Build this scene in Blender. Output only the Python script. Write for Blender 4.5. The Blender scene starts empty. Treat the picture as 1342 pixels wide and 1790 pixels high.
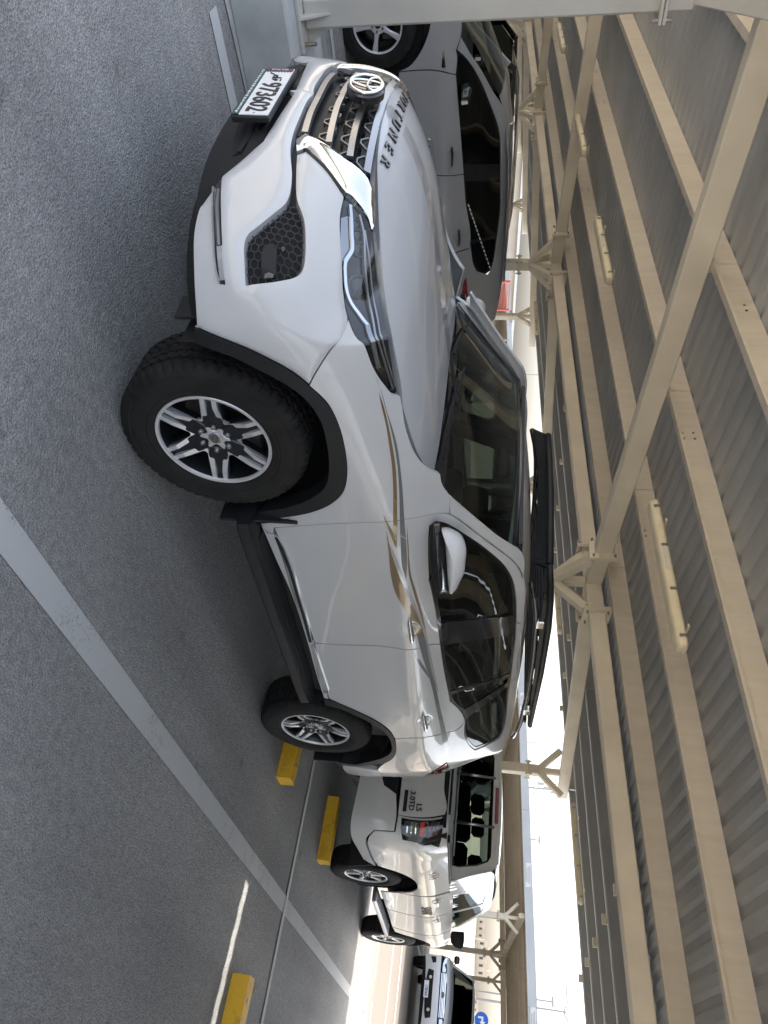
# Shaded car park under a butterfly steel canopy. World: x = along the main car (nose at -x),
# y = away from the viewer, z = up, metres. The camera is a phone held on its side.
import bpy, bmesh, math, random
import numpy as np
from mathutils import Vector, Matrix
from mathutils.bvhtree import BVHTree
from mathutils.geometry import delaunay_2d_cdt
random.seed(7); np.random.seed(7)
scene = bpy.context.scene
COL = scene.collection
R = math.radians
# ---------------------------------------------------------------- camera
CP = np.array([-1.965, -2.885, 1.513]); YAW, PIT, ROL, FPX = R(40.35), R(-8.46), R(3.0), 1263.0
_f = np.array([math.cos(YAW)*math.cos(PIT), math.sin(YAW)*math.cos(PIT), math.sin(PIT)])
_r = np.array([math.sin(YAW), -math.cos(YAW), 0.0]); _u = np.cross(_r, _f)
CR = math.cos(ROL)*_r + math.sin(ROL)*_u; CU = -math.sin(ROL)*_r + math.cos(ROL)*_u; CF = _f
cam_data = bpy.data.cameras.new('camera'); cam = bpy.data.objects.new('camera', cam_data); COL.objects.link(cam)
cam_data.sensor_fit = 'VERTICAL'; cam_data.sensor_height = 36; cam_data.sensor_width = 27
cam_data.lens = FPX*36/1790; cam_data.clip_start = 0.05; cam_data.clip_end = 3000
cam.matrix_world = Matrix(((CU[0], -CR[0], -CF[0], CP[0]), (CU[1], -CR[1], -CF[1], CP[1]), (CU[2], -CR[2], -CF[2], CP[2]), (0, 0, 0, 1)))
scene.camera = cam
# ---------------------------------------------------------------- sky, sun, exposure
SUN_EL, SUN_AZ = R(62), R(-8)           # azimuth measured from +x towards +y
world = bpy.data.worlds.new('World'); scene.world = world; world.use_nodes = True
wn = world.node_tree; bg = wn.nodes['Background']
sky = wn.nodes.new('ShaderNodeTexSky'); sky.sky_type = 'NISHITA'; sky.sun_disc = False
sky.sun_elevation = SUN_EL; sky.sun_rotation = math.pi/2 - SUN_AZ
sky.air_density = 1.0; sky.dust_density = 5.0; sky.ozone_density = 1.0
hs = wn.nodes.new('ShaderNodeHueSaturation'); hs.inputs['Saturation'].default_value = 0.6   # thin white haze over the whole sky
wn.links.new(sky.outputs[0], hs.inputs['Color']); wn.links.new(hs.outputs[0], bg.inputs[0]); bg.inputs[1].default_value = 0.15
sd = bpy.data.lights.new('sun', 'SUN'); sun = bpy.data.objects.new('sun', sd); COL.objects.link(sun)
sd.energy = 2.0; sd.angle = R(0.6); sd.color = (1.0, 0.95, 0.87)
_sv = Vector((math.cos(SUN_EL)*math.cos(SUN_AZ), math.cos(SUN_EL)*math.sin(SUN_AZ), math.sin(SUN_EL)))
sun.rotation_euler = _sv.to_track_quat('Z', 'Y').to_euler(); sun.location = (20, 0, 40)
scene.view_settings.view_transform = 'Standard'; scene.view_settings.look = 'None'
scene.view_settings.gamma = 1.0; scene.view_settings.use_curve_mapping = False
scene.view_settings.exposure = 1.95
try:
    scene.cycles.max_bounces = 8; scene.cycles.diffuse_bounces = 4; scene.cycles.transparent_max_bounces = 16
    scene.cycles.use_denoising = True
except Exception: pass

# ---------------------------------------------------------------- helpers
def ray(px, py):
    d = CF*FPX + CR*(py-895) + CU*(px-671); return d/np.linalg.norm(d)
def on(px, py, ax, val):
    d = ray(px, py); return CP + d*((val-CP[ax])/d[ax])

def material(name, color, rough=0.5, metal=0.0, coat=0.0, coat_rough=0.03, noise=None, bump=None, spec=0.5, emis=None, anis=0.0):
    """noise=(scale, amount[, detail]) varies the colour; bump=(scale, distance) adds fine relief."""
    m = bpy.data.materials.new(name); m.use_nodes = True
    nt = m.node_tree; b = nt.nodes['Principled BSDF']
    c = (*color, 1.0)
    b.inputs['Base Color'].default_value = c
    b.inputs['Roughness'].default_value = rough; b.inputs['Metallic'].default_value = metal
    b.inputs['Coat Weight'].default_value = coat; b.inputs['Coat Roughness'].default_value = coat_rough
    b.inputs['Specular IOR Level'].default_value = spec
    tc = nt.nodes.new('ShaderNodeTexCoord')
    if noise:
        n = nt.nodes.new('ShaderNodeTexNoise'); n.inputs['Scale'].default_value = noise[0]
        n.inputs['Detail'].default_value = noise[2] if len(noise) > 2 else 5
        nt.links.new(tc.outputs['Object'], n.inputs['Vector'])
        r = nt.nodes.new('ShaderNodeValToRGB'); a = noise[1]
        r.color_ramp.elements[0].position = 0.3; r.color_ramp.elements[1].position = 0.7
        r.color_ramp.elements[0].color = (*[max(0, v*(1-a)) for v in color], 1)
        r.color_ramp.elements[1].color = (*[min(1, v*(1+a)) for v in color], 1)
        nt.links.new(n.outputs['Fac'], r.inputs['Fac']); nt.links.new(r.outputs['Color'], b.inputs['Base Color'])
    if bump:
        n2 = nt.nodes.new('ShaderNodeTexNoise'); n2.inputs['Scale'].default_value = bump[0]; n2.inputs['Detail'].default_value = 4
        nt.links.new(tc.outputs['Object'], n2.inputs['Vector'])
        bp = nt.nodes.new('ShaderNodeBump'); bp.inputs['Strength'].default_value = 0.6; bp.inputs['Distance'].default_value = bump[1]
        nt.links.new(n2.outputs['Fac'], bp.inputs['Height']); nt.links.new(bp.outputs['Normal'], b.inputs['Normal'])
    if emis:
        b.inputs['Emission Color'].default_value = (*emis[:3], 1); b.inputs['Emission Strength'].default_value = emis[3]
    return m

def glass(name, tint, refl=(1, 1, 1), ior=1.5, rough=0.0):
    m = bpy.data.materials.new(name); m.use_nodes = True; nt = m.node_tree
    for n in list(nt.nodes): nt.nodes.remove(n)
    out = nt.nodes.new('ShaderNodeOutputMaterial'); mix = nt.nodes.new('ShaderNodeMixShader')
    fr = nt.nodes.new('ShaderNodeFresnel'); fr.inputs['IOR'].default_value = ior
    geo = nt.nodes.new('ShaderNodeNewGeometry')
    mm = nt.nodes.new('ShaderNodeMath'); mm.operation = 'MULTIPLY'   # no total reflection from the inside of a thin pane
    inv = nt.nodes.new('ShaderNodeMath'); inv.operation = 'SUBTRACT'; inv.inputs[0].default_value = 1.0
    nt.links.new(geo.outputs['Backfacing'], inv.inputs[1]); nt.links.new(fr.outputs[0], mm.inputs[0]); nt.links.new(inv.outputs[0], mm.inputs[1])
    t = nt.nodes.new('ShaderNodeBsdfTransparent'); t.inputs[0].default_value = (*tint, 1)
    g = nt.nodes.new('ShaderNodeBsdfGlossy'); g.inputs[0].default_value = (*refl, 1); g.inputs['Roughness'].default_value = rough
    nt.links.new(mm.outputs[0], mix.inputs[0]); nt.links.new(t.outputs[0], mix.inputs[1]); nt.links.new(g.outputs[0], mix.inputs[2])
    nt.links.new(mix.outputs[0], out.inputs[0]); return m

def mk(name, verts, faces, mat, parent=None, smooth=False, kind=None):
    me = bpy.data.meshes.new(name); me.from_pydata([tuple(float(c) for c in v) for v in verts], [], [tuple(int(i) for i in f) for f in faces])
    if smooth: me.polygons.foreach_set('use_smooth', [True]*len(me.polygons))
    me.materials.append(mat); me.update()
    o = bpy.data.objects.new(name, me); COL.objects.link(o)
    if parent is not None:
        o.parent = parent
        o.matrix_parent_inverse = Matrix.Translation(parent.get('_loc', (0, 0, 0))).inverted() if parent.get('_loc') is not None else Matrix.Identity(4)
    if kind: o['kind'] = kind
    return o

def thing(name, label, cat, loc=(0, 0, 0), group=None):
    """an Empty at the thing's base; its parts are modelled in world coordinates unless a builder says otherwise"""
    o = bpy.data.objects.new(name, None); COL.objects.link(o); o.location = loc; o.empty_display_size = 0.2
    o['label'] = label; o['category'] = cat
    if group: o['group'] = group
    return o
def tag(o, label, cat, group=None):
    o['label'] = label; o['category'] = cat
    if group: o['group'] = group
    return o
def ww(parent):        # children given in world coordinates under a parent that is not at the origin
    return Matrix.Translation(parent.location).inverted()
def sub(name, verts, faces, mat, parent, smooth=False, world=True):
    o = mk(name, verts, faces, mat, None, smooth); o.parent = parent
    if world:
        p = parent; off = Vector((0, 0, 0))
        while p is not None: off += p.location; p = p.parent
        o.matrix_parent_inverse = Matrix.Translation(-off)
    return o
def copy_tree(o, parent=None, data=None):
    kids = [c for c in scene.objects if c.parent is o]
    c = o.copy(); COL.objects.link(c)
    if parent is not None: c.parent = parent
    for k in kids: copy_tree(k, c)
    return c

class MB:                      # mesh collector
    def __init__(s): s.v = []; s.f = []
    def add(s, v, f):
        n = len(s.v); s.v += [tuple(p) for p in v]; s.f += [tuple(i+n for i in q) for q in f]; return s
    def box(s, c, d, M=None, bev=0.0):
        c = Vector(c); hx, hy, hz = d[0]/2, d[1]/2, d[2]/2
        if bev <= 0:
            v = [Vector((x*hx, y*hy, z*hz)) for x in (-1, 1) for y in (-1, 1) for z in (-1, 1)]
            f = [(0, 1, 3, 2), (4, 6, 7, 5), (0, 4, 5, 1), (2, 3, 7, 6), (0, 2, 6, 4), (1, 5, 7, 3)]
        else:
            b = min(bev, hx*.9, hy*.9, hz*.9); v = []; idx = {}
            for sx in (-1, 1):
                for sy in (-1, 1):
                    for sz in (-1, 1):
                        for ax in range(3):
                            p = [sx*(hx-b), sy*(hy-b), sz*(hz-b)]; p[ax] = (sx, sy, sz)[ax]*(hx, hy, hz)[ax]
                            idx[(sx, sy, sz, ax)] = len(v); v.append(Vector(p))
            f = []
            for ax in range(3):
                o1, o2 = [(1, 2), (2, 0), (0, 1)][ax]
                for sg in (-1, 1):
                    q = []
                    for a, c2 in ((-1, -1), (1, -1), (1, 1), (-1, 1)):
                        k = [0, 0, 0]; k[ax] = sg; k[o1] = a; k[o2] = c2; q.append(idx[(*k, ax)])
                    f.append(q if sg > 0 else q[::-1])
            for ax in range(3):
                o1, o2 = [(1, 2), (2, 0), (0, 1)][ax]
                for a in (-1, 1):
                    for c2 in (-1, 1):
                        k0 = [0, 0, 0]; k0[ax] = -1; k0[o1] = a; k0[o2] = c2; k1 = k0[:]; k1[ax] = 1
                        q = [idx[(*k0, o1)], idx[(*k1, o1)], idx[(*k1, o2)], idx[(*k0, o2)]]
                        f.append(q if a*c2 < 0 else q[::-1])
            for sx in (-1, 1):
                for sy in (-1, 1):
                    for sz in (-1, 1):
                        q = [idx[(sx, sy, sz, 0)], idx[(sx, sy, sz, 1)], idx[(sx, sy, sz, 2)]]
                        f.append(q if sx*sy*sz > 0 else q[::-1])
        if M is not None: v = [M @ p for p in v]
        return s.add([p+c for p in v], f)
    def beam(s, p, q, w, h, up=(0, 0, 1), t=None):
        """box section from p to q: w wide across, h along up"""
        p, q = Vector(p), Vector(q); d = (q-p); L = d.length; d.normalize()
        a = d.cross(Vector(up)).normalized(); b = a.cross(d)
        M = Matrix((d, a, b)).transposed(); return s.box((p+q)/2, (L, w, h), M, bev=min(w, h)*.08 if t is None else t)
    def tube(s, pts, r, n=8, cap=True, closed=False):
        pts = [Vector(p) for p in pts]; m = len(pts); rings = []
        rr = r if hasattr(r, '__len__') else [r]*m
        prev = None
        for i, p in enumerate(pts):
            a = pts[(i-1) % m] if (closed or i > 0) else p; c = pts[(i+1) % m] if (closed or i < m-1) else p
            d = (c-a).normalized() if (c-a).length > 1e-9 else Vector((0, 0, 1))
            if prev is None:
                x = d.orthogonal().normalized()
            else:
                x = (prev - d*prev.dot(d)); x = x.normalized() if x.length > 1e-6 else d.orthogonal().normalized()
            prev = x; y = d.cross(x)
            rings.append([p + (x*math.cos(2*math.pi*k/n) + y*math.sin(2*math.pi*k/n))*rr[i] for k in range(n)])
        base = len(s.v); s.v += [tuple(q) for rg in rings for q in rg]
        for i in range(m if closed else m-1):
            j = (i+1) % m
            for k in range(n):
                k2 = (k+1) % n; s.f.append((base+i*n+k, base+i*n+k2, base+j*n+k2, base+j*n+k))
        if cap and not closed:
            s.f.append(tuple(base+k for k in range(n))[::-1]); s.f.append(tuple(base+(m-1)*n+k for k in range(n)))
        return s
    def lathe(s, prof, n=48, M=None, closed=False):
        """prof = [(r, y)] turned round the y axis"""
        base = len(s.v); m = len(prof)
        for k in range(n):
            a = 2*math.pi*k/n
            for r, y in prof:
                p = Vector((r*math.cos(a), y, r*math.sin(a))); s.v.append(tuple(M @ p) if M is not None else tuple(p))
        for k in range(n):
            k2 = (k+1) % n
            for i in range(m if closed else m-1):
                j = (i+1) % m
                s.f.append((base+k*m+i, base+k2*m+i, base+k2*m+j, base+k*m+j))
        return s
    def prism(s, poly, z0, z1, M=None, bev=0.0):
        """poly in (x, y), from z0 to z1 (local), M places it"""
        n = len(poly); v = [Vector((x, y, z0)) for x, y in poly]
        if bev:
            c = Vector((sum(p[0] for p in poly)/n, sum(p[1] for p in poly)/n))
            v += [Vector((x, y, z1-bev if z1 > z0 else z1+bev)) for x, y in poly]
            for i, (x, y) in enumerate(poly):
                a = Vector(poly[i-1]); b = Vector((x, y)); d = Vector(poly[(i+1) % n])
                e1 = (b-a).normalized(); e2 = (d-b).normalized(); nn = Vector((-(e1+e2).y, (e1+e2).x))
                nn = nn.normalized() if nn.length > 1e-6 else Vector((0, 0))
                area = sum(poly[k-1][0]*poly[k][1]-poly[k][0]*poly[k-1][1] for k in range(n))
                if area < 0: nn = -nn
                v.append(Vector((x+nn.x*bev, y+nn.y*bev, z1)))
            f = [tuple(range(n))[::-1]]
            for l in (0, 1):
                for i in range(n):
                    j = (i+1) % n; f.append((l*n+i, l*n+j, (l+1)*n+j, (l+1)*n+i))
            f.append(tuple(range(2*n, 3*n)))
        else:
            v += [Vector((x, y, z1)) for x, y in poly]
            f = [tuple(range(n))[::-1], tuple(range(n, 2*n))]
            for i in range(n):
                j = (i+1) % n; f.append((i, j, n+j, n+i))
        if M is not None: v = [M @ p for p in v]
        return s.add(v, f)
    def obj(s, name, mat, parent=None, smooth=False, kind=None, world=True, angle=None):
        if parent is not None: o = sub(name, s.v, s.f, mat, parent, smooth, world)
        else: o = mk(name, s.v, s.f, mat, None, smooth)
        if kind: o['kind'] = kind
        bm = bmesh.new(); bm.from_mesh(o.data); bmesh.ops.recalc_face_normals(bm, faces=bm.faces)
        if smooth and angle:
            for e in bm.edges:
                if len(e.link_faces) == 2 and e.calc_face_angle(0) > R(angle): e.smooth = False
        bm.to_mesh(o.data); bm.free()
        return o

def cub(k, v, x):
    """nonuniform Catmull-Rom through (k, v); v (n, ...)"""
    k = np.asarray(k, float); v = np.asarray(v, float); x = np.clip(np.asarray(x, float), k[0], k[-1])
    h = np.diff(k); sh = (len(h),)+(1,)*(v.ndim-1); d = np.diff(v, axis=0)/h.reshape(sh)
    m = np.empty_like(v); m[0] = d[0]; m[-1] = d[-1]
    w = (h[:-1]/(h[:-1]+h[1:])).reshape((-1,)+(1,)*(v.ndim-1)); m[1:-1] = d[:-1]*(1-w)+d[1:]*w
    i = np.clip(np.searchsorted(k, x, side='right')-1, 0, len(h)-1)
    sx = x.shape+(1,)*(v.ndim-1); t = ((x-k[i])/h[i]).reshape(sx); hh = h[i].reshape(sx)
    return (2*t**3-3*t**2+1)*v[i]+(t**3-2*t**2+t)*hh*m[i]+(-2*t**3+3*t**2)*v[i+1]+(t**3-t**2)*hh*m[i+1]

class Patch:
    """smooth surface through a table P[u][v] of 3-D points (knots ku, kv)"""
    def __init__(s, ku, kv, P, nu=260, nv=120, scale=(1, 1), flip=1):
        s.u = np.linspace(ku[0], ku[-1], nu); s.v = np.linspace(kv[0], kv[-1], nv)
        a = cub(ku, np.asarray(P, float), s.u)                    # nu, nkv, 3
        a = cub(kv, np.swapaxes(a, 0, 1), s.v); s.g = np.swapaxes(a, 0, 1)   # nu, nv, 3
        s.sc = scale; s.flip = flip; s.bvh = None
    def ev(s, uv):
        uv = np.atleast_2d(np.asarray(uv, float)); nu, nv = len(s.u), len(s.v)
        a = np.clip((uv[:, 0]-s.u[0])/(s.u[-1]-s.u[0])*(nu-1), 0, nu-1-1e-9); b = np.clip((uv[:, 1]-s.v[0])/(s.v[-1]-s.v[0])*(nv-1), 0, nv-1-1e-9)
        i = a.astype(int); j = b.astype(int); fa = (a-i)[:, None]; fb = (b-j)[:, None]; g = s.g
        return (g[i, j]*(1-fa)+g[i+1, j]*fa)*(1-fb)+(g[i, j+1]*(1-fa)+g[i+1, j+1]*fa)*fb
    def nrm(s, uv):
        uv = np.atleast_2d(np.asarray(uv, float)); e = (s.u[1]-s.u[0])*1.5; g = (s.v[1]-s.v[0])*1.5
        a = s.ev(uv+[e, 0])-s.ev(uv-[e, 0]); b = s.ev(uv+[0, g])-s.ev(uv-[0, g])
        n = np.cross(a, b); return s.flip*n/np.maximum(np.linalg.norm(n, axis=1, keepdims=True), 1e-12)
    def at(s, uv, off=0.0):
        p = s.ev(uv)
        if np.any(np.asarray(off) != 0): p = p+s.nrm(uv)*np.reshape(off, (-1, 1))
        return p
    def hit(s, px, py, off=0.0):
        if s.bvh is None:
            nu, nv = len(s.u), len(s.v); vs = [Vector(p) for p in s.g.reshape(-1, 3)]; fs = []; s.fi = []
            for i in range(nu-1):
                for j in range(nv-1):
                    a = i*nv+j; fs += [(a, a+nv, a+nv+1), (a, a+nv+1, a+1)]
            s.fs = fs; s.bvh = BVHTree.FromPolygons(vs, fs, all_triangles=True)
        d = ray(px, py); loc, n, idx, dist = s.bvh.ray_cast(Vector(CP), Vector(d))
        if loc is None:
            # nearest surface point to the ray
            best = None
            for t in np.linspace(2, 12, 300):
                l2, n2, i2, dd = s.bvh.find_nearest(Vector(CP+d*t))
                if best is None or dd < best[0]: best = (dd, l2, i2)
            loc, idx = best[1], best[2]
        nv = len(s.v); tri = s.fs[idx]; G = s.g.reshape(-1, 3)
        A, B, C = (G[k] for k in tri); UV = np.array([[s.u[k//nv], s.v[k % nv]] for k in tri])
        p = np.array(loc); v0, v1, v2 = B-A, C-A, p-A
        d00, d01, d11, d20, d21 = v0@v0, v0@v1, v1@v1, v2@v0, v2@v1; den = d00*d11-d01*d01
        b = (d11*d20-d01*d21)/den; c = (d00*d21-d01*d20)/den
        return (1-b-c)*UV[0]+b*UV[1]+c*UV[2]
    def tr(s, pts):
        """trace: (px, py) pairs are looked up on the surface; ('p', u, v) are surface coordinates"""
        return [np.array(p[1:], float) if p[0] == 'p' else s.hit(*p) for p in pts]

def polydist(q, pl, closed=False):
    pl = np.asarray(pl, float); best = np.full(len(q), 9.0)
    for a, b in zip(pl[:-1], pl[1:]):
        d = b-a; t = np.clip(((q-a) @ d)/(d @ d+1e-12), 0, 1); best = np.minimum(best, np.linalg.norm(q-a-t[:, None]*d, axis=1))
    return best
def crease(lines):
    """[(polyline in surface coordinates, height, width)]: soft-shouldered pressed lines"""
    def f(uv):
        o = np.zeros(len(uv))
        for pl, h, w in lines: o += h*np.exp(-polydist(uv, pl)/w)
        return o
    return f
def inside(poly, q):
    x, y = q[:, 0], q[:, 1]; r = np.zeros(len(q), bool); n = len(poly)
    for i in range(n):
        x0, y0 = poly[i-1]; x1, y1 = poly[i]
        c = ((y0 > y) != (y1 > y)) & (x < (x1-x0)*(y-y0)/(y1-y0+1e-15)+x0); r ^= c
    return r
def fair(pts, step, closed=True, ang=33):
    """resample a traced outline, rounding it through its points except at real corners"""
    P = [np.asarray(p, float) for p in pts]; n = len(P); corner = []
    for i in range(n):
        if not closed and i in (0, n-1): corner.append(True); continue
        a = P[i]-P[i-1]; b = P[(i+1) % n]-P[i]
        c = a@b/(np.linalg.norm(a)*np.linalg.norm(b)+1e-12); corner.append(math.degrees(math.acos(max(-1, min(1, c)))) > ang)
    out = []
    for i in range(n if closed else n-1):
        p0, p1, p2, p3 = P[i-1] if (closed or i) else P[0], P[i], P[(i+1) % n], P[(i+2) % n] if (closed or i+2 < n) else P[-1]
        L = np.linalg.norm(p2-p1); k = max(1, int(math.ceil(L/step)))
        l0 = np.linalg.norm(p1-p0); l2 = np.linalg.norm(p3-p2)
        m1 = (p2-p1) if corner[i] or l0 < 1e-9 else ((p1-p0)/l0*L+(p2-p1))/2
        m2 = (p2-p1) if corner[(i+1) % n] or l2 < 1e-9 else ((p3-p2)/l2*L+(p2-p1))/2
        for j in range(k):
            t = j/k; out.append((2*t**3-3*t**2+1)*p1+(t**3-2*t**2+t)*m1+(-2*t**3+3*t**2)*p2+(t**3-t**2)*m2)
    if not closed: out.append(P[-1])
    return out

def panel_mesh(patch, outline, holes=(), off=0.0, d=0.045, flange=0.012, disp=None, soft=None):
    """a sheet of the surface cut to the outline, its rim turned inwards by `flange`"""
    S = np.array(patch.sc, float)
    loops = [np.array(fair([np.asarray(p)*S for p in outline], d*.6))]+[np.array(fair([np.asarray(p)*S for p in h], d*.6)) for h in holes]
    lo, hi = loops[0].min(0), loops[0].max(0)
    gx, gy = np.meshgrid(np.arange(lo[0]+d*.37, hi[0], d), np.arange(lo[1]+d*.41, hi[1], d)); q = np.stack([gx.ravel(), gy.ravel()], 1)
    if len(q):
        ok = inside(loops[0], q)
        for h in loops[1:]: ok &= ~inside(h, q)
        for lp in loops:
            for a in lp: ok &= (np.abs(q-a).max(1) > d*.35)
        q = q[ok]
    pts = np.concatenate(loops+[q]); edges = []; k = 0
    for lp in loops:
        n = len(lp); edges += [(k+i, k+(i+1) % n) for i in range(n)]; k += n
    V, E, F, ov, oe, of = delaunay_2d_cdt([Vector(p) for p in pts], edges, [], 0, 1e-6)
    V = np.array([tuple(v) for v in V]); F = [tuple(f) for f in F]
    cen = np.array([V[list(f)].mean(0) for f in F]); ok = inside(loops[0], cen)
    for h in loops[1:]: ok &= ~inside(h, cen)
    F = [f for f, o in zip(F, ok) if o]
    uv = V/S
    o = off if disp is None else off+disp(uv)
    P = patch.at(uv, o); N = patch.nrm(uv)
    verts = [tuple(p) for p in P]; faces = []
    for f in F:
        n = np.cross(P[f[1]]-P[f[0]], P[f[2]]-P[f[0]]); faces.append(f if n@N[f[0]] > 0 else f[::-1])
    if flange:
        cnt = {}
        for f in faces:
            for i in range(len(f)):
                a, b = f[i], f[(i+1) % len(f)]; cnt[(a, b)] = 1
        be = [(a, b) for (a, b) in cnt if (b, a) not in cnt]
        idx = {}
        for a, b in be:
            for k in (a, b):
                if k not in idx:
                    idx[k] = len(verts); verts.append(tuple(P[k])); verts.append(tuple(P[k]-N[k]*flange))
        for a, b in be: faces.append((idx[b], idx[a], idx[a]+1, idx[b]+1))
    return verts, faces
def mirror(vf):
    v, f = vf; return [(x, -y, z) for x, y, z in v], [tuple(reversed(q)) for q in f]
def joined(*vfs):
    V = []; F = []
    for v, f in vfs:
        n = len(V); V += v; F += [tuple(i+n for i in q) for q in f]
    return V, F
def weld(o, dist=1e-4):
    bm = bmesh.new(); bm.from_mesh(o.data)
    mid = [v for v in bm.verts if abs(v.co.y) < 1e-3]
    bmesh.ops.remove_doubles(bm, verts=mid, dist=dist); bm.to_mesh(o.data); bm.free()
def part(name, vf, mat, parent, smooth=True): return sub(name, vf[0], vf[1], mat, parent, smooth)
# ================================================================ materials
M = {}
M['paint'] = material('pearl_white_paint', (0.55, 0.56, 0.57), rough=0.3, metal=0.0, coat=0.8, coat_rough=0.02, noise=(1.4, 0.03), spec=0.5)
M['paint_pickup'] = material('dusty_white_paint', (0.70, 0.70, 0.68), rough=0.36, coat=1.0, coat_rough=0.04, noise=(2.2, 0.05))
M['paint_grey'] = material('gunmetal_paint', (0.37, 0.375, 0.385), rough=0.34, metal=0.15, coat=1.0, coat_rough=0.03, noise=(1.5, 0.05))
M['paint_black'] = material('black_car_paint', (0.012, 0.013, 0.016), rough=0.25, coat=1.0, coat_rough=0.03)
M['paint_silver'] = material('silver_car_paint', (0.35, 0.36, 0.37), rough=0.3, metal=0.5, coat=1.0)
M['plastic'] = material('textured_black_plastic', (0.011, 0.012, 0.014), rough=0.5, spec=0.35, bump=(420, 0.0006), noise=(6, 0.25))
M['gloss_black'] = material('gloss_black_trim', (0.010, 0.011, 0.013), rough=0.12, coat=0.6)
M['liner'] = material('wheel_liner_black', (0.008, 0.008, 0.009), rough=0.8, noise=(9, 0.4))
M['chrome'] = material('chrome', (0.82, 0.82, 0.82), rough=0.04, metal=1.0)
M['satin'] = material('satin_silver_trim', (0.42, 0.42, 0.43), rough=0.28, metal=0.9)
M['alloy'] = material('machined_alloy', (0.72, 0.72, 0.73), rough=0.38, metal=0.55, noise=(30, 0.06))
M['alloy_dark'] = material('dark_alloy_paint', (0.009, 0.010, 0.012), rough=0.3, coat=0.3)
M['rubber'] = material('tyre_rubber', (0.017, 0.0165, 0.016), rough=0.8, spec=0.25, noise=(11, 0.3), bump=(160, 0.0008))
M['steel_dark'] = material('brake_steel', (0.14, 0.13, 0.12), rough=0.45, metal=0.8, noise=(20, 0.3))
M['glass_side'] = glass('tinted_side_glass', (0.06, 0.07, 0.068), (0.9, 0.95, 0.95))
M['glass_wind'] = glass('windscreen_glass', (0.34, 0.41, 0.385), (0.95, 1, 1))
M['glass_clear'] = glass('clear_lens', (0.82, 0.86, 0.88), (1, 1, 1), ior=1.55)
M['glass_plain'] = glass('lightly_tinted_glass', (0.38, 0.44, 0.42), (0.95, 1, 1))
M['red_lens'] = material('red_tail_lens', (0.22, 0.006, 0.02), rough=0.08, coat=1.0)
M['red_bright'] = material('red_reflector', (0.75, 0.05, 0.02), rough=0.15, coat=1.0)
M['amber'] = material('amber_lens', (0.7, 0.25, 0.03), rough=0.12, coat=1.0)
M['gold'] = material('gold_decal_film', (0.23, 0.16, 0.075), rough=0.25, metal=0.25, coat=1.0, noise=(3, 0.12))
M['greydecal'] = material('grey_decal_film', (0.17, 0.185, 0.19), rough=0.25, metal=0.2, coat=1.0)
M['silverdecal'] = material('silver_decal_film', (0.42, 0.43, 0.44), rough=0.25, metal=0.2, coat=1.0)
M['seat'] = material('black_seat_cloth', (0.022, 0.022, 0.024), rough=0.9, noise=(30, 0.3))
M['dash'] = material('dark_dashboard', (0.03, 0.03, 0.032), rough=0.7)
M['white_plate'] = material('number_plate_white', (0.78, 0.79, 0.80), rough=0.35, noise=(25, 0.03))
M['ink'] = material('black_ink', (0.01, 0.01, 0.014), rough=0.5)
M['maroon'] = material('maroon_ink', (0.09, 0.03, 0.06), rough=0.5)
M['teal'] = material('dark_teal_print', (0.03, 0.10, 0.09), rough=0.4)
M['white_ink'] = material('white_ink', (0.62, 0.64, 0.64), rough=0.5)
M['steel'] = material('cream_structural_paint', (0.74, 0.68, 0.555), rough=0.5, noise=(2.3, 0.10), bump=(40, 0.001))
M['post'] = material('dusty_grey_post_paint', (0.50, 0.49, 0.45), rough=0.5, noise=(3, 0.10), bump=(40, 0.001))
M['lamp'] = material('cream_lamp_housing', (0.74, 0.66, 0.47), rough=0.42, noise=(9, 0.07))
M['fascia'] = material('pale_grey_fascia', (0.52, 0.55, 0.57), rough=0.45, noise=(1.2, 0.06))
M['concrete'] = material('painted_concrete', (0.42, 0.435, 0.425), rough=0.8, noise=(5, 0.15), bump=(60, 0.003))
M['yellow'] = material('yellow_block_paint', (0.80, 0.44, 0.012), rough=0.6, noise=(14, 0.22, 8), bump=(90, 0.002))
M['bolt'] = material('zinc_bolt', (0.30, 0.27, 0.23), rough=0.4, metal=0.7, noise=(60, 0.3))
M['orange'] = material('orange_barrier_net', (0.55, 0.14, 0.10), rough=0.7)
M['blue_sign'] = material('blue_sign_face', (0.02, 0.13, 0.55), rough=0.35)
M['white_paint'] = material('worn_white_paint', (0.45, 0.46, 0.45), rough=0.7, noise=(8, 0.15))
M['sandstone'] = material('pale_buildings', (0.55, 0.50, 0.42), rough=0.8, noise=(0.4, 0.1))
M['window_dark'] = material('far_window', (0.08, 0.09, 0.10), rough=0.2)

def yellow_material():
    m = material('chipped_yellow_paint', (0.80, 0.44, 0.012), rough=0.6, bump=(90, 0.003)); nt = m.node_tree; b = nt.nodes['Principled BSDF']; tc = nt.nodes.new('ShaderNodeTexCoord')
    n = nt.nodes.new('ShaderNodeTexNoise'); n.inputs['Scale'].default_value = 9; n.inputs['Detail'].default_value = 9; n.inputs['Roughness'].default_value = .7; nt.links.new(tc.outputs['Object'], n.inputs['Vector'])
    r = nt.nodes.new('ShaderNodeValToRGB'); e = r.color_ramp.elements; e[0].position = .30; e[0].color = (.10, .09, .07, 1); e[1].position = .36; e[1].color = (.60, .32, .02, 1); x = e.new(.5); x.color = (.82, .46, .012, 1); x = e.new(.70); x.color = (.70, .40, .03, 1)
    nt.links.new(n.outputs['Fac'], r.inputs[0]); nt.links.new(r.outputs[0], b.inputs['Base Color']); return m
M['yellow'] = yellow_material()
M['satin_dark'] = material('dark_satin_trim', (0.20, 0.20, 0.205), rough=0.3, metal=0.7)
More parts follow.
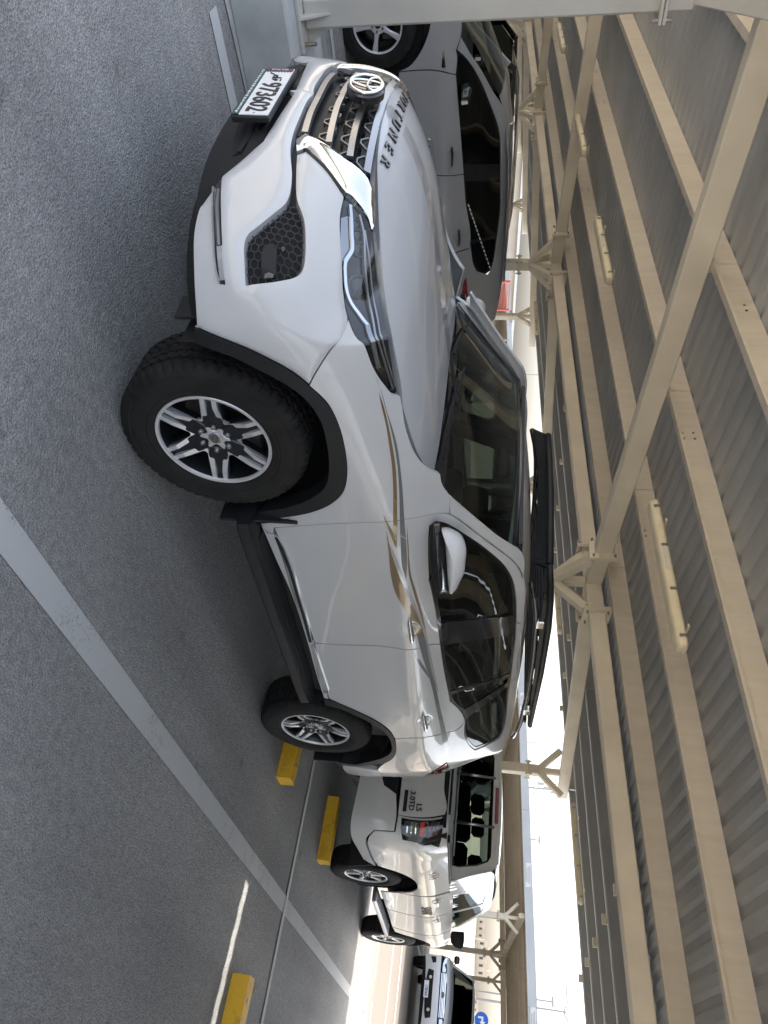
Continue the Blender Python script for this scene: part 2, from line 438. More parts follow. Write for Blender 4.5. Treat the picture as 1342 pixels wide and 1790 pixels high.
M['mesh_grey'] = material('grey_mesh_plastic', (0.055, 0.057, 0.06), rough=0.4)
def purlin_material():
    # rolled steel with faint cross streaks every so often, dust-brown over cream
    m = material('galvanised_cream_purlin', (0.42, 0.355, 0.27), rough=0.55)
    nt = m.node_tree; b = nt.nodes['Principled BSDF']; tc = nt.nodes.new('ShaderNodeTexCoord')
    mp = nt.nodes.new('ShaderNodeMapping'); mp.inputs['Scale'].default_value = (0.5, 3.5, 0.5)
    n1 = nt.nodes.new('ShaderNodeTexNoise'); n1.inputs['Scale'].default_value = 3.2; n1.inputs['Detail'].default_value = 8; n1.inputs['Roughness'].default_value = 0.7
    n2 = nt.nodes.new('ShaderNodeTexNoise'); n2.inputs['Scale'].default_value = 1.1; n2.inputs['Detail'].default_value = 3
    nt.links.new(tc.outputs['Object'], mp.inputs[0]); nt.links.new(mp.outputs[0], n1.inputs['Vector']); nt.links.new(tc.outputs['Object'], n2.inputs['Vector'])
    r1 = nt.nodes.new('ShaderNodeValToRGB'); r1.color_ramp.elements[0].position = .32; r1.color_ramp.elements[1].position = .72
    r1.color_ramp.elements[0].color = (0.57, 0.515, 0.42, 1); r1.color_ramp.elements[1].color = (0.67, 0.61, 0.51, 1)
    mix = nt.nodes.new('ShaderNodeMixRGB'); mix.blend_type = 'MULTIPLY'; mix.inputs[0].default_value = 0.6
    r2 = nt.nodes.new('ShaderNodeValToRGB'); r2.color_ramp.elements[0].color = (0.86, 0.85, 0.84, 1); r2.color_ramp.elements[1].color = (1, 1, 1, 1)
    r2.color_ramp.elements[0].position = .35; r2.color_ramp.elements[1].position = .65
    nt.links.new(n1.outputs['Fac'], r1.inputs[0]); nt.links.new(n2.outputs['Fac'], r2.inputs[0])
    nt.links.new(r1.outputs[0], mix.inputs[1]); nt.links.new(r2.outputs[0], mix.inputs[2]); nt.links.new(mix.outputs[0], b.inputs['Base Color'])
    return m
M['purlin'] = purlin_material()
M['sheet'] = material('grey_corrugated_steel', (0.41, 0.415, 0.41), rough=0.5, metal=0.0, noise=(1.3, 0.14, 8))

def asphalt_material():
    m = bpy.data.materials.new('asphalt'); m.use_nodes = True; nt = m.node_tree; b = nt.nodes['Principled BSDF']
    tc = nt.nodes.new('ShaderNodeTexCoord')
    def noise(sc, det, rough=.5):
        n = nt.nodes.new('ShaderNodeTexNoise'); n.inputs['Scale'].default_value = sc; n.inputs['Detail'].default_value = det; n.inputs['Roughness'].default_value = rough
        nt.links.new(tc.outputs['Object'], n.inputs['Vector']); return n
    def ramp(src, stops):
        r = nt.nodes.new('ShaderNodeValToRGB'); e = r.color_ramp.elements
        while len(e) < len(stops): e.new(0.5)
        for k, (p, c) in enumerate(stops): e[k].position = p; e[k].color = (*c, 1)
        nt.links.new(src, r.inputs[0]); return r
    v = nt.nodes.new('ShaderNodeTexVoronoi'); v.inputs['Scale'].default_value = 95; nt.links.new(tc.outputs['Object'], v.inputs['Vector'])
    grain = noise(150, 5, .8); mid = noise(26, 4); big = noise(0.8, 5); lump = noise(60, 3)
    base = ramp(grain.outputs['Fac'], [(.36, (.13, .129, .125)), (.50, (.30, .298, .288)), (.64, (.50, .496, .48))])
    mix1 = nt.nodes.new('ShaderNodeMixRGB'); mix1.blend_type = 'MULTIPLY'; mix1.inputs[0].default_value = .8
    r2 = ramp(mid.outputs['Fac'], [(.3, (.78, .78, .78)), (.7, (1.18, 1.18, 1.18))]); nt.links.new(base.outputs[0], mix1.inputs[1]); nt.links.new(r2.outputs[0], mix1.inputs[2])
    mix2 = nt.nodes.new('ShaderNodeMixRGB'); mix2.blend_type = 'MULTIPLY'; mix2.inputs[0].default_value = .9
    r3 = ramp(big.outputs['Fac'], [(.3, (.82, .82, .83)), (.7, (1.10, 1.10, 1.09))]); nt.links.new(mix1.outputs[0], mix2.inputs[1]); nt.links.new(r3.outputs[0], mix2.inputs[2])
    # oil drips, tyre polish and pale dust patches
    spots = nt.nodes.new('ShaderNodeTexVoronoi'); spots.inputs['Scale'].default_value = 1.7; nt.links.new(tc.outputs['Object'], spots.inputs['Vector'])
    dn = noise(9, 4)
    sa = nt.nodes.new('ShaderNodeMath'); sa.operation = 'MULTIPLY_ADD'; sa.inputs[1].default_value = .22; nt.links.new(dn.outputs['Fac'], sa.inputs[0]); nt.links.new(spots.outputs['Distance'], sa.inputs[2])
    r4 = ramp(sa.outputs[0], [(.13, (.62, .62, .62)), (.20, (1, 1, 1))])
    mixs = nt.nodes.new('ShaderNodeMixRGB'); mixs.blend_type = 'MULTIPLY'; mixs.inputs[0].default_value = 1; nt.links.new(mix2.outputs[0], mixs.inputs[1]); nt.links.new(r4.outputs[0], mixs.inputs[2])
    trk = nt.nodes.new('ShaderNodeMapping'); trk.inputs['Scale'].default_value = (.12, 1.3, 1); nt.links.new(tc.outputs['Object'], trk.inputs[0])
    tn = nt.nodes.new('ShaderNodeTexNoise'); tn.inputs['Scale'].default_value = 1.6; tn.inputs['Detail'].default_value = 6; nt.links.new(trk.outputs[0], tn.inputs['Vector'])
    r5 = ramp(tn.outputs['Fac'], [(.35, (.80, .80, .81)), (.62, (1.12, 1.12, 1.11))])
    mix2 = nt.nodes.new('ShaderNodeMixRGB'); mix2.blend_type = 'MULTIPLY'; mix2.inputs[0].default_value = .85; nt.links.new(mixs.outputs[0], mix2.inputs[1]); nt.links.new(r5.outputs[0], mix2.inputs[2])
    # fine cracks
    wv = nt.nodes.new('ShaderNodeTexVoronoi'); wv.feature = 'DISTANCE_TO_EDGE'; wv.inputs['Scale'].default_value = .55
    wn_ = noise(3.5, 5); vm = nt.nodes.new('ShaderNodeMixRGB'); vm.inputs[0].default_value = .16; nt.links.new(tc.outputs['Object'], vm.inputs[1]); nt.links.new(wn_.outputs['Color'], vm.inputs[2]); nt.links.new(vm.outputs[0], wv.inputs['Vector'])
    r6 = ramp(wv.outputs['Distance'], [(.0015, (.45, .45, .45)), (.006, (1, 1, 1))])
    mixc = nt.nodes.new('ShaderNodeMixRGB'); mixc.blend_type = 'MULTIPLY'; mixc.inputs[0].default_value = .12; nt.links.new(mix2.outputs[0], mixc.inputs[1]); nt.links.new(r6.outputs[0], mixc.inputs[2]); mix2 = mixc
    # dusty tan beyond the canopy, darkened to hold down the sunlight there
    sep = nt.nodes.new('ShaderNodeSeparateXYZ'); nt.links.new(tc.outputs['Object'], sep.inputs[0])
    rx = nt.nodes.new('ShaderNodeMapRange'); rx.inputs['From Min'].default_value = 8.5; rx.inputs['From Max'].default_value = 12.5; nt.links.new(sep.outputs['X'], rx.inputs['Value'])
    mix3 = nt.nodes.new('ShaderNodeMixRGB'); mix3.inputs[2].default_value = (.135, .115, .09, 1)
    nt.links.new(rx.outputs[0], mix3.inputs[0]); nt.links.new(mix2.outputs[0], mix3.inputs[1])
    rl = nt.nodes.new('ShaderNodeMapRange'); rl.inputs['From Min'].default_value = -2.3; rl.inputs['From Max'].default_value = -3.2; nt.links.new(sep.outputs['X'], rl.inputs['Value'])
    mix4 = nt.nodes.new('ShaderNodeMixRGB'); mix4.inputs[2].default_value = (.42, .375, .31, 1)      # unseen ground ahead of the bays, made pale beige to bounce sunlight
    nt.links.new(rl.outputs[0], mix4.inputs[0]); nt.links.new(mix3.outputs[0], mix4.inputs[1]); nt.links.new(mix4.outputs[0], b.inputs['Base Color'])
    b.inputs['Roughness'].default_value = .78; b.inputs['Specular IOR Level'].default_value = .35
    bp = nt.nodes.new('ShaderNodeBump'); bp.inputs['Strength'].default_value = .9; bp.inputs['Distance'].default_value = .004
    add = nt.nodes.new('ShaderNodeMath'); add.operation = 'ADD'; nt.links.new(v.outputs['Distance'], add.inputs[0]); nt.links.new(lump.outputs['Fac'], add.inputs[1])
    nt.links.new(add.outputs[0], bp.inputs['Height']); nt.links.new(bp.outputs['Normal'], b.inputs['Normal'])
    return m
M['asphalt'] = asphalt_material()

def line_material(name, col, worn):
    m = bpy.data.materials.new(name); m.use_nodes = True; nt = m.node_tree; b = nt.nodes['Principled BSDF']
    tc = nt.nodes.new('ShaderNodeTexCoord')
    n = nt.nodes.new('ShaderNodeTexNoise'); n.inputs['Scale'].default_value = 90; n.inputs['Detail'].default_value = 6; n.inputs['Roughness'].default_value = .75
    n2 = nt.nodes.new('ShaderNodeTexNoise'); n2.inputs['Scale'].default_value = 4; n2.inputs['Detail'].default_value = 4
    nt.links.new(tc.outputs['Object'], n.inputs['Vector']); nt.links.new(tc.outputs['Object'], n2.inputs['Vector'])
    a = nt.nodes.new('ShaderNodeMath'); a.operation = 'ADD'; nt.links.new(n.outputs['Fac'], a.inputs[0])
    h = nt.nodes.new('ShaderNodeMath'); h.operation = 'MULTIPLY'; h.inputs[1].default_value = .6; nt.links.new(n2.outputs['Fac'], h.inputs[0]); nt.links.new(h.outputs[0], a.inputs[1])
    r = nt.nodes.new('ShaderNodeValToRGB'); r.color_ramp.elements[0].position = .55+worn; r.color_ramp.elements[1].position = .70+worn
    r.color_ramp.elements[0].color = (.20, .20, .20, 1); r.color_ramp.elements[1].color = (*col, 1)
    nt.links.new(a.outputs[0], r.inputs[0]); nt.links.new(r.outputs[0], b.inputs['Base Color']); b.inputs['Roughness'].default_value = .75
    bp = nt.nodes.new('ShaderNodeBump'); bp.inputs['Strength'].default_value = .5; bp.inputs['Distance'].default_value = .002
    nt.links.new(n.outputs['Fac'], bp.inputs['Height']); nt.links.new(bp.outputs['Normal'], b.inputs['Normal'])
    return m
M['line'] = line_material('worn_line_paint', (.52, .53, .52), .005)
M['line_thin'] = line_material('faded_line_paint', (.62, .62, .60), -.02)
M['sand'] = material('desert_sand', (0.36, 0.30, 0.21), rough=0.95, noise=(0.05, 0.18, 8), bump=(2, 0.02))
M['sand_far'] = material('far_sand_ridge', (0.36, 0.295, 0.205), rough=0.95, noise=(0.03, 0.15, 8))

# ================================================================ ground
def sheet_obj(name, x0, x1, y0, y1, z, mat, n=1):
    o = mk(name, [(x0, y0, z), (x1, y0, z), (x1, y1, z), (x0, y1, z)], [(0, 1, 2, 3)], mat); o['kind'] = 'structure'; return o
YS_ = [-45, 1.5, 3, 5, 8, 12, 18, 26, 36, 46, 60]
def gz(y): return -0.030*max(0.0, min(y, 46)-2.6)+(0 if y > 4 else 0)
sheet_obj('desert_ground', -900, 1500, -1200, 1500, -1.42, M['sand'])
def draped(name, x0, x1, y0, y1, z, mat):
    ys = sorted(set([y0, y1]+[y for y in YS_+[2.6] if y0 < y < y1])); V = []
    for y in ys: V += [(x0, y, gz(y)+z), (x1, y, gz(y)+z)]
    o = mk(name, V, [(2*i, 2*i+1, 2*i+3, 2*i+2) for i in range(len(ys)-1)], mat); o['kind'] = 'structure'; return o
draped('asphalt_ground', -26, 62, -45, 60, 0.0, M['asphalt'])
bk = MB()
for y0_, y1_ in zip(YS_[:-1], YS_[1:]):
    for xx, xo in ((-26, -34), (62, 74)): bk.add([(xx, y0_, gz(y0_)-.004), (xx, y1_, gz(y1_)-.004), (xo, y1_, -1.5), (xo, y0_, -1.5)], [(0, 1, 2, 3)])
bk.add([(-34, -45, -.004), (74, -45, -.004), (74, -53, -1.5), (-34, -53, -1.5)], [(0, 1, 2, 3)]); bk.add([(-34, 60, gz(60)-.004), (74, 60, gz(60)-.004), (74, 66, -1.5), (-34, 66, -1.5)], [(0, 1, 2, 3)])
o = bk.obj('sand_bank', M['sand']); o['kind'] = 'structure'
ROWY = [1.85+6.4*k for k in range(-2, 7)]
def marking(name, x0, x1, y0, y1, z=0.004, mat='line'):
    return draped(name, x0, x1, y0, y1, z, M[mat])
marking('parking_line', -0.95, 11.6, -1.70, -1.575)
marking('parking_line', 4.52, 4.60, -16, 30, 0.008, 'line_thin')
for y in (1.22, 4.05, 6.9, 9.7, 12.5, 15.3, -4.45, -7.3): marking('parking_line', -0.95, 10.2, y-.06, y+.06)
marking('road_line', 11.95, 12.07, -1.1, 8); marking('road_line', 11.02, 11.14, -9, -1.35); marking('road_line', 12.05, 12.15, -9, -1.42); marking('road_line', 14.8, 14.92, -30, 45)
marking('road_line', 17.0, 17.14, -30, 45)
for y in (-4.3, -1.6, 1.3, 4.1): marking('parking_line', 20.0, 25.6, y-.06, y+.06)

# concrete wheel stops
def wheel_stop(x, y0, y1, label, w=.17, h=.115, rot=0.0):
    t = thing('wheel_stop', label, 'wheel stop', (x, (y0+y1)/2, 0), 'yellow concrete wheel stops')
    b = MB(); L = abs(y1-y0)
    prof = [(-w/2, 0), (w/2, 0), (w/2*.86, h), (-w/2*.86, h)]
    ny = 14; vs = []; rnd = random.Random(int(x*100+y0*10))
    for i in range(ny+1):
        yy = -L/2+L*i/ny
        for (px, pz) in prof: vs.append((px+rnd.uniform(-.002, .002), yy, pz+(rnd.uniform(-.003, .002) if pz else 0)))
    fs = []
    for i in range(ny):
        for k in range(4): fs.append((i*4+k, (i+1)*4+k, (i+1)*4+(k+1) % 4, i*4+(k+1) % 4))
    fs += [(0, 1, 2, 3), tuple(ny*4+k for k in (3, 2, 1, 0))]
    b.add(vs, fs); o = b.obj('block', M['yellow'], t, world=False)
    bb = MB()
    for s in (-1, 1):
        bb2 = MB().lathe([(0.0, h+.004), (.014, h+.004), (.016, h-.004)], 10, Matrix.Rotation(R(90), 4, 'X') @ Matrix.Scale(1, 4))
        bb2 = MB(); bb2.prism([(.015*math.cos(a), .015*math.sin(a)) for a in np.linspace(0, 2*math.pi, 9)[:-1]], h-.01, h+.004)
        q = bb2.obj('fixing_bolt', M['bolt'], t, world=False); q.location = (0, s*L*.3, 0)
    t.rotation_euler.z = rot
    return t
wheel_stop(3.50, -0.36, -1.00, 'yellow block behind the rear wheel of the white SUV in front')
wheel_stop(3.50, 0.36, 1.00, 'yellow block behind the hidden right rear wheel of the white SUV')
wheel_stop(5.60, -0.40, -1.02, 'yellow block at the near rear wheel of the white pickup')
wheel_stop(5.60, 0.42, 1.04, 'yellow block at the far rear wheel of the white pickup')
wheel_stop(3.56, -2.27, -2.92, 'yellow block standing alone in the empty bay, nearest the viewer')

# ================================================================ canopy
def zroof(x, y): return (0.045*(4.6-x) if x < 4.6 else 0.055*(x-4.6)) - 0.044*(y-1.85)
ZA = 2.63                       # beam axis at the node (x=4.6, y=1.85)
XL, XR = -1.25, 11.1
PURX = [-1.17, -0.32, 0.82, 1.93, 3.10, 4.30, 5.80, 6.99, 8.18, 9.41, 10.65]
def Zp(x): return ZA+.09+(0.045*(4.6-x) if x < 4.6 else 0.055*(x-4.6))   # purlin seat at y=1.85
SL = -0.044
def build_canopy(label, dx=0.0, rows=range(0, 9), y0=-14.6, y1=44.0, detail=True, near_only=False):
    c = thing('carport_canopy', label, 'carport', (4.6+dx, 1.85, 0))
    def P(x, y, z): return (x+dx, y, z+SL*(y-1.85))
    ys = [ROWY[k] for k in rows]
    # columns and rafters, one frame per row
    for k, y in enumerate(ys):
        for x, w in ((-0.76, .15), (4.6, .15), (9.96, .15)):
            mat = M['post'] if (x < 0 and dx == 0) else M['steel']
            zt = ZA+(0.045*(4.6-x) if x < 4.6 else .055*(x-4.6))+SL*(y-1.85)
            vb = zt-.44                              # where the V struts spring from the post
            g0 = gz(y)+(.30 if x < 0 and dx == 0 else 0); b = MB(); b.box(((x+dx), y, (g0+.02+vb)/2), (w, w, vb-g0-.02), bev=.012)
            col = b.obj('column', mat, c)
            f = MB(); zc = vb-.16
            f.box((x+dx, y, zc+.011), (w+.09, w+.09, .018), bev=.003); f.box((x+dx, y, zc-.011), (w+.09, w+.09, .018), bev=.003)
            f.obj('joint_plate', mat, c)
            for sx in (-1, 1):
                for sy in (-1, 1):
                    bb = MB().tube([(x+dx+sx*(w/2+.025), y+sy*(w/2+.025), zc-.05), (x+dx+sx*(w/2+.025), y+sy*(w/2+.025), zc+.05)], .011, 6)
                    bb.obj('bolt', M['bolt'], c)
            st = MB().beam((x+dx, y, vb-.02), (x+dx, y, zt-.08), .09, .09, up=(1, 0, 0)); st.obj('strut', mat, c)
            for s in (-1, 1):
                st = MB().beam((x+dx, y+s*.03, vb+.02), (x+dx, y+s*.37, zt-.07-.02*s*0), .09, .10, up=(1, 0, 0)); st.obj('strut', mat, c)
            if x == 4.6:
                for s in (-1, 1):
                    st = MB().beam((x+dx+s*.03, y, vb+.02), (x+dx+s*.42, y, zt-.05), .09, .10, up=(0, 1, 0)); st.obj('strut', mat, c)
            # base plate on its footing
            base = MB().box((x+dx, y, .012+g0), (.34, .34, .02), bev=.003)
            base.obj('base_plate', mat, c)
            for s in ((1, 0), (-1, 0), (0, 1), (0, -1)):
                zz = g0+.02
                v = [(x+dx+s[0]*(w/2), y+s[1]*(w/2), zz), (x+dx+s[0]*(w/2+.09), y+s[1]*(w/2+.09), zz), (x+dx+s[0]*(w/2), y+s[1]*(w/2), zz+.16)]
                o_ = Vector((s[1], s[0], 0))*.006
                vv = [Vector(p)-o_ for p in v]+[Vector(p)+o_ for p in v]
                MB().add(vv, [(0, 1, 2), (3, 5, 4), (0, 3, 4, 1), (1, 4, 5, 2), (2, 5, 3, 0)]).obj('gusset', mat, c)
            for sx in (-1, 1):
                for sy in (-1, 1):
                    zz = g0+.02
                    MB().tube([(x+dx+sx*.13, y+sy*.13, zz), (x+dx+sx*.13, y+sy*.13, zz+.07)], .011, 8).obj('anchor_bolt', M['bolt'], c)
        # rafters (square tube)
        for xa, xb in ((4.02, XL+.1), (5.18, XR-.15)):
            za = ZA+(0.045*(4.6-xa) if xa < 4.6 else .055*(xa-4.6)); zb = ZA+(0.045*(4.6-xb) if xb < 4.6 else .055*(xb-4.6))
            MB().beam(P(xa, y, za), P(xb, y, zb), .13, .175).obj('rafter', M['steel'], c)
            MB().beam(P(4.6, y, ZA), P(xa, y, za), .135, .17).obj('rafter_stub', M['steel'], c)
            d = 1 if xb > xa else -1
            pl = MB(); zj = za
            pl.box(P(xa-.012*d, y, zj), (.02, .26, .28), bev=.003); pl.box(P(xa+.012*d, y, zj), (.02, .26, .28), bev=.003); pl.obj('end_plate', M['steel'], c)
            for sy in (-1, 1):
                for sz in (-1, 1):
                    MB().tube([P(xa-.05, y+sy*.10, zj+sz*.105), P(xa+.05, y+sy*.10, zj+sz*.105)], .012, 6).obj('bolt', M['bolt'], c)
                v = [P(xa+.022*d, y+sy*.065, zj-.05), P(xa+.15*d, y+sy*.065, zj-.05), P(xa+.022*d, y+sy*.125, zj-.05)]
                vv = [Vector(p) for p in v]+[Vector(p)+Vector((0, 0, .008)) for p in v]
                MB().add(vv, [(0, 1, 2), (3, 5, 4), (0, 3, 4, 1), (1, 4, 5, 2), (2, 5, 3, 0)]).obj('gusset', M['steel'], c)
    # ridge beam, one length per bay, flanged at both ends
    for ya, yb in zip(ys[:-1], ys[1:]):
        MB().beam(P(4.6, ya+.42, ZA), P(4.6, yb-.42, ZA), .13, .17).obj('main_beam', M['steel'], c)
        for yy, d in ((ya, 1), (yb, -1)):
            MB().beam(P(4.6, yy, ZA), P(4.6, yy+.40*d, ZA), .128, .165).obj('beam_stub', M['steel'], c)
            pl = MB(); pl.box(P(4.6, yy+.40*d, ZA), (.26, .02, .28), bev=.003); pl.box(P(4.6, yy+.424*d, ZA), (.26, .02, .28), bev=.003); pl.obj('end_plate', M['steel'], c)
            for sx in (-1, 1):
                for sz in (-1, 1):
                    MB().tube([P(4.6+sx*.10, yy+.36*d, ZA+sz*.105), P(4.6+sx*.10, yy+.46*d, ZA+sz*.105)], .012, 6).obj('bolt', M['bolt'], c)
    # purlins: lipped Z sections
    segs = []
    for x in PURX:
        z = Zp(x); h = .185
        cuts = [y0]+[yy+1.2*((-1)**i) for i, yy in enumerate(ys[1::2])]+[y1]
        cuts = sorted(set([y0]+[q for q in ys[2::2] if y0+2 < q < y1-2]+[y1]))
        for a, b in zip(cuts[:-1], cuts[1:]):
            a2, b2 = a+.003, b-.003
            s = -1 if x < 4.6 else 2
            prof = [(-.0, 0), (.06, 0), (.06, .016), (.063, .016), (.063, -.003), (-.003, -.003), (-.003, h-.003), (-.065, h-.003), (-.065, h), (0, h)] if s > 0 else \
                   [(0, 0), (0, h), (.065, h), (.065, h-.003), (.003, h-.003), (.003, -.0), (-.055, -.0), (-.055, .016), (-.058, .016), (-.058, -.003), (0, -.003)]
            if s == 2:
                MB().add([P(x+.0, a2, z), P(x+.0, b2, z), P(x+.0, b2, z+h), P(x+.0, a2, z+h), P(x+.004, a2, z), P(x+.004, b2, z), P(x+.004, b2, z+h), P(x+.004, a2, z+h), P(x-.055, a2, z+h), P(x-.055, b2, z+h)], [(0, 3, 2, 1), (4, 5, 6, 7), (3, 8, 9, 2), (0, 1, 5, 4)]).obj('purlin', M['sheet'], c)
                MB().add([P(x-.058, a2, z-.002), P(x-.058, b2, z-.002), P(x, b2, z-.002), P(x, a2, z-.002), P(x-.058, a2, z+.014), P(x-.058, b2, z+.014), P(x-.055, a2, z+.001), P(x-.055, b2, z+.001), P(x, a2, z+.001), P(x, b2, z+.001), P(x-.055, a2, z+.014), P(x-.055, b2, z+.014)], [(0, 3, 2, 1), (0, 1, 5, 4), (6, 7, 9, 8), (6, 10, 11, 7), (4, 5, 11, 10)]).obj('purlin_lip', M['fascia'], c)
                continue
            n = len(prof); vs = [P(x+px, a2, z+pz) for px, pz in prof]+[P(x+px, b2, z+pz) for px, pz in prof]
            fs = [(i, (i+1) % n, n+(i+1) % n, n+i) for i in range(n)]
            MB().add(vs, fs).obj('purlin', M['purlin'], c)
    # lap plates and cleats with bolt holes along the purlins (small, near rows only)
    if detail:
        for x in PURX[1:5]:
            for y in [q for q in ys if -8 < q < 22]:
                z = Zp(x)
                for yy in (y-.55, y+.55):
                    for dz in (.04, .12):
                        MB().tube([P(x-.006, yy, z+dz), P(x+.012, yy, z+dz)], .009, 6).obj('bolt', M['bolt'], c)
                        MB().tube([P(x-.006, yy+.06, z+dz), P(x+.012, yy+.06, z+dz)], .009, 6).obj('bolt', M['bolt'], c)
                MB().box(P(x+.035, y+.0, z+.07), (.06, .006, .15)).obj('cleat', M['steel'], c)
        for x in PURX[6:]:
            for y in (-.9, 3.3, 6.0):
                MB().box(P(x-.05, y, Zp(x)-.035), (.05, .10, .05)).obj('cleat', M['steel'], c)
    # corrugated sheets: trapezoidal ribs along x, one sheet per 0.9 m of length
    pitch = .18
    def sheet(xa, xb, ya, yb, gap=0.0):
        vs = []; fs = []; n = int(round((yb-ya)/pitch)); pr = []
        for i in range(n):
            yy = ya+i*pitch; pr += [(yy, .020), (yy+.05, .020), (yy+.08, 0), (yy+.15, 0)]
        pr.append((yb, .020)); xs = sorted(set([xa, xb]+([4.6] if xa < 4.6 < xb else [])))
        for x in xs:
            zz = Zp(x)+.187
            for yy, h in pr: vs.append(P(x, yy, zz+h))
        m = len(pr)
        for k in range(len(xs)-1):
            for i in range(m-1): fs.append((k*m+i, k*m+i+1, (k+1)*m+i+1, (k+1)*m+i))
        MB().add(vs, fs).obj('roof_sheet', M['sheet'], c)
    y = y0
    while y < y1-.1:
        yb = y+pitch*5
        slit = 0.0
        if dx == 0 and (y+.45 < -2.0): slit = .10
        if dx == 0 and (13 < y < 16 or 19.5 < y < 23): slit = .07
        sheet(XL, 4.90 if slit else 4.62, y, yb); sheet(4.90+slit if slit else 4.58, XR, y, yb)
        y = yb
    # gutter / fascia on the -x edge
    zf = Zp(XL)
    y = y0
    while y < y1-.1:
        yb = min(y+4.8, y1)
        vs = [P(XL-.035, yy, zf+z) for yy in (y+.004, yb-.004) for z in (-.03, .20)]+[P(XL-.01, yy, zf+z) for yy in (y+.004, yb-.004) for z in (-.03, .20)]
        MB().add(vs, [(0, 1, 3, 2), (4, 6, 7, 5), (0, 4, 5, 1), (2, 3, 7, 6), (0, 2, 6, 4), (1, 5, 7, 3)]).obj('fascia_panel', M['fascia'], c)
        y = yb
    if dx:
        for yy in (-.5, 1.0+1.85, 8.0, 14.0, 19.5, 25.5):
            MB().box(P(XL-.042, yy, zf+.085), (.012, .62, .13)).obj('notice_board', M['white_plate'], c)
            for q in range(3): MB().box(P(XL-.050, yy, zf+.05+q*.035), (.004, .36+.05*q, .008)).obj('printed_line', M['maroon'], c)
    return c
canopy = build_canopy('cream steel carport roof overhead, sheltering the white SUV and the pickup')
canopy2 = build_canopy('second carport across the sunlit lane, seen edge on with a pale fascia', dx=21.2, detail=False)

# concrete footings of the front row of posts
for k, y in enumerate(ROWY):
    if k not in (2, 3, 4): continue
    lab = {2: 'grey concrete footing under the near post, left of the white SUV nose'}.get(k, {0: 'grey concrete footing behind the viewer, out of frame', 1: 'grey concrete footing beside the viewer, out of frame', 4: 'grey concrete footing, third post away from the nearest one', 5: 'grey concrete footing, farthest of the front row'}.get(k, 'x'))
    if k == 3: lab = 'grey concrete footing beyond the grey SUV, next post away from the nearest one'
    t = thing('concrete_footing', lab, 'footing', (-.66, y, gz(y)), 'post footings'); b = MB()
    b.box((0, 0, .151), (.62, .72, .302), bev=.012); b.obj('block', M['concrete'], t, world=False)
# kerb line running in front of the bays
kb = MB(); kb.box((-1.55, 10, .004), (.14, 60, .008)); 
o = mk('parking_line', [(-2.0, 1.33, .006), (-.42, 1.46, .006), (-.44, 1.53, .006), (-2.0, 1.42, .006)], [(0, 1, 2, 3)], M['white_paint']); o['kind'] = 'structure'

# weatherproof strip lamps under the purlins
def strip_lamp(x, y, label, L=1.28, dz=0.0):
    z = Zp(x)+SL*(y-1.85)-.12+dz; tilt = math.atan(SL)
    t = thing('strip_lamp', label, 'lamp', (x, y, z), 'strip lamps under the canopy'); t.rotation_euler = (tilt, 0, 0)
    r = .055
    def body(L, w, h0, h1, rc):
        vs = []; fs = []; n = 16; ny = 8
        ends = [(-L/2, .55), (-L/2+.012, .86), (-L/2+.035, 1), (L/2-.035, 1), (L/2-.012, .86), (L/2, .55)]
        for yy, k in ends:
            for i in range(n):
                a = 2*math.pi*i/n; cx, sx = math.cos(a), math.sin(a)
                X = math.copysign(abs(cx)**.65, cx)*w*k; Z = math.copysign(abs(sx)**.75, sx)*(h1 if sx > 0 else h0)*k
                vs.append((X, yy, Z))
        for j in range(len(ends)-1):
            for i in range(n): fs.append((j*n+i, j*n+(i+1) % n, (j+1)*n+(i+1) % n, (j+1)*n+i))
        fs += [tuple(range(n)), tuple((len(ends)-1)*n+i for i in range(n))[::-1]]
        return MB().add(vs, fs)
    body(L, .062, .05, .018, 0).obj('diffuser', M['lamp'], t, smooth=True, world=False, angle=40)
    hb = body(L+.012, .066, .012, .035, 0); hb.obj('housing', M['lamp'], t, smooth=True, world=False, angle=40)
    for k in (-.44, -.15, .15, .44):
        for s in (-1, 1):
            MB().box((s*.066, k*L, .0), (.008, .022, .045), bev=.002).obj('clip', M['satin'], t, world=False)
    for k in (-.36, .36):
        MB().box((.035, k*L, .062), (.12, .028, .012), bev=.002).obj('bracket', M['steel'], t, world=False)
    MB().box((-.069, .06*L, -.01), (.003, .20, .018)).obj('rating_label', M['white_ink'], t, world=False)
    return t
LAMPS = [(2.34, 0.36, 'nearest and largest cream strip lamp, hung under the roof above the white SUV'),
 (2.32, 4.70, 'second cream strip lamp from the viewer in the near row under the roof'),
 (2.30, 7.70, 'third cream strip lamp in the near row, between the second and the farthest'),
 (2.30, 11.6, 'farthest small cream strip lamp of the near row, above the grey SUV'),
 (8.6, 0.25, 'cream strip lamp with a looped cable under the far wing, above the white pickup'),
 (8.6, 4.3, 'cream strip lamp under the far wing, just right of the forked column head'),
 (8.6, 8.4, 'small cream strip lamp under the far wing, left of the forked column head'),
 (8.6, 12.6, 'faint small cream strip lamp under the far wing above the grey SUV tail')]
for x, y, l in LAMPS: strip_lamp(x, y, l)
for k, yy in enumerate((0.4, 4.6, 8.8, 13.0)):
    pass
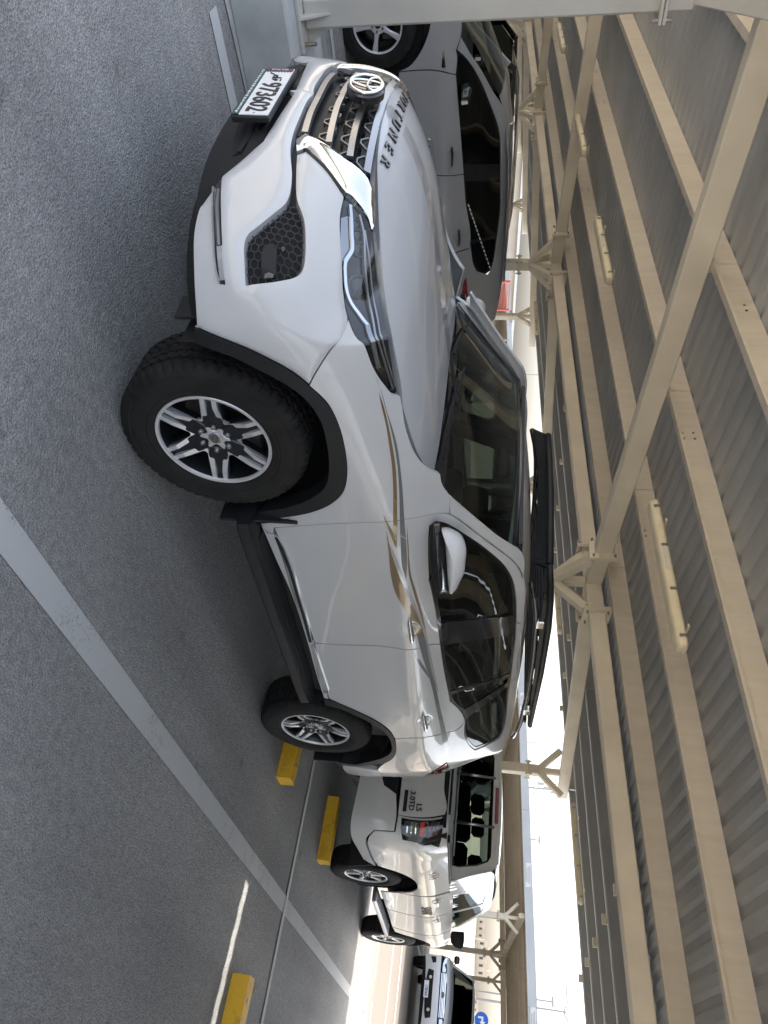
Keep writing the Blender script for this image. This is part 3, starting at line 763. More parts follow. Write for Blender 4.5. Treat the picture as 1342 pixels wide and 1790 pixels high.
# ================================================================ wheels (local: axle along y, outer face towards -y)
def tyre_mesh(name, Rt=.388, hw=.1325, rr=.237, n=216, blocks=54):
    prof = [(rr, -hw*.70), (rr+.001, -hw*.82), (rr+.010, -hw*.93), (rr+.030, -hw*.985), (rr+.035, -hw*.97), (rr+.039, -hw*.97), (rr+.044, -hw*.995), (Rt-.085, -hw), (Rt-.055, -hw*.985), (Rt-.050, -hw*.965), (Rt-.045, -hw*.975), (Rt-.030, -hw*.94), (Rt-.018, -hw*.90), (Rt-.008, -hw*.84)]
    ts = [-.78, -.70, -.60, -.555, -.545, -.47, -.46, -.36, -.25, -.205, -.195, -.13, -.12, -.04, .04]
    tread = [(Rt-.004 if abs(t) > .7 else Rt, hw*t) for t in ts]; tread = tread+[(r, -y) for r, y in tread[::-1]]
    prof = prof+tread+[(r, -y) for r, y in prof[::-1]]
    vs = []; m = len(prof)
    for k in range(n):
        a = 2*math.pi*k/n; ph = k*blocks/n
        for (r, y) in prof:
            t = abs(y)/hw; rr_ = r; yy = y
            if r > Rt-.06:
                zig = .006*(1 if (ph % 1) < .5 else -1)
                if t < .6: yy = y+zig
                if .46 < t < .556 or .12 < t < .206: rr_ = r-.010
                sh = (ph+t*.8) % 1
                if t > .55 and t < .95 and sh < .30: rr_ = r-.009*min(1, (r-(Rt-.06))/.04)
                if t <= .46 and not (.12 < t < .206) and ((ph*1.0+.5*t+ (0.37 if y > 0 else 0)) % 1) < .22: rr_ = r-.007
            vs.append((rr_*math.cos(a), yy, rr_*math.sin(a)))
    fs = []
    for k in range(n):
        k2 = (k+1) % n
        for i in range(m-1): fs.append((k*m+i, k2*m+i, k2*m+i+1, k*m+i+1))
    me = bpy.data.meshes.new(name); me.from_pydata(vs, [], fs); me.materials.append(M['rubber'])
    bm = bmesh.new(); bm.from_mesh(me); bmesh.ops.recalc_face_normals(bm, faces=bm.faces)
    for f in bm.faces: f.smooth = True
    for e in bm.edges:
        if len(e.link_faces) == 2 and e.calc_face_angle(0) > R(28): e.smooth = False
    bm.to_mesh(me); bm.free(); return me
def meshof(b, mat, smooth=False, angle=35, name='m'):
    o = b.obj(name, mat, None, smooth=smooth, angle=angle if smooth else None); me = o.data; bpy.data.objects.remove(o); return me
def link(name, me, parent, loc=(0, 0, 0), rot=(0, 0, 0)):
    o = bpy.data.objects.new(name, me); COL.objects.link(o); o.parent = parent; o.location = loc; o.rotation_euler = rot; return o
def pol(r, deg, l=0.0):
    a = R(deg); return (r*math.cos(a)-l*math.sin(a), r*math.sin(a)+l*math.cos(a))
XZ = Matrix(((1, 0, 0, 0), (0, 0, 1, 0), (0, 1, 0, 0), (0, 0, 0, 1)))       # prism (x, y, z) -> (x, z, y): height along y
def wheel_kit(kind='suv'):
    K = {}
    if kind == 'suv':
        K['tyre'] = tyre_mesh('tyre')
        K['rim'] = meshof(MB().lathe([(.226, -.112), (.229, -.118), (.226, -.121), (.216, -.119), (.213, -.110)], 72), M['alloy'], True)
        K['barrel'] = meshof(MB().lathe([(.214, -.112), (.208, -.09), (.196, -.02), (.19, .10), (.05, .10), (.0, .10)], 60).lathe([(.226, -.112), (.222, .11)], 48), M['alloy_dark'], True)
        b = MB()
        for i in range(6):                                          # dark twin arms behind the machined faces
            b.prism([pol(.215, 60*i, -.036), pol(.215, 60*i, .036), pol(.10, 60*i, .042), pol(.05, 60*i, .034), pol(.05, 60*i, -.034), pol(.10, 60*i, -.042)], -.060, -.096, XZ, bev=.006)
        b.prism([pol(.088, 15*k) for k in range(24)], -.04, -.088, XZ, bev=.004)
        K['spoke_back'] = meshof(b, M['alloy_dark'])
        v = MB(); A0 = 0; A1 = 60; phi = 30
        out = [pol(.216, A0, .013), pol(.168, A0, .0135), pol(.122, A0, .017), pol(.083, phi-9), pol(.073, phi), pol(.083, phi+9), pol(.122, A1, -.017), pol(.168, A1, -.0135), pol(.216, A1, -.013),
               pol(.216, A1, -.031), pol(.168, A1, -.032), pol(.124, A1, -.038), pol(.103, phi+6), pol(.099, phi), pol(.103, phi-6), pol(.124, A0, .038), pol(.168, A0, .032), pol(.216, A0, .031)]
        # each V: faces slope towards the hub
        n = len(out); vs = []
        for (x, z) in out:
            r = math.hypot(x, z); d = -.112+.030*max(0, (.17-r)/.10); vs.append((x, d, z))
        for (x, z) in out: vs.append((x*.985, -.078, z*.985))
        half = n//2
        fs = [(i, i+1, n-2-i, n-1-i) for i in range(half-1)]
        for i in range(n): fs.append((i, (i+1) % n, n+(i+1) % n, n+i))
        v.add(vs, fs); K['spoke'] = meshof(v, M['alloy'])
        star = []
        for i in range(6):
            star += [pol(.040, 60*i-10), pol(.038, 60*i), pol(.040, 60*i+10), pol(.064, 60*i+23), pol(.068, 60*i+30), pol(.064, 60*i+37)]
        K['hub_star'] = meshof(MB().prism(star, -.06, -.094, XZ, bev=.005), M['alloy'])
        K['cap'] = meshof(MB().lathe([(.0, -.099), (.020, -.099), (.026, -.097), (.030, -.091), (.030, -.08)], 32), M['satin'], True)
        e = MB()
        for (rx, rz, cx, cz) in ((.019, .013, 0, 0), (.006, .0125, 0, 0), (.0125, .005, 0, .006)):
            e.tube([(cx+rx*math.cos(a), -.1005, cz+rz*math.sin(a)) for a in np.linspace(0, 2*math.pi, 21)[:-1]], .0016, 5, closed=True)
        K['emblem'] = meshof(e, M['steel_dark'])
        K['nut'] = meshof(MB().lathe([(.0, -.030), (.007, -.030), (.010, -.026), (.0105, 0), (.015, .002), (.015, .006)], 12), M['satin'], True, 50)
        K['nrad'] = .064; K['nd'] = -.078
        K['disc'] = meshof(MB().lathe([(.0, .02), (.07, .02), (.075, .035), (.155, .035), (.155, .055), (.07, .055)], 48), M['steel_dark'], True)
        K['caliper'] = meshof(MB().box((.115, .045, .085), (.07, .07, .12), bev=.012), M['steel_dark'])
        K['n'] = 6
    for k_ in ('rim', 'barrel', 'spoke_back', 'spoke', 'hub_star', 'cap', 'emblem', 'disc', 'caliper'):
        K[k_].transform(Matrix.Diagonal((1.05, 1.0, 1.05, 1)))
    return K
SC = 1.045
for k_ in ('rim',): pass
def make_wheel(parent, K, loc, side, steer=0.0, spin=0.0, parts=True):
    """part 'wheel' (an Empty at the hub) > tyre, rim, spokes ..."""
    w = bpy.data.objects.new('wheel', None); COL.objects.link(w); w.parent = parent; w.location = loc; w.empty_display_size = .1
    rs_ = K.get('scale', 1.0)
    w.rotation_euler = (0, 0, steer+(0 if side < 0 else math.pi))
    link('tyre', K['tyre'], w); link('rim', K['rim'], w, rot=(0, spin, 0)); link('rim_barrel', K['barrel'], w, rot=(0, spin, 0))
    if not parts and side > 0: return w
    link('rim_back', K['spoke_back'], w, rot=(0, spin, 0))
    n = K['n']
    if 'spoke' in K:
        for i in range(n): link('spoke', K['spoke'], w, rot=(0, spin+2*math.pi*i/n, 0))
    if 'hub_star' in K: link('hub_star', K['hub_star'], w, rot=(0, spin, 0))
    link('hub_cap', K['cap'], w, rot=(0, 0, 0))
    if 'emblem' in K: link('hub_emblem', K['emblem'], w, rot=(0, R(20), 0))
    for i in range(n):
        a = -spin-2*math.pi*i/n+K.get('noff', 0); link('lug_nut', K['nut'], w, loc=(K['nrad']*math.cos(a), K['nd'], K['nrad']*math.sin(a)))
    link('brake_disc', K['disc'], w); link('brake_caliper', K['caliper'], w)
    return w

# ================================================================ the main car: a white seven-seat SUV
suv = thing('suv_car', 'white SUV with gold side stripes and black roof rack, largest car in the foreground', 'car')
ZS = [.30, .42, .50, .65, .80, .93, 1.04, 1.10, 1.15, 1.22, 1.28, 1.36, 1.45, 1.55, 1.65, 1.72, 1.76]
FS = [-1.60, -1.42, -1.24, -1.07, -.94, -.83, -.74, -.65]        # stations round the nose
XS = [-.45, -.2, .1, .5, 1, 1.5, 2, 2.5, 3, 3.3, 3.5]            # stations along the side (s = x)
RS = [3.68, 3.90, 4.15, 4.5]                                     # round the tail
NOSE = {
 .30: ([-.86, -.855, -.84, -.81, -.76, -.70, -.63, -.55], [0, .19, .38, .54, .64, .72, .77, .80]),
 .42: ([-.92, -.915, -.90, -.865, -.825, -.77, -.70, -.61], [0, .19, .38, .56, .67, .76, .83, .875]),
 .50: ([-.95, -.945, -.925, -.89, -.85, -.795, -.715, -.62], [0, .19, .38, .56, .68, .78, .855, .905]),
 .65: ([-.975, -.968, -.948, -.91, -.865, -.80, -.715, -.615], [0, .19, .38, .56, .69, .79, .868, .91]),
 .80: ([-.965, -.958, -.935, -.89, -.838, -.77, -.68, -.58], [0, .19, .38, .56, .69, .785, .855, .90]),
 .93: ([-.955, -.945, -.912, -.85, -.775, -.685, -.585, -.485-.04], [0, .19, .38, .55, .67, .76, .825, .87]),
 1.04: ([-.93, -.918, -.875, -.79, -.695, -.60, -.53, -.485], [0, .19, .37, .53, .645, .73, .785, .83]),
 1.10: ([-.88, -.868, -.82, -.73, -.64, -.57, -.52, -.48], [0, .19, .36, .51, .61, .68, .735, .785]),
 1.15: ([-.80, -.79, -.75, -.68, -.62, -.56, -.52, -.48], [0, .19, .35, .49, .58, .65, .70, .74]),
 1.22: ([-.70, -.69, -.66, -.62, -.58, -.54, -.51, -.48], [0, .19, .34, .46, .54, .60, .65, .69]),
 1.28: ([-.68, -.67, -.65, -.61, -.57, -.54, -.51, -.48], [0, .19, .33, .44, .51, .57, .62, .66])}
SIDE = {
 .30: [.80, .84, .86, .86, .86, .86, .86, .86, .86, .85, .82],
 .42: [.895, .90, .875, .872, .872, .872, .875, .885, .905, .885, .855],
 .50: [.925, .925, .905, .885, .885, .885, .89, .905, .925, .905, .87],
 .65: [.930, .932, .922, .903, .900, .900, .907, .925, .935, .912, .875],
 .80: [.925, .935, .930, .915, .910, .910, .918, .932, .938, .915, .875],
 .93: [.900, .925, .930, .922, .918, .918, .925, .934, .932, .905, .865],
 1.04: [.862, .900, .920, .926, .926, .926, .930, .930, .922, .893, .85],
 1.10: [.830, .870, .902, .922, .930, .932, .933, .928, .915, .883, .84],
 1.15: [.79, .838, .878, .908, .922, .926, .927, .922, .905, .872, .83],
 1.22: [.735, .79, .835, .872, .888, .893, .896, .896, .885, .852, .805],
 1.28: [.70, .75, .79, .832, .850, .857, .862, .866, .860, .828, .78],
 1.36: [.68, .72, .75, .80, .822, .830, .836, .838, .832, .80, .75],
 1.45: [.64, .68, .71, .765, .792, .802, .808, .808, .80, .768, .715],
 1.55: [.60, .64, .67, .73, .762, .772, .776, .774, .766, .733, .68],
 1.65: [.56, .60, .63, .69, .722, .735, .738, .735, .725, .693, .64],
 1.72: [.52, .56, .59, .64, .672, .688, .692, .688, .675, .64, .585],
 1.76: [.48, .52, .55, .58, .61, .63, .635, .63, .615, .58, .52]}
def side_table(SIDE, ZS, XS, RS, rear, fy=(.94, .77, .46, 0)):
    P = []
    for z in ZS:
        rx = rear(z); row = []
        for x, y in zip(XS, SIDE[z]): row.append((x if x < XS[-1] else rx[0], -y, z))
        for k in range(4): row.append((rx[k+1], -SIDE[z][-1]*fy[k], z))
        P.append(row)
    return np.array(P)
def rear_suv(z):
    if z < .78: b = (3.52, 3.70, 3.81, 3.855, 3.865)
    elif z < 1.2: b = (3.50, 3.65, 3.745, 3.785, 3.80)
    else:
        k = (z-1.15); b = tuple(v-.10*k-.30*max(0, z-1.34) for v in (3.50, 3.64, 3.73, 3.77, 3.785))
    return b
side_all = side_table(SIDE, ZS, XS, RS, rear_suv)                  # z, s, 3
WS = Patch(XS+RS, ZS, np.swapaxes(side_all, 0, 1), nu=420, nv=220)
ZN = ZS[:10]
nose = []
for k, z in enumerate(ZN):
    xs, ys = NOSE[z]; nose.append([(x, -y, z) for x, y in zip(xs, ys)]+[tuple(p) for p in side_all[k][:5]])
WN = Patch(FS+XS[:5], ZN, np.swapaxes(np.array(nose), 0, 1), nu=300, nv=140)

ZF = ZS[:12]; wf = []
for k, z in enumerate(ZF):
    xs, ys = NOSE[min(z, 1.28)]; wf.append([(x, -y+.02*(z > 1.3), z) for x, y in zip(xs[4:], ys[4:])]+[tuple(p) for p in side_all[k][:7]])
WF = Patch(FS[4:]+XS[:7], ZF, np.swapaxes(np.array(wf), 0, 1), nu=300, nv=160)
# bonnet: a from 0 (centre) to 1 (wing edge), t from lip to cowl
HB = {0: [(-.915, 0, 1.045), (-.83, 0, 1.115), (-.60, 0, 1.190), (-.25, 0, 1.228), (0, 0, 1.252), (.22, 0, 1.273)],
      .3: [(-.895, .26, 1.040), (-.81, .26, 1.103), (-.57, .27, 1.185), (-.22, .28, 1.226), (.03, .28, 1.251), (.25, .28, 1.272)],
      .6: [(-.825, .485, 1.035), (-.745, .495, 1.078), (-.52, .51, 1.158), (-.20, .53, 1.206), (.08, .54, 1.240), (.31, .54, 1.263)],
      .85: [(-.700, .625, 1.038), (-.625, .65, 1.073), (-.44, .69, 1.128), (-.15, .71, 1.178), (.13, .71, 1.218), (.37, .69, 1.248)],
      1: [(-.610, .695, 1.045), (-.53, .725, 1.072), (-.36, .765, 1.110), (-.10, .793, 1.160), (.16, .79, 1.206), (.40, .76, 1.246)]}
ka = [-1, -.85, -.6, -.3, 0, .3, .6, .85, 1]
HP = Patch(ka, [0, .11, .30, .58, .80, 1], [[(x, math.copysign(y, a) if y else 0, z) for x, y, z in HB[abs(a)]] for a in ka], nu=200, nv=120, scale=(.75, 1.1), flip=-1)
def relax(g, it, fix_u=False):
    for _ in range(it):
        h = g.copy(); h[1:-1] = (g[:-2]+2*g[1:-1]+g[2:])/4; k = h.copy(); k[:, 1:-1] = (h[:, :-2]+2*h[:, 1:-1]+h[:, 2:])/4
        k[:2] = g[:2]; k[-2:] = g[-2:]; k[:, :2] = g[:, :2]; k[:, -2:] = g[:, -2:]; g = k
    return g
HP.g = relax(HP.g, 90); WF.g = relax(WF.g, 25); WS.g = relax(WS.g, 12); WN.g = relax(WN.g, 12)
# windscreen: a across (-1 near side), t from cowl to header
WP = Patch([-1, -.6, 0, .6, 1], [0, .5, 1], [[(.22+.20*a*a, .755*a, 1.262-.006*a*a), (.555+.15*a*a, .715*a, 1.475-.004*a*a), (.855+.045*a*a, .665*a, 1.652-.012*a*a)] for a in [-1, -.6, 0, .6, 1]], nu=120, nv=60, scale=(.7, .8), flip=-1)
_rx = [.855, 1.0, 1.25, 1.6, 2.0, 2.5, 3.0, 3.3, 3.46]; _rz = [1.652, 1.690, 1.730, 1.762, 1.778, 1.778, 1.758, 1.728, 1.700]
rows = []
for a in (-1, -.85, -.5, 0, .5, .85, 1):
    row = []
    for x, zc in zip(_rx, _rz):
        ze = zc-.050; ye = abs(WS.ev([(max(x, .9), ze)])[0, 1]); row.append((x+(.045*a*a if x < .9 else .02*a*a if x < 1.1 else 0), a*ye, zc-.050*abs(a)**2.3))
    rows.append(row)
RP = Patch([-1, -.85, -.5, 0, .5, .85, 1], _rx, rows, nu=120, nv=120, scale=(.7, 1), flip=-1)

def inset(pts, g):
    P = np.array(pts); n = len(P); area = sum(P[i-1][0]*P[i][1]-P[i][0]*P[i-1][1] for i in range(n)); sg = 1 if area > 0 else -1
    out = []
    for i in range(n):
        a, b, c = P[i-1], P[i], P[(i+1) % n]; e1 = (b-a)/(np.linalg.norm(b-a)+1e-12); e2 = (c-b)/(np.linalg.norm(c-b)+1e-12)
        nn = np.array([-(e1[1]+e2[1]), e1[0]+e2[0]]); L = np.linalg.norm(nn)
        nn = nn/L if L > 1e-6 else np.array([-e1[1], e1[0]]); k = max(.35, (nn @ np.array([-e1[1], e1[0]])))
        out.append(b+sg*nn*g/k)
    return out
def P_(patch, name, pts, mat, off=0.0, gap=.0022, d=.045, flange=.014, holes=(), both=True, join=False, parent=None, disp=None, keep0=False, uvpts=None):
    """one panel of the car: traced on the near side and mirrored for the far side"""
    uv = patch.tr(pts) if uvpts is None else [np.array(p) for p in uvpts]
    S = np.array(patch.sc)
    if gap:
        q = [p/S for p in inset([p*S for p in uv], gap)]
        if keep0:
            q = [np.array([p0[0], p1[1]]) if abs(p0[0]-patch.u[0]) < 1e-6 else p1 for p0, p1 in zip(uv, q)]
        uv = q
    vf = panel_mesh(patch, uv, [patch.tr(h) if not isinstance(h, np.ndarray) else h for h in holes], off, d, flange, disp)
    par = parent or suv
    if join:
        o = part(name, joined(vf, mirror(vf)), mat, par); weld(o); return o, uv
    o = part(name, vf, mat, par)
    if both: part(name, mirror(vf), mat, par)
    return o, uv
n0 = -1.60
# ---- bumper
bump_low = [('p', n0, .675), (513.7, 163.5), (495.9, 190), (470.5, 229), (460, 250), (439, 264.8), (418.4, 282.7), (394.5, 306.5), (388, 319), (376.6, 327.4), (364.7, 342), (352.8, 357), (341, 395), ('p', -.755, .50), ('p', -.655, .495), ('p', -.575, .485)]
bump_pts = bump_low+[(341, 572), (374, 587), (417, 604), (471, 629), (510, 650.5), (540, 674), (575, 616), (609, 557), (605, 538), (601, 503), (599.8, 467), (597, 420), (596, 378), (602.5, 343),
    (590, 323), (576, 303), (566, 291), (552.5, 278), (534.6, 262.6), (518, 269), (516.5, 300), (518.5, 348), (526, 368), (531, 385), (533.5, 420), (532.5, 452.6), (529, 470), (520, 481), (487, 490), (430, 498),
    (428, 460), (427.5, 428), (432, 413), (455, 392), (481, 370.6), (500, 354), (507, 339), (511, 306.5), (508.5, 262), (512, 238), (525.7, 202), (540.6, 172), ('p', n0, .775)]
_L = WN.tr
_rim = np.array(fair(WN.tr(bump_pts[16:]), .05, closed=False)); _low = np.array(fair(WN.tr([(513.7, 163.5), (495.9, 190), (470.5, 229), (439, 264.8), (394.5, 306.5), (376.6, 327.4), (352.8, 357)]), .05, closed=False))
_drl = np.array(_L([(396, 312), (397, 330), (395, 345), (397, 400), (400, 440), (406, 500)])); _cr1 = np.array([(n0, .715)]+[tuple(p) for p in _L([(520, 176), (500, 210), (487, 238), (470, 262), (440, 292), (405, 318)])])
_vent = np.array(_L([(511, 306), (500, 362), (470, 388), (423, 418), (417, 430), (416, 505), (430, 508), (490, 500), (530, 492), (541, 470), (546, 440), (543, 385), (533, 350)]))
def bump_disp(uv):
    d1 = polydist(uv, _rim); d2 = polydist(uv, _low); o = -.007*np.clip(1-d1/.022, 0, 1)**2-.006*np.clip(1-d2/.02, 0, 1)**2
    o += .010*np.exp(-polydist(uv, _drl)/.045)+.010*np.exp(-polydist(uv, _cr1)/.05)
    return o
front_bumper, ub = P_(WN, 'front_bumper', bump_pts, M['paint'], join=True, keep0=True, flange=.045, d=.017, disp=bump_disp)
_sh = np.array(WS.tr([(690, 915), (697, 970), (703, 1040), (708, 1100), (713, 1180), (722, 1240), (734, 1300), (748, 1340)])); _sh = np.concatenate([_sh, [[3.62, _sh[-1][1]]]])
_hand = [WS.hit(717, 1101), WS.hit(740.5, 1261)]
def side_disp(uv):
    o = .0055*np.exp(-polydist(uv, _sh)/.045)*np.clip((uv[:, 0]+.1)/.5, 0, 1)
    for h in _hand: o = o-.011*np.exp(-(((uv[:, 0]-h[0])/.055)**2+((uv[:, 1]-h[1])/.034)**2)**1.5)
    return o
# dark channel, fog recess and lower valance sit behind the painted skin
P_(WN, 'bumper_insert', [('p', n0, .69), ('p', -1.2, .66), ('p', -.98, .60), ('p', -.70, .60), ('p', -.70, .96), ('p', -.84, 1.0), ('p', -1.0, 1.02), ('p', n0, .86)], M['plastic'], off=-.045, gap=0, flange=0, join=True)
def vdisp(uv):
    z = uv[:, 1]; return np.where(z < .50, -.02*np.clip((.50-z)/.1, 0, 1), 0)
P_(WN, 'lower_valance', [('p', n0, .69), (513.7, 163.5), (495.9, 190), (470.5, 229), (460, 250), (439, 264.8), (418.4, 282.7), (394.5, 306.5), (388, 319), (376.6, 327.4), (364.7, 342), (352.8, 357), (341, 395), ('p', -.755, .52), ('p', -.66, .505), ('p', -.66, .492), ('p', -.83, .485), ('p', -.94, .475), ('p', -1.07, .46), ('p', -1.24, .445), ('p', n0, .44)], M['plastic'], off=-.012, gap=.002, flange=.05, join=True, keep0=True)
def strip(patch, pts, w, t, name, mat, off=0.0, parent=None, both=True, d=.02, uvpts=None, flat=False, smooth=True, join=False):
    """a raised moulding of width w and thickness t following a traced line"""
    uv = [np.array(p) for p in (uvpts if uvpts is not None else patch.tr(pts))]; S = np.array(patch.sc)
    q = np.array(fair([p*S for p in uv], d, closed=False)); n = len(q)
    W = w if hasattr(w, '__len__') else None
    T = np.gradient(q, axis=0); T /= np.linalg.norm(T, axis=1, keepdims=True)+1e-12; Nn = np.stack([-T[:, 1], T[:, 0]], 1)
    vs = []; fs = []
    for k, (lat, h) in enumerate(((-.5, 0), (-.42, t), (.42, t), (.5, 0))):
        ww_ = np.interp(np.linspace(0, 1, n), np.linspace(0, 1, len(W)), W)[:, None] if W is not None else w
        P = patch.at((q+Nn*lat*ww_)/S, off+h-.0); vs.append(P)
    V = np.stack(vs, 1).reshape(-1, 3); m = 4
    for i in range(n-1):
        for k in range(3): fs.append((i*m+k, i*m+k+1, (i+1)*m+k+1, (i+1)*m+k))
    fs.append((0, 3, 2, 1)); fs.append(((n-1)*m, (n-1)*m+1, (n-1)*m+2, (n-1)*m+3))
    V = [tuple(v) for v in V]; par = parent or suv
    vf = (V, fs)
    def fin(o):
        bm = bmesh.new(); bm.from_mesh(o.data); bmesh.ops.recalc_face_normals(bm, faces=bm.faces); bm.to_mesh(o.data); bm.free(); return o
    if join: return fin(part(name, joined(vf, mirror(vf)), mat, par, smooth=False))
    o = fin(part(name, vf, mat, par, smooth=False))
    if both: fin(part(name, mirror(vf), mat, par, smooth=False))
    return o
# ---- bars in the lower intake
for z0, zz in ((.655, .60), (.628, .575)):
    strip(WN, None, .012, .012, 'intake_bar', M['plastic'], off=-.010, uvpts=[(n0, z0), (-1.45, z0-.003), (-1.33, z0-.008)], join=True)
P_(WN, 'intake_slot', None, M['liner'], off=-.008, gap=0, flange=0, join=True, uvpts=[(n0, .668), (-1.42, .664), (-1.2, .652), (-1.06, .628), (-1.03, .612), (-1.2, .604), (-1.42, .600), (n0, .600)])
P_(WN, 'tow_recess', [(415, 210), (445, 212), (432, 236), (418, 262), (403, 268), (406, 240)], M['liner'], off=-.010, gap=0, flange=0)
P_(WN, 'tow_recess_trim', [(436, 213), (447, 213), (434, 240), (419, 263), (413, 262), (426, 238)], M['plastic'], off=-.004, gap=0, flange=.01)
# ---- grille
grille_pts = [('p', n0, .80), (540.6, 176), (527, 202), (517, 240), (535, 232), (573, 253), (604, 275), (630, 296), (642, 310), (648, 322), (656, 334), (657, 300), (659, 245), (665, 208), (677, 176), ('p', n0, 1.075)]
P_(WN, 'grille_mesh', [('p', n0, .775), ('p', -1.3, .775), ('p', -1.13, .79), ('p', -1.0, .86), ('p', -.93, .95), ('p', -.93, 1.05), ('p', -1.1, 1.07), ('p', n0, 1.09)], M['liner'], off=-.055, gap=0, flange=0, join=True)
for pts in ([(585, 125.6), (569.5, 141), (555.4, 163), (542.9, 191.4), (532, 227)], [(622.7, 132), (603.9, 152), (591.4, 175.7), (582, 207), (574.2, 244.6)], [(640, 168), (625.8, 202), (618, 232), (611.7, 269.6)], [(671, 177), (660, 210), (651, 251), (643, 298)]):
    uv = WN.tr(pts); k = [i for i, p in enumerate(uv) if p[0] < n0+.02]
    uv = [p for p in uv if p[0] > n0+.02]; uv = [np.array([n0, uv[0][1]+.002])]+uv
    strip(WN, None, .026, .016, 'grille_slat', M['satin'], off=-.022, uvpts=uv, join=True)
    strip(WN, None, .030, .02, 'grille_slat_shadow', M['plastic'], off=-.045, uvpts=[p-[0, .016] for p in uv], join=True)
# honeycomb zigzags between the slats
for z0, z1, s1 in ((.845, .895, -1.10), (.925, .965, -1.07), (.995, 1.03, -1.03)):
    pts = []; s = n0+.03; k = 0
    while s < s1:
        pts.append((s, z1 if k % 4 in (0, 3) else z0)); s += .030 if k % 2 == 0 else .018; k += 1
    strip(WN, None, .008, .02, 'grille_zigzag', M['satin_dark'], off=-.040, uvpts=pts, join=False, both=True, d=.1)
for z in (.83, .87, .91, .95, .985, 1.02): strip(WN, None, .004, .004, 'grille_wire', M['plastic'], off=-.052, uvpts=[(n0, z), (-1.3, z), (-1.08, z)], join=True)
for s in (-1.5, -1.42, -1.34, -1.26, -1.18, -1.10): strip(WN, None, .004, .004, 'grille_wire', M['plastic'], off=-.052, uvpts=[(s, .80), (s, 1.05)])
# chrome blade between grille, bumper and lamp
_blp = [(517, 246), (533.5, 235), (552, 243), (572.6, 255.5), (590, 267), (604, 278), (618, 289), (629, 298), (641.5, 312), (653.7, 332.7), (655.6, 362), (653.7, 394), (648.4, 405), (645, 393), (641, 380), (632.5, 366), (622, 353), (613, 343), (603.5, 338), (590, 320), (576, 301), (566, 289), (552.5, 276), (534.6, 260.5), (518, 267)]
_bl = np.array(WN.tr(_blp+_blp[:1]))
P_(WN, 'chrome_blade', _blp, M['chrome'], off=.004, gap=.0015, flange=.03, d=.011, disp=lambda uv: .011*np.sin(np.clip(polydist(uv, _bl)/.03, 0, 1)*math.pi/2))
P_(WN, 'grille_frame', [('p', n0, 1.062), (677, 182), (665, 212), (659, 250), (657, 300), (656, 334), (655, 380), (653, 403), (659, 425), (663, 440), (664, 400), (662, 330), (661, 288), (664, 244), (670, 208), (680, 178), ('p', n0, 1.09)], M['gloss_black'], off=-.006, gap=0, flange=0, join=True)
# ---- headlamp
lamp_pts = [(603.5, 341), (595.5, 379), (596.5, 420), (599, 467), (600.6, 511), (603, 532), (609, 555.7), (632.5, 598), (655, 642), (668.6, 666), (683.4, 685), (691, 690.5), (699.3, 691.5), (692, 649), (679, 574.8), (668.6, 500.5), (663, 447), (656, 405), (649, 404), (645, 392), (632.5, 367), (622, 354), (613, 344)]
P_(WN, 'headlamp_housing', lamp_pts, M['gloss_black'], off=-.030, gap=0, flange=0)
hl, hluv = P_(WN, 'headlamp_lens', lamp_pts, M['glass_clear'], off=.001, gap=.002, flange=.0, d=.03)
strip(WN, [(614.5, 354), (617, 380), (618, 410), (619, 434), (613, 445), (606.5, 456), (606, 480), (609, 510), (617, 530), (628, 545), (645, 566)], .011, .010, 'running_light_bar', M['chrome'], off=-.022)
strip(WN, [(645, 566), (652, 590), (657, 615), (665, 647)], .016, .008, 'running_light_bar', M['satin'], off=-.022)
strip(WN, [(632, 372), (640, 405), (642, 450), (646, 505), (655, 560), (668, 610), (690, 684)], .007, .008, 'lamp_fin', M['satin'], off=-.022)
strip(WN, [(642, 400), (650, 455), (655, 510), (664, 565), (676, 615), (694, 680)], .005, .008, 'lamp_fin', M['satin'], off=-.022)
P_(WN, 'lamp_reflector', [(600, 375), (612, 372), (614, 400), (616, 432), (606, 447), (602, 470), (600, 440)], M['satin'], off=-.026, gap=0, flange=0)
def on_patch(patch, px, py, off):
    uv = patch.hit(px, py); return Vector(patch.at([uv], off)[0]), Vector(patch.nrm([uv])[0])
def dome(patch, px, py, r, off, name, mat, depth=.6, prof=None):
    p, nn = on_patch(patch, px, py, off); Mx = nn.to_track_quat('Z', 'Y').to_matrix()
    ax = Mx @ Vector((0, 0, 1)); rot = Matrix.Translation(p) @ (nn.to_track_quat('Y', 'Z').to_matrix().to_4x4())
    pr = prof or [(r*math.cos(a), r*depth*math.sin(a)) for a in np.linspace(0, math.pi/2, 7)]
    b = MB().lathe(pr, 24, rot); o = b.obj(name, mat, suv, smooth=True)
    b2 = MB().lathe(pr, 24, Matrix.Scale(-1, 4, (0, 1, 0)) @ rot); b2.obj(name, mat, suv, smooth=True)
for (a, b, r) in ((629, 388, .016), (632, 409, .020), (634, 433, .022)): dome(WN, a, b, r, -.028, 'lamp_projector', M['glass_clear']); dome(WN, a, b, r+.004, -.03, 'projector_ring', M['steel_dark'], prof=[(r, .004), (r+.004, .006), (r+.005, 0)])
dome(WN, 632, 500, .034, -.030, 'lamp_projector', M['glass_clear'], .7); dome(WN, 632, 500, .04, -.03, 'projector_ring', M['steel_dark'], prof=[(.034, .006), (.042, .004), (.044, 0)])
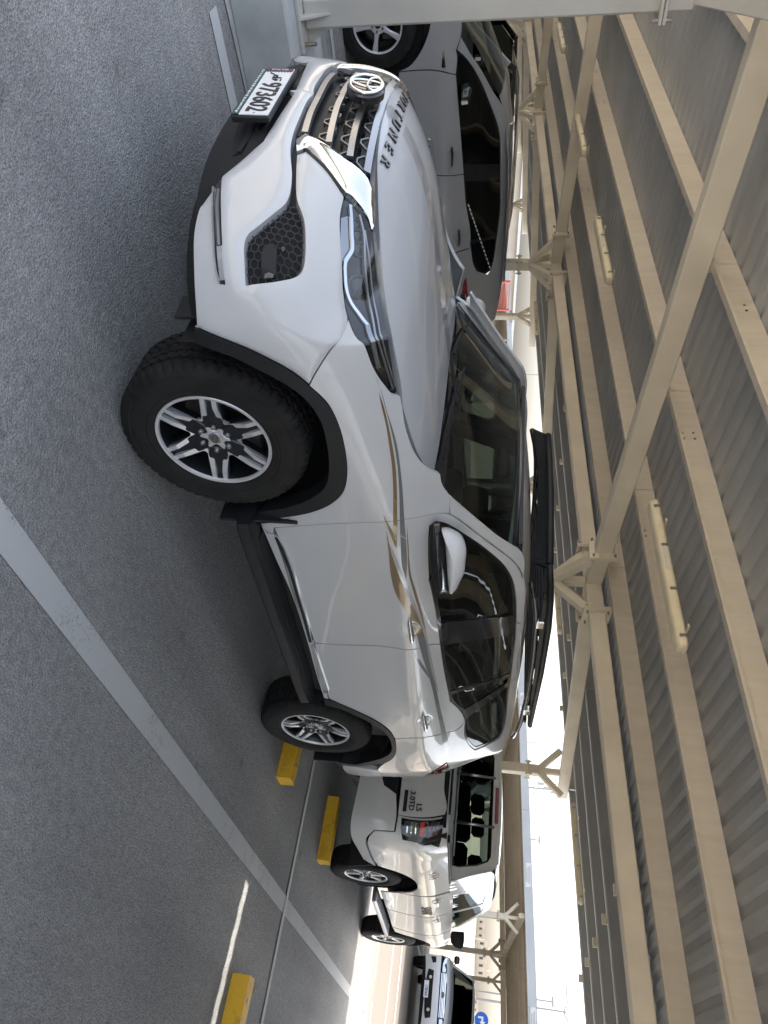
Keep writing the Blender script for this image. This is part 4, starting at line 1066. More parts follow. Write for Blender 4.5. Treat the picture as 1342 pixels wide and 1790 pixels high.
# ---- fog lamp grille with honeycomb
hex_o = [(531, 385), (533.5, 420), (532.5, 452.6), (529, 470), (520, 481), (487, 490), (430, 498), (428, 460), (427.5, 428), (432, 413), (455, 392), (481, 370.6), (500, 354), (507, 345), (517, 350), (526, 368)]
hexuv = WN.tr(hex_o); P_(WN, 'fog_grille_back', None, M['liner'], off=-.042, gap=0, flange=0, uvpts=hexuv)
hx = np.array(hexuv); b1 = MB(); lo = hx.min(0); hi = hx.max(0); rs = .0150
row = 0; z = lo[1]
while z < hi[1]+.02:
    s = lo[0]+(rs*1.5 if row % 2 else 0)
    while s < hi[0]:
        if inside(hx, np.array([[s, z]]))[0]:
            ring = [(s+rs*.95*math.cos(a), z+rs*1.0*math.sin(a)) for a in np.linspace(0, 2*math.pi, 7)[:-1]]
            b1.tube([tuple(p) for p in WN.at(ring, -.030)], .0022, 4, closed=True)
        s += rs*3
    z += rs*.87; row += 1
o = b1.obj('fog_honeycomb', M['mesh_grey'], suv); o['kind'] = 'stuff'
o2 = sub('fog_honeycomb', [(x, -y, zz) for x, y, zz in b1.v], [f[::-1] for f in b1.f], M['mesh_grey'], suv); o2['kind'] = 'stuff'
P_(WN, 'fog_lamp_pod', [(461, 425), (476, 421), (484, 428), (483, 480), (458, 487), (455, 440)], M['plastic'], off=-.018, gap=0, flange=.02)
P_(WN, 'fog_lamp_lens', [(462, 478), (470, 475), (478, 479), (477, 485), (461, 486)], M['steel_dark'], off=-.012, gap=0, flange=.006)
dome(WN, 496, 431, .010, -.03, 'parking_sensor', M['gloss_black'])
# ---- daytime running light in the lower corner
P_(WN, 'daytime_light', [(374.5, 330), (391.5, 316), (389, 345), (389, 378), (391, 437), (396, 499), (384.5, 497), (378, 467), (374, 410), (373.4, 363)], M['gloss_black'], off=.002, gap=.0015, flange=.02, d=.02, disp=bump_disp)
strip(WN, [(375.5, 332), (374.5, 363), (375.5, 410), (379.5, 467), (385.5, 495)], .006, .006, 'daytime_light_rim', M['chrome'], off=.009)
strip(WN, [(384, 335), (382, 360), (383, 395), (385, 430)], .010, .004, 'daytime_light_bar', M['satin'], off=.009)
strip(WN, [(385.5, 432), (387, 455), (391, 490)], .020, .004, 'turn_lamp', M['chrome'], off=.009)
# ---- bonnet
hood_near = [(691, 160.5), (677.7, 178), (667, 208), (661, 244), (658.5, 288), (658.5, 333), (661, 378), (664, 414), (668, 467.5), (672, 510), (677, 545), (688, 604), (703, 690)]
fend_line = [(704, 712.5), (707, 735), (713.6, 761.5), (724, 788), (740, 810), (756.5, 822), (770, 828.5)]
hu = HP.tr(hood_near+fend_line)
lip = [p for p in hu if p[0] < -.03]
HO = [(0.0, max(.0, lip[0][1]-.0))]+[tuple(p) for p in lip]+[(-.93, 1.0), (-.6, 1.0), (0, 1.0)]
vf = panel_mesh(HP, [np.array(p) for p in HO], (), 0.0, .045, .03)
mv, mf = mirror(vf)
hood = part('bonnet', joined(vf, (mv, mf)), M['paint'], suv); weld(hood, 2e-3)
# ---- wings, doors, sides
door_front = [(479, 922.5), (538.6, 918), (621, 914), (660, 912.5), (703, 908), (740, 902), (785, 899)]
arch_f = [(540, 674), (572, 705), (591.5, 743.6), (603, 790), (606, 829), (599, 860), (580, 879), (549, 893), (502, 902.5), (456, 906)]
P_(WF, 'front_wing', [(540, 674), (575, 616), (609, 557), (630, 596), (653.5, 643), (677, 678), (688, 689.5), (700, 692.5)]+fend_line+[(772, 842), (778, 855), (786, 866), (786, 897)]+door_front[::-1][1:]+[(478, 932), (466, 932), (452, 905.5), (502, 902.5), (549, 893), (580, 879), (599, 860), (606, 829), (603, 790), (591.5, 743.6), (572, 705)], M['paint'], flange=.02, d=.024, disp=side_disp, both=False)
_fw = panel_mesh(WF, WF.tr([(540, 674), (575, 616), (609, 557), (630, 596), (653.5, 643), (677, 678), (688, 689.5), (700, 692.5)]+fend_line+[(752, 901)]+door_front[:4][::-1]+[(478, 932), (466, 932), (452, 905.5), (502, 902.5), (549, 893), (580, 879), (599, 860), (606, 829), (603, 790), (591.5, 743.6), (572, 705)]), (), 0, .04, .02); part('front_wing', mirror(_fw), M['paint'], suv)
dlo_top = [(751, 918.6), (761, 911.7), (778, 914.5), (814, 935.4), (853, 963), (881, 988.5), (895, 1010.8), (900.7, 1033), (902.6, 1075)]
dlo_bot = [(770.8, 1125.4), (766.6, 1091.8), (758, 1041.6), (751, 1016), (749.8, 1000), (749, 943.8)]
P_(WS, 'front_door', [(479, 922.5)]+door_front[1:]+[(803, 910), (836.5, 935.5), (870, 960.5), (895, 980), (910.5, 1002.5), (916, 1027.6), (914.6, 1055.5), (912.5, 1089), (902.6, 1088), (902.6, 1075)]+dlo_top[::-1][1:]+dlo_bot[::-1]+[(748, 1126.5), (663, 1129), (592.5, 1126.5), (550, 1123.6), (520, 1030), (497, 964)], M['paint'], flange=.02, d=.024, disp=side_disp)
P_(WS, 'rear_door', [(550, 1124.6), (592.5, 1127.5), (663, 1130), (748, 1127.5), (770.8, 1126.8), (777.8, 1172.8), (784.7, 1209), (787.5, 1226), (800, 1238), (811, 1256.6), (805, 1270), (795, 1277), (771, 1283), (740, 1288), (690, 1291), (680, 1276), (657.6, 1259.6), (623.6, 1242.6), (595, 1230), (575, 1221), (570, 1200), (560, 1165)], M['paint'], flange=.02, d=.024, disp=side_disp)
P_(WS, 'rear_door_frame', [(912.3, 1091), (902.4, 1090), (902, 1105.8), (897.9, 1145), (892.3, 1189.6), (898, 1188), (902, 1181), (903.5, 1161.7), (908, 1130)], M['paint'], flange=.02, d=.03)
side_up = [(786, 867), (810, 888), (848, 921), (874, 942), (901, 958), (910.5, 963), (917.5, 983), ('p', 1.25, 1.682), ('p', 1.6, 1.714), ('p', 2.0, 1.728), ('p', 2.5, 1.728), ('p', 3.0, 1.708), ('p', 3.3, 1.68), ('p', 3.46, 1.65)]
quarter = side_up+[('p', 3.72, 1.60), ('p', 3.80, 1.45), ('p', 3.86, 1.30), ('p', 3.62, 1.292), ('p', 3.40, 1.297), ('p', 3.20, 1.285), ('p', 3.36, 1.185), ('p', 3.50, 1.12), ('p', 3.62, 1.10), ('p', 3.62, .98), ('p', 3.62, .84), ('p', 3.45, .80), ('p', 3.30, .78), (676, 1331), (688.8, 1322), (691.6, 1299), (690, 1292),
    (740, 1289), (771, 1284), (795, 1278), (805, 1271), (812, 1257), (812.7, 1287.4), (824, 1307), (830.8, 1312), (847.6, 1305), (872.7, 1291.6), (881, 1273.4), (889.5, 1209), (893, 1190.6), (898, 1189), (903, 1181), (904.5, 1161.7), (909, 1130), (913.5, 1091), (915.8, 1055.5), (917.2, 1027.6), (911.8, 1001.5), (896, 979), (871, 959.5), (837.5, 934.5), (804, 909), (786, 898)]
P_(WS, 'body_side', quarter, M['paint'], flange=.02, d=.024, disp=side_disp)
P_(WS, 'sill', [(452, 906.5), (466, 933), (478, 933.5), (497, 965), (520, 1031), (549, 1124), (560, 1166), (569, 1200), (574, 1222), (566, 1220), (553, 1180), (538, 1125), (508, 1035), (478, 968)], M['paint'], gap=.001, flange=.03)
P_(WS, 'rear_bumper', None, M['paint'], uvpts=[(3.30, .775), (3.45, .795), (3.62, .835), (3.75, .86), (4.5, .86), (4.5, .52), (3.7, .52), (3.42, .50), (3.27, .52), (3.29, .62)], join=False, flange=.03)
P_(WS, 'tail_lamp', None, M['red_lens'], uvpts=[(3.205, 1.283), (3.40, 1.294), (3.62, 1.289), (3.86, 1.282), (4.05, 1.24), (4.0, 1.16), (3.7, 1.12), (3.50, 1.122), (3.365, 1.19)], off=.006, flange=.02, d=.03)
P_(WS, 'tailgate', None, M['paint'], uvpts=[(3.64, .87), (3.64, 1.03), (3.9, 1.09), (4.5, 1.13), (4.5, .87)], flange=.02, d=.06, gap=0)
P_(WS, 'tailgate_trim', None, M['chrome'], uvpts=[(3.9, 1.10), (4.06, 1.18), (3.88, 1.215), (4.5, 1.23), (4.5, 1.14)], flange=.02, d=.06, gap=0)
P_(WS, 'rear_window', None, M['glass_side'], uvpts=[(3.88, 1.24), (3.84, 1.45), (3.80, 1.60), (4.5, 1.60), (4.5, 1.24)], flange=.0, d=.06, gap=0)
vf = panel_mesh(RP, [np.array(p) for p in ((-1, .862), (-.5, .857), (0, .855), (.5, .857), (1, .862), (1, 2), (1, 3.45), (.5, 3.46), (0, 3.46), (-.5, 3.46), (-1, 3.45), (-1, 2))], (), 0, .06, .02)
part('roof', vf, M['paint'], suv)
sp = MB(); sp.add([(3.42, -.60, 1.690), (3.42, .60, 1.690), (3.66, .56, 1.655), (3.66, -.56, 1.655), (3.42, -.60, 1.64), (3.42, .60, 1.64), (3.66, .56, 1.635), (3.66, -.56, 1.635)], [(0, 1, 2, 3), (4, 7, 6, 5), (0, 3, 7, 4), (1, 5, 6, 2), (3, 2, 6, 7), (0, 4, 5, 1)]); sp.obj('roof_spoiler', M['paint'], suv)
# ---- windows: black surround, panes
DLO = [(749, 943.8), (751, 918.6), (761, 911.7), (778, 914.5), (814, 935.4), (853, 963), (881, 988.5), (895, 1010.8), (900.7, 1033), (902.6, 1075), (902, 1105.8), (897.9, 1145), (892.3, 1189.6), (889.5, 1209), (881, 1273.4), (872.7, 1291.6), (847.6, 1305), (830.8, 1312), (824, 1307), (812.7, 1287.4), (811.3, 1256.6), (807, 1245.5), (787.5, 1226), (784.7, 1209), (777.8, 1172.8), (770.8, 1125.4), (766.6, 1091.8), (758, 1041.6), (751, 1016), (749.8, 1000)]
pane1 = [(759, 977), (765, 925), (771, 919.5), (779, 919.5), (814, 940), (850, 965), (877, 990), (890.5, 1012), (896.5, 1034.6), (898.7, 1076.5), (771.5, 1091.8), (764.5, 1041.6)]
pane2 = [(776, 1129.6), (898.7, 1108.6), (895.5, 1145), (890.5, 1179), (787.5, 1210.6), (782, 1172.8)]
pane2b = [(789.5, 1215), (889.5, 1183.6), (887.5, 1194.5), (813, 1241.5), (804, 1236), (792, 1224)]
pane3 = [(814, 1259), (888, 1201), (879, 1272), (871, 1288.8), (847.6, 1302), (832, 1308), (826, 1304), (815, 1286)]
P_(WS, 'window_surround', DLO, M['gloss_black'], off=-.006, gap=0, flange=.01, holes=(pane1, pane2, pane2b, pane3), d=.04)
for q, nm in ((pane1, 'door_window'), (pane2, 'door_window'), (pane2b, 'quarter_light'), (pane3, 'rear_side_window')):
    P_(WS, nm, q, M['glass_side'], off=-.010, gap=0, flange=0, d=.06)
strip(WS, [(751, 1010), (758.5, 1042), (767, 1092), (771, 1125.4), (778, 1172.8), (785, 1209), (788, 1226)], .016, .006, 'belt_moulding', M['gloss_black'], off=.0)
# windscreen with black border
wo = WP.tr([(772, 829), (774, 842), (787, 864), (811, 886), (849, 919), (875, 940.5), (901, 956)])
vf = panel_mesh(WP, [np.array(p) for p in ((-1, 0), (-.6, 0), (0, 0), (.6, 0), (1, 0), (1, .5), (1, 1), (.5, 1), (0, 1), (-.5, 1), (-1, 1), (-1, .5))], (), -.004, .06, 0)
part('windscreen', vf, M['glass_wind'], suv)
for a, b2 in ((0, .10), (.955, 1)):
    vf = panel_mesh(WP, [np.array(p) for p in ((-1, a), (0, a), (1, a), (1, b2), (0, b2), (-1, b2))], (), -.001, .06, 0); part('windscreen_border', vf, M['gloss_black'], suv)
for sg in (-1, 1):
    vf = panel_mesh(WP, [np.array(p) for p in ((sg*1, .1), (sg*.955, .1), (sg*.955, .955), (sg*1, .955))], (), -.001, .05, 0); part('windscreen_border', vf, M['gloss_black'], suv)
# painted pillar faces between screen and side
for sg in (-1, 1):
    vs = []; n = 24
    for i in range(n+1):
        t = i/n; a = WP.at([(-1, t)], .002)[0]; b = WS.at([(.50+.56*t, 1.30+.345*t)], -.012)[0]; m = (a+b)/2+np.array([-.012, -.018, .012]); 
        for p in (a, m, b): vs.append((p[0], p[1]*(1 if sg < 0 else -1), p[2]))
    fs = [];
    for i in range(n):
        for k in range(2):
            q = (i*3+k, i*3+k+1, (i+1)*3+k+1, (i+1)*3+k); fs.append(q if sg > 0 else q[::-1])
    sub('screen_pillar', vs, fs, M['paint'], suv, True)
# cowl and wipers
cw = []
for i in range(25):
    a = -1+2*i/24; x = .22+.20*a*a; cw += [(x-.10, .76*a, 1.235-.01*a*a), (x+.02, .76*a, 1.262-.006*a*a)]
part('cowl', (cw, [(2*i, 2*i+2, 2*i+3, 2*i+1) for i in range(24)]), M['plastic'], suv)
for y0_, y1_ in ((-.58, .02), (.02, .56)):
    pts = [WP.at([(y/.75, .03+.03*k)], .018)[0] for k, y in enumerate(np.linspace(y0_, y1_, 5))]
    MB().tube([tuple(p) for p in pts], .007, 6).obj('wiper', M['plastic'], suv)
    MB().tube([tuple(WP.at([(y1_/.75, -.02)], .01)[0]), tuple(pts[2]+np.array([-.01, 0, .012]))], .008, 6).obj('wiper_arm', M['plastic'], suv)
# ---- inner shell (dark, closes the shut lines), wheel housings, floor
def shell(name, patch, off, s0, s1, z0, z1, skip):
    us = np.arange(s0, s1+1e-6, .05); zs = np.arange(z0, z1+1e-6, .05)
    for sg in (-1, 1):
        g = patch.at([(u, z) for u in us for z in zs], off); V = [(p[0], p[1]*(1 if sg < 0 else -1), p[2]) for p in g]; m = len(zs); fs = []
        for i in range(len(us)-1):
            for j in range(m-1):
                c = g[i*m+j]
                if skip(c): continue
                fs.append((i*m+j, (i+1)*m+j, (i+1)*m+j+1, i*m+j+1))
        sub(name, V, fs, M['liner'], suv)
_wh = lambda c: (-.46 < c[0] < .45 and c[2] > 1.04) or (abs(c[1]) > .5 and (math.hypot(c[0], c[2]-.388) < .56 or math.hypot(c[0]-2.745, c[2]-.388) < .56))
shell('inner_shell', WN, -.062, -1.6, -.45, .40, 1.05, _wh)
shell('inner_shell', WS, -.035, -.45, 4.5, .42, 1.22, _wh)
fl = MB(); fl.box((1.4, 0, .36), (3.0, 1.5, .10)); fl.box((-.30, 0, .52), (.9, .8, .12)); fl.box((3.3, 0, .42), (.9, 1.2, .12)); fl.obj('floor_pan', M['liner'], suv)
for sg in (-1, 1):
    for xc in (0, 2.745):
        b = MB(); n = 28; vs = []; fs = []
        for i in range(n+1):
            a = math.pi*(.0+1.0*i/n)
            for y in (.905, .50): vs.append((xc+.50*math.cos(a), sg*y, .40+.50*math.sin(a)))
        for i in range(n): fs.append((2*i, 2*i+2, 2*i+3, 2*i+1))
        k = len(vs); vs.append((xc, sg*.50, .40))
        for i in range(n): fs.append((2*i+1, 2*i+3, k))
        sub('wheel_housing', vs, fs, M['liner'], suv, True)
# ---- flares
P_(WN, 'wheel_arch_flare', [(341, 572), (374, 587), (417, 604), (471, 629), (510, 650.5), (540, 674), (572, 705), (591.5, 743.6), (603, 790), (606, 829), (599, 860), (580, 879), (549, 893), (502, 902.5), (456, 906),
    (452, 893), (500, 886), (545, 869), (569, 848), (575, 813), (571, 774), (560, 734), (536, 699), (502, 672), (448, 643), (394, 617.7), (343, 598)], M['plastic'], off=.006, gap=.001, flange=.08, d=.03)
P_(WS, 'wheel_arch_flare', [(567, 1220), (595, 1230), (623.6, 1242.6), (657.6, 1259.6), (680, 1276.6), (691.6, 1299), (688.8, 1322), (674.6, 1332), (652, 1336), ('p', 3.26, .60), ('p', 3.27, .50), ('p', 3.21, .50), ('p', 3.21, .62), (650, 1329), (668, 1324), (682, 1315), (684, 1299), (674, 1281), (654, 1266), (622, 1250), (594, 1238), (568, 1231)], M['plastic'], off=.006, gap=.001, flange=.08, d=.03)
# ---- wheels
KS = wheel_kit('suv')
make_wheel(suv, KS, (0.0, -.775, .388), -1, steer=R(0), spin=R(8))
make_wheel(suv, KS, (2.745, -.775, .388), -1, spin=R(-20))
make_wheel(suv, KS, (0.0, .775, .388), 1, parts=False); make_wheel(suv, KS, (2.745, .775, .388), 1, parts=False)
for sg in (-1, 1):
    for x, z0, z1 in ((.455, .30, .66), (3.22, .31, .62)):
        b = MB(); b.prism([(-.14, z0+.0), (.14, z0), (.14, z1-.06), (.08, z1), (-.14, z1)], 0, .02, Matrix(((0, 0, 1, x), (1, 0, 0, 0), (0, 1, 0, 0), (0, 0, 0, 1))) @ Matrix.Translation((sg*.775, 0, 0)), bev=.004)
        b.obj('mud_flap', M['plastic'], suv)
    b = MB(); b.prism([(-.07, .37), (.06, .36), (.07, .50), (-.07, .50)], 0, .012, Matrix(((0, 0, 1, -.55), (1, 0, 0, 0), (0, 1, 0, 0), (0, 0, 0, 1))) @ Matrix.Translation((sg*.76, 0, 0)), bev=.003)
    b.obj('air_deflector', M['plastic'], suv)
    # side step
    sec = [(.76, .470), (.80, .468), (.955, .458), (.976, .450), (.980, .405), (.970, .392), (.90, .385), (.76, .40)]
    xs = [.44, .47, .56, 1.0, 1.6, 2.05, 2.16, 2.20]; ks = [.90, .97, 1, 1, 1, 1, .97, .85]; vs = []
    for x, k in zip(xs, ks):
        for y, z in sec: vs.append((x, sg*(.76+(y-.76)*k), .43+(z-.43)*min(1, k+.15)))
    m = len(sec); fs = [(i*m+k, i*m+(k+1) % m, (i+1)*m+(k+1) % m, (i+1)*m+k) for i in range(len(xs)-1) for k in range(m)]+[tuple(range(m)), tuple((len(xs)-1)*m+k for k in range(m))]
    MB().add(vs, fs).obj('side_step', M['plastic'], suv, smooth=True, angle=28)
    MB().box((1.3, sg*.890, .466), (1.45, .075, .006), Matrix.Rotation(sg*R(-8), 3, 'X'), bev=.002).obj('step_pad', M['liner'], suv)
# ---- lower door trim
P_(WS, 'door_trim', [(480, 931), (492, 946), (510, 986), (525, 1040), (538, 1083), (547.5, 1120), (542, 1121), (528, 1080), (514, 1040), (498, 985), (485, 947)], M['chrome'], off=.010, gap=0, flange=.012, d=.03)
P_(WS, 'door_trim', [(549, 1125), (561, 1163), (575, 1207), (567, 1211), (556, 1178), (544, 1126)], M['chrome'], off=.010, gap=0, flange=.012, d=.03)
strip(WS, [(484, 937), (505, 986), (521, 1040), (534, 1083), (543, 1119)], .016, .004, 'trim_groove', M['plastic'], off=.010)
# ---- handles
def handle(px, py, L):
    uv = WS.hit(px, py); s, z = uv
    for sg in (-1, 1):
        def pt(ds, dz, o):
            p = WS.at([(s+ds, z+dz)], o)[0]; return (p[0], p[1]*(1 if sg < 0 else -1), p[2])
        rim = [pt(.062*math.cos(a)*(1+.22*abs(math.sin(a))), .045*math.sin(a), .001) for a in np.linspace(0, 2*math.pi, 33)[:-1]]
        b = MB().tube(rim, .0022, 5, closed=True); b.obj('handle_recess_rim', M['silverdecal'], suv)
        b = MB(); vs = [pt(-.0, -.0, -.016+.017)]+[pt(.060*math.cos(a)*(1+.22*abs(math.sin(a)))*r, .043*math.sin(a)*r, .0015) for r in (1.0,) for a in np.linspace(0, 2*math.pi, 25)[:-1]]
        k = np.linspace(-1, 1, 13)
        pts = [pt(t*L/2, .004*(1-t*t), .006+.034*(1-abs(t)**3.2)) for t in k]; rr = [.010+.005*(1-abs(t))*(1) for t in k]
        b = MB().tube(pts, rr, 8); o = b.obj('door_handle', M['chrome'], suv, smooth=True, angle=60)
handle(717, 1101, .205); handle(740.5, 1261, .205)
# ---- film decals
def decal(name, pts, mat, off=.0012): P_(WS, name, pts, M[mat], off=off, gap=0, flange=0, d=.02, disp=side_disp)
def decn(name, pts, mat, off=.0012): P_(WN, name, pts, M[mat], off=off, gap=0, flange=0, d=.03)
band1 = [(654, 653.7), (662, 672), (671.5, 707), (681, 743), (689, 779), (694.5, 814.7), (697.5, 859.4), (698.5, 915), (700, 950), (702.5, 988), (709.5, 1013.6), (711, 990), (709.5, 944), (706.8, 915), (703.5, 859.4), (699, 814.7), (693.7, 779), (685.6, 748.5), (676.7, 721.6), (666.8, 686)]
P_(WF, 'grey_stripe', band1, M['greydecal'], off=.0012, gap=0, flange=0, d=.02, disp=side_disp)
P_(WF, 'gold_stripe', [(661, 684), (666.8, 711), (674, 741), (680, 779), (684.7, 814.7), (686.8, 850), (687, 900), (687.5, 931), (692.5, 958), (694, 935), (694, 900), (693.2, 850), (691, 814.7), (685.6, 779), (678.5, 743), (669.5, 707)], M['gold'], off=.0012, gap=0, flange=0, d=.02, disp=side_disp)
decal('gold_stripe', [(669.6, 899), (676, 910), (683, 922), (687.5, 931), (692.5, 958), (685, 940), (677, 920)], 'gold', .0016)
decal('gold_stripe', [(674.7, 923.7), (679, 962), (683, 1003), (690, 1031.6), (703, 1057), (714.5, 1075), (722, 1095), (728.7, 1111), (736.4, 1142), (750.5, 1186), (742, 1114), (728.5, 1070), (713, 1039), (697, 1003), (684, 965)], 'gold')
decal('grey_stripe', [(736.4, 1142), (750.5, 1186), (755.7, 1206), (763, 1240), (771, 1281), (779, 1324.6), (784, 1317), (779, 1278), (769.8, 1240), (763.4, 1209), (755.7, 1175.6), (746.7, 1132), (742, 1114), (728.7, 1111)], 'greydecal', .0014)
decal('silver_stripe', [(681, 950), (690, 968), (702, 1000), (717, 1035), (731, 1068), (744, 1106), (750, 1132), (758, 1170), (766, 1209), (764, 1209), (753, 1168), (741, 1110), (728, 1072), (712, 1037), (697, 1003)], 'silverdecal', .002)
decal('gold_stripe', [(710.7, 913.4), (714, 957), (717.5, 1001), (727, 1034), (738.4, 1075), (745.5, 1111), (735, 1077), (722.8, 1036), (714.3, 1003), (711.8, 957)], 'gold')
decal('grey_stripe', [(721, 1138), (733, 1153), (745, 1172), (750, 1186), (744, 1178), (732, 1160)], 'greydecal')
# fuel flap line
fu = WS.tr([(712, 1330)])[0]
# ---- mirrors
def shellform(name, pix, Q, N, bulge, depth, mat, parent, both=True, rings=5, back=None, smooth=True):
    """outline seen from the front lying in the plane (Q, N); domed forwards, closed behind"""
    N = Vector(N).normalized(); Q = Vector(Q); pts = []
    q = fair([np.array(p, float) for p in pix], 3.0)
    for px, py in q:
        d = Vector(ray(px, py)); t = (Q-Vector(CP)).dot(N)/d.dot(N); pts.append(Vector(CP)+d*t)
    c = sum(pts, Vector())/len(pts); vs = []; fs = []; n = len(pts)
    lev = [(1.0, -depth*.9), (.96, -depth*.55)] if False else []
    vs += [tuple(c+(p-c)*.86-N*depth) for p in pts]; vs += [tuple(c+(p-c)*.98-N*depth*.6) for p in pts]
    for k in range(rings+1):
        t = k/(rings+1); r = math.cos(t*math.pi/2*.96); h = math.sin(t*math.pi/2)
        vs += [tuple(c+(p-c)*r+N*bulge*h) for p in pts]
    L = rings+3
    for l in range(L-1):
        for i in range(n): fs.append((l*n+i, l*n+(i+1) % n, (l+1)*n+(i+1) % n, (l+1)*n+i))
    vs.append(tuple(c+N*bulge)); k = len(vs)-1
    for i in range(n): fs.append(((L-1)*n+i, (L-1)*n+(i+1) % n, k))
    fs.append(tuple(range(n)))
    for sg in ((1, -1) if both else (1,)):
        V = [(x, y*sg, z) for x, y, z in vs]
        b = MB().add(V, fs); o = b.obj(name, mat, parent, smooth=smooth, angle=62)
mN = (-.50, -.86, .08)
mQ = (.66, -.985, 1.37)
shellform('mirror_cap', [(771.7, 926), (780, 926), (793.6, 931), (806, 939), (812.4, 950), (815, 961), (814, 977), (810.6, 1002), (804, 1016), (797, 1030.5), (789, 1038.5), (784.7, 1036.7), (782, 1011.7), (779.8, 980), (777.5, 949), (774, 934)], mQ, mN, .05, .07, M['paint'], suv)
shellform('mirror_base', [(752, 922), (757, 916), (768, 915), (773, 928), (779, 949), (781, 980), (783, 1011), (786, 1036), (768, 1038), (762, 1025), (755, 1005), (751, 985), (750, 950)], (.66, -.965, 1.33), mN, .03, .06, M['plastic'], suv)
shellform('mirror_indicator', [(769, 975), (774, 978), (778, 1005), (781, 1034), (770, 1036), (771, 1010)], (.655, -.995, 1.33), mN, .012, .03, M['glass_clear'], suv)
shellform('mirror_indicator_reflector', [(770, 980), (773, 982), (777, 1006), (779, 1032), (772, 1034), (772, 1010)], (.657, -.99, 1.33), mN, .006, .02, M['chrome'], suv)
shellform('mirror_arm', [(757, 916), (768, 915), (770, 950), (772, 1000), (768, 1028), (762, 1005), (758, 960)], (.655, -1.0, 1.33), mN, .012, .02, M['gloss_black'], suv)
# ---- badge, number plate, bonnet letters
def frame(o, right, up):
    right = Vector(right).normalized(); up = Vector(up); n = right.cross(up).normalized(); up = n.cross(right); 
    return Matrix((( right.x, up.x, n.x, o[0]), (right.y, up.y, n.y, o[1]), (right.z, up.z, n.z, o[2]), (0, 0, 0, 1)))
def text_mesh(body, size, extrude=.002, bevel=0.0, bold=0.0, sx=1.0):
    cu = bpy.data.curves.new('t', 'FONT'); cu.body = body; cu.size = size; cu.extrude = extrude; cu.align_x = 'CENTER'; cu.align_y = 'CENTER'; cu.offset = bold; cu.resolution_u = 3; cu.bevel_depth = bevel
    o = bpy.data.objects.new('t', cu); COL.objects.link(o); dg = bpy.context.evaluated_depsgraph_get(); dg.update()
    me = bpy.data.meshes.new_from_object(o.evaluated_get(dg)); bpy.data.objects.remove(o); bpy.data.curves.remove(cu)
    for v in me.vertices: v.co.x *= sx
    return me
def text(name, body, Mx, size, mat, parent, extrude=.002, bold=0.0, sx=1.0):
    me = text_mesh(body, size, extrude, 0, bold, sx); me.materials.clear(); me.materials.append(mat); me.transform(Mx)
    o = bpy.data.objects.new(name, me); COL.objects.link(o); o.parent = parent
    off = Vector((0, 0, 0)); p = parent
    while p is not None: off += p.location; p = p.parent
    o.matrix_parent_inverse = Matrix.Translation(-off); return o
def oval_badge(parent, Mx, rx, rz, mats=('gloss_black', 'chrome'), names=('badge_backing', 'badge_ring')):
    b = MB(); n = 48
    b.prism([(rx*math.cos(a), rz*math.sin(a)) for a in np.linspace(0, 2*math.pi, n+1)[:-1]], -.03, 0, Mx, bev=.006); b.obj(names[0], M[mats[0]], parent)
    def el(cx, cz, ex, ez, r, zz, sq=1.0):
        pts = [Mx @ Vector((cx+ex*math.cos(a), cz+ez*math.sin(a), zz)) for a in np.linspace(0, 2*math.pi, 41)[:-1]]
        MB().tube(pts, r, 8, closed=True).obj(names[1], M[mats[1]], parent, smooth=True)
    el(0, 0, rx*.86, rz*.85, rx*.075, .006); el(0, rz*.05, rx*.30, rz*.80, rx*.05, .008); el(0, rz*.42, rx*.60, rz*.36, rx*.05, .010)
oval_badge(suv, frame((-.992, -.012, .978), (0, -1, 0), (.20, 0, .98)), .098, .070)
MP = frame((-1.008, -.078, .613), (0, -1, 0), (.06, 0, 1))
plate = MB(); plate.box((0, 0, -.012), (.455, .135, .022), None, bev=.004); plate.v = [tuple(MP @ Vector(v)) for v in plate.v]; plate.obj('plate_frame', M['plastic'], suv)
def boxM(c, d, name, mat, Mx=None, par=None, bev=.0005):
    b = MB().box(c, d, None, bev=bev); Mx_ = Mx or MP; b.v = [tuple(Mx_ @ Vector(v)) for v in b.v]; return b.obj(name, M[mat], par or suv)
boxM((.0, .010, .0015), (.435, .105, .004), 'number_plate', 'white_plate')
boxM((-.201, .010, .004), (.030, .103, .002), 'plate_band', 'maroon')
for k in range(9): boxM((-.184, -.035+.0112*k, .004), (.008, .006, .002), 'band_tooth', 'maroon')
text('plate_digits', '973602', MP @ Matrix.Translation((.062, .008, .0045)), .104, M['ink'], suv, .001, .0016, .86)
text('plate_country', 'QATAR', MP @ Matrix.Translation((-.201, .010, .0062)) @ Matrix.Rotation(R(-90), 4, 'Z'), .020, M['white_ink'], suv, .0006)
# the country name in Arabic: three joined letters drawn as pen strokes
def stroke(pts, r=.0024): MB().tube([MP @ Vector((x, y, .005)) for x, y in pts], r, 6).obj('plate_script', M['ink'], suv)
ax_, ay_ = -.128, .005
stroke([(ax_+.028, ay_+.004), (ax_+.036, ay_+.012), (ax_+.031, ay_+.019), (ax_+.024, ay_+.012), (ax_+.028, ay_+.002), (ax_+.018, ay_-.004), (ax_-.020, ay_-.004)])
stroke([(ax_+.010, ay_+.030), (ax_+.009, ay_-.003)]); stroke([(ax_+.009, ay_-.002), (ax_-.002, ay_+.011), (ax_-.013, ay_+.010), (ax_-.016, ay_-.002)])
stroke([(ax_-.020, ay_-.004), (ax_-.028, ay_-.010), (ax_-.036, ay_-.022), (ax_-.044, ay_-.024)])
for q in (.026, .034): stroke([(ax_+q, ay_+.030), (ax_+q+.003, ay_+.030)], .003)
boxM((.0, -.055, .002), (.43, .018, .003), 'dealer_strip', 'teal')
rr = random.Random(3); x = -.20
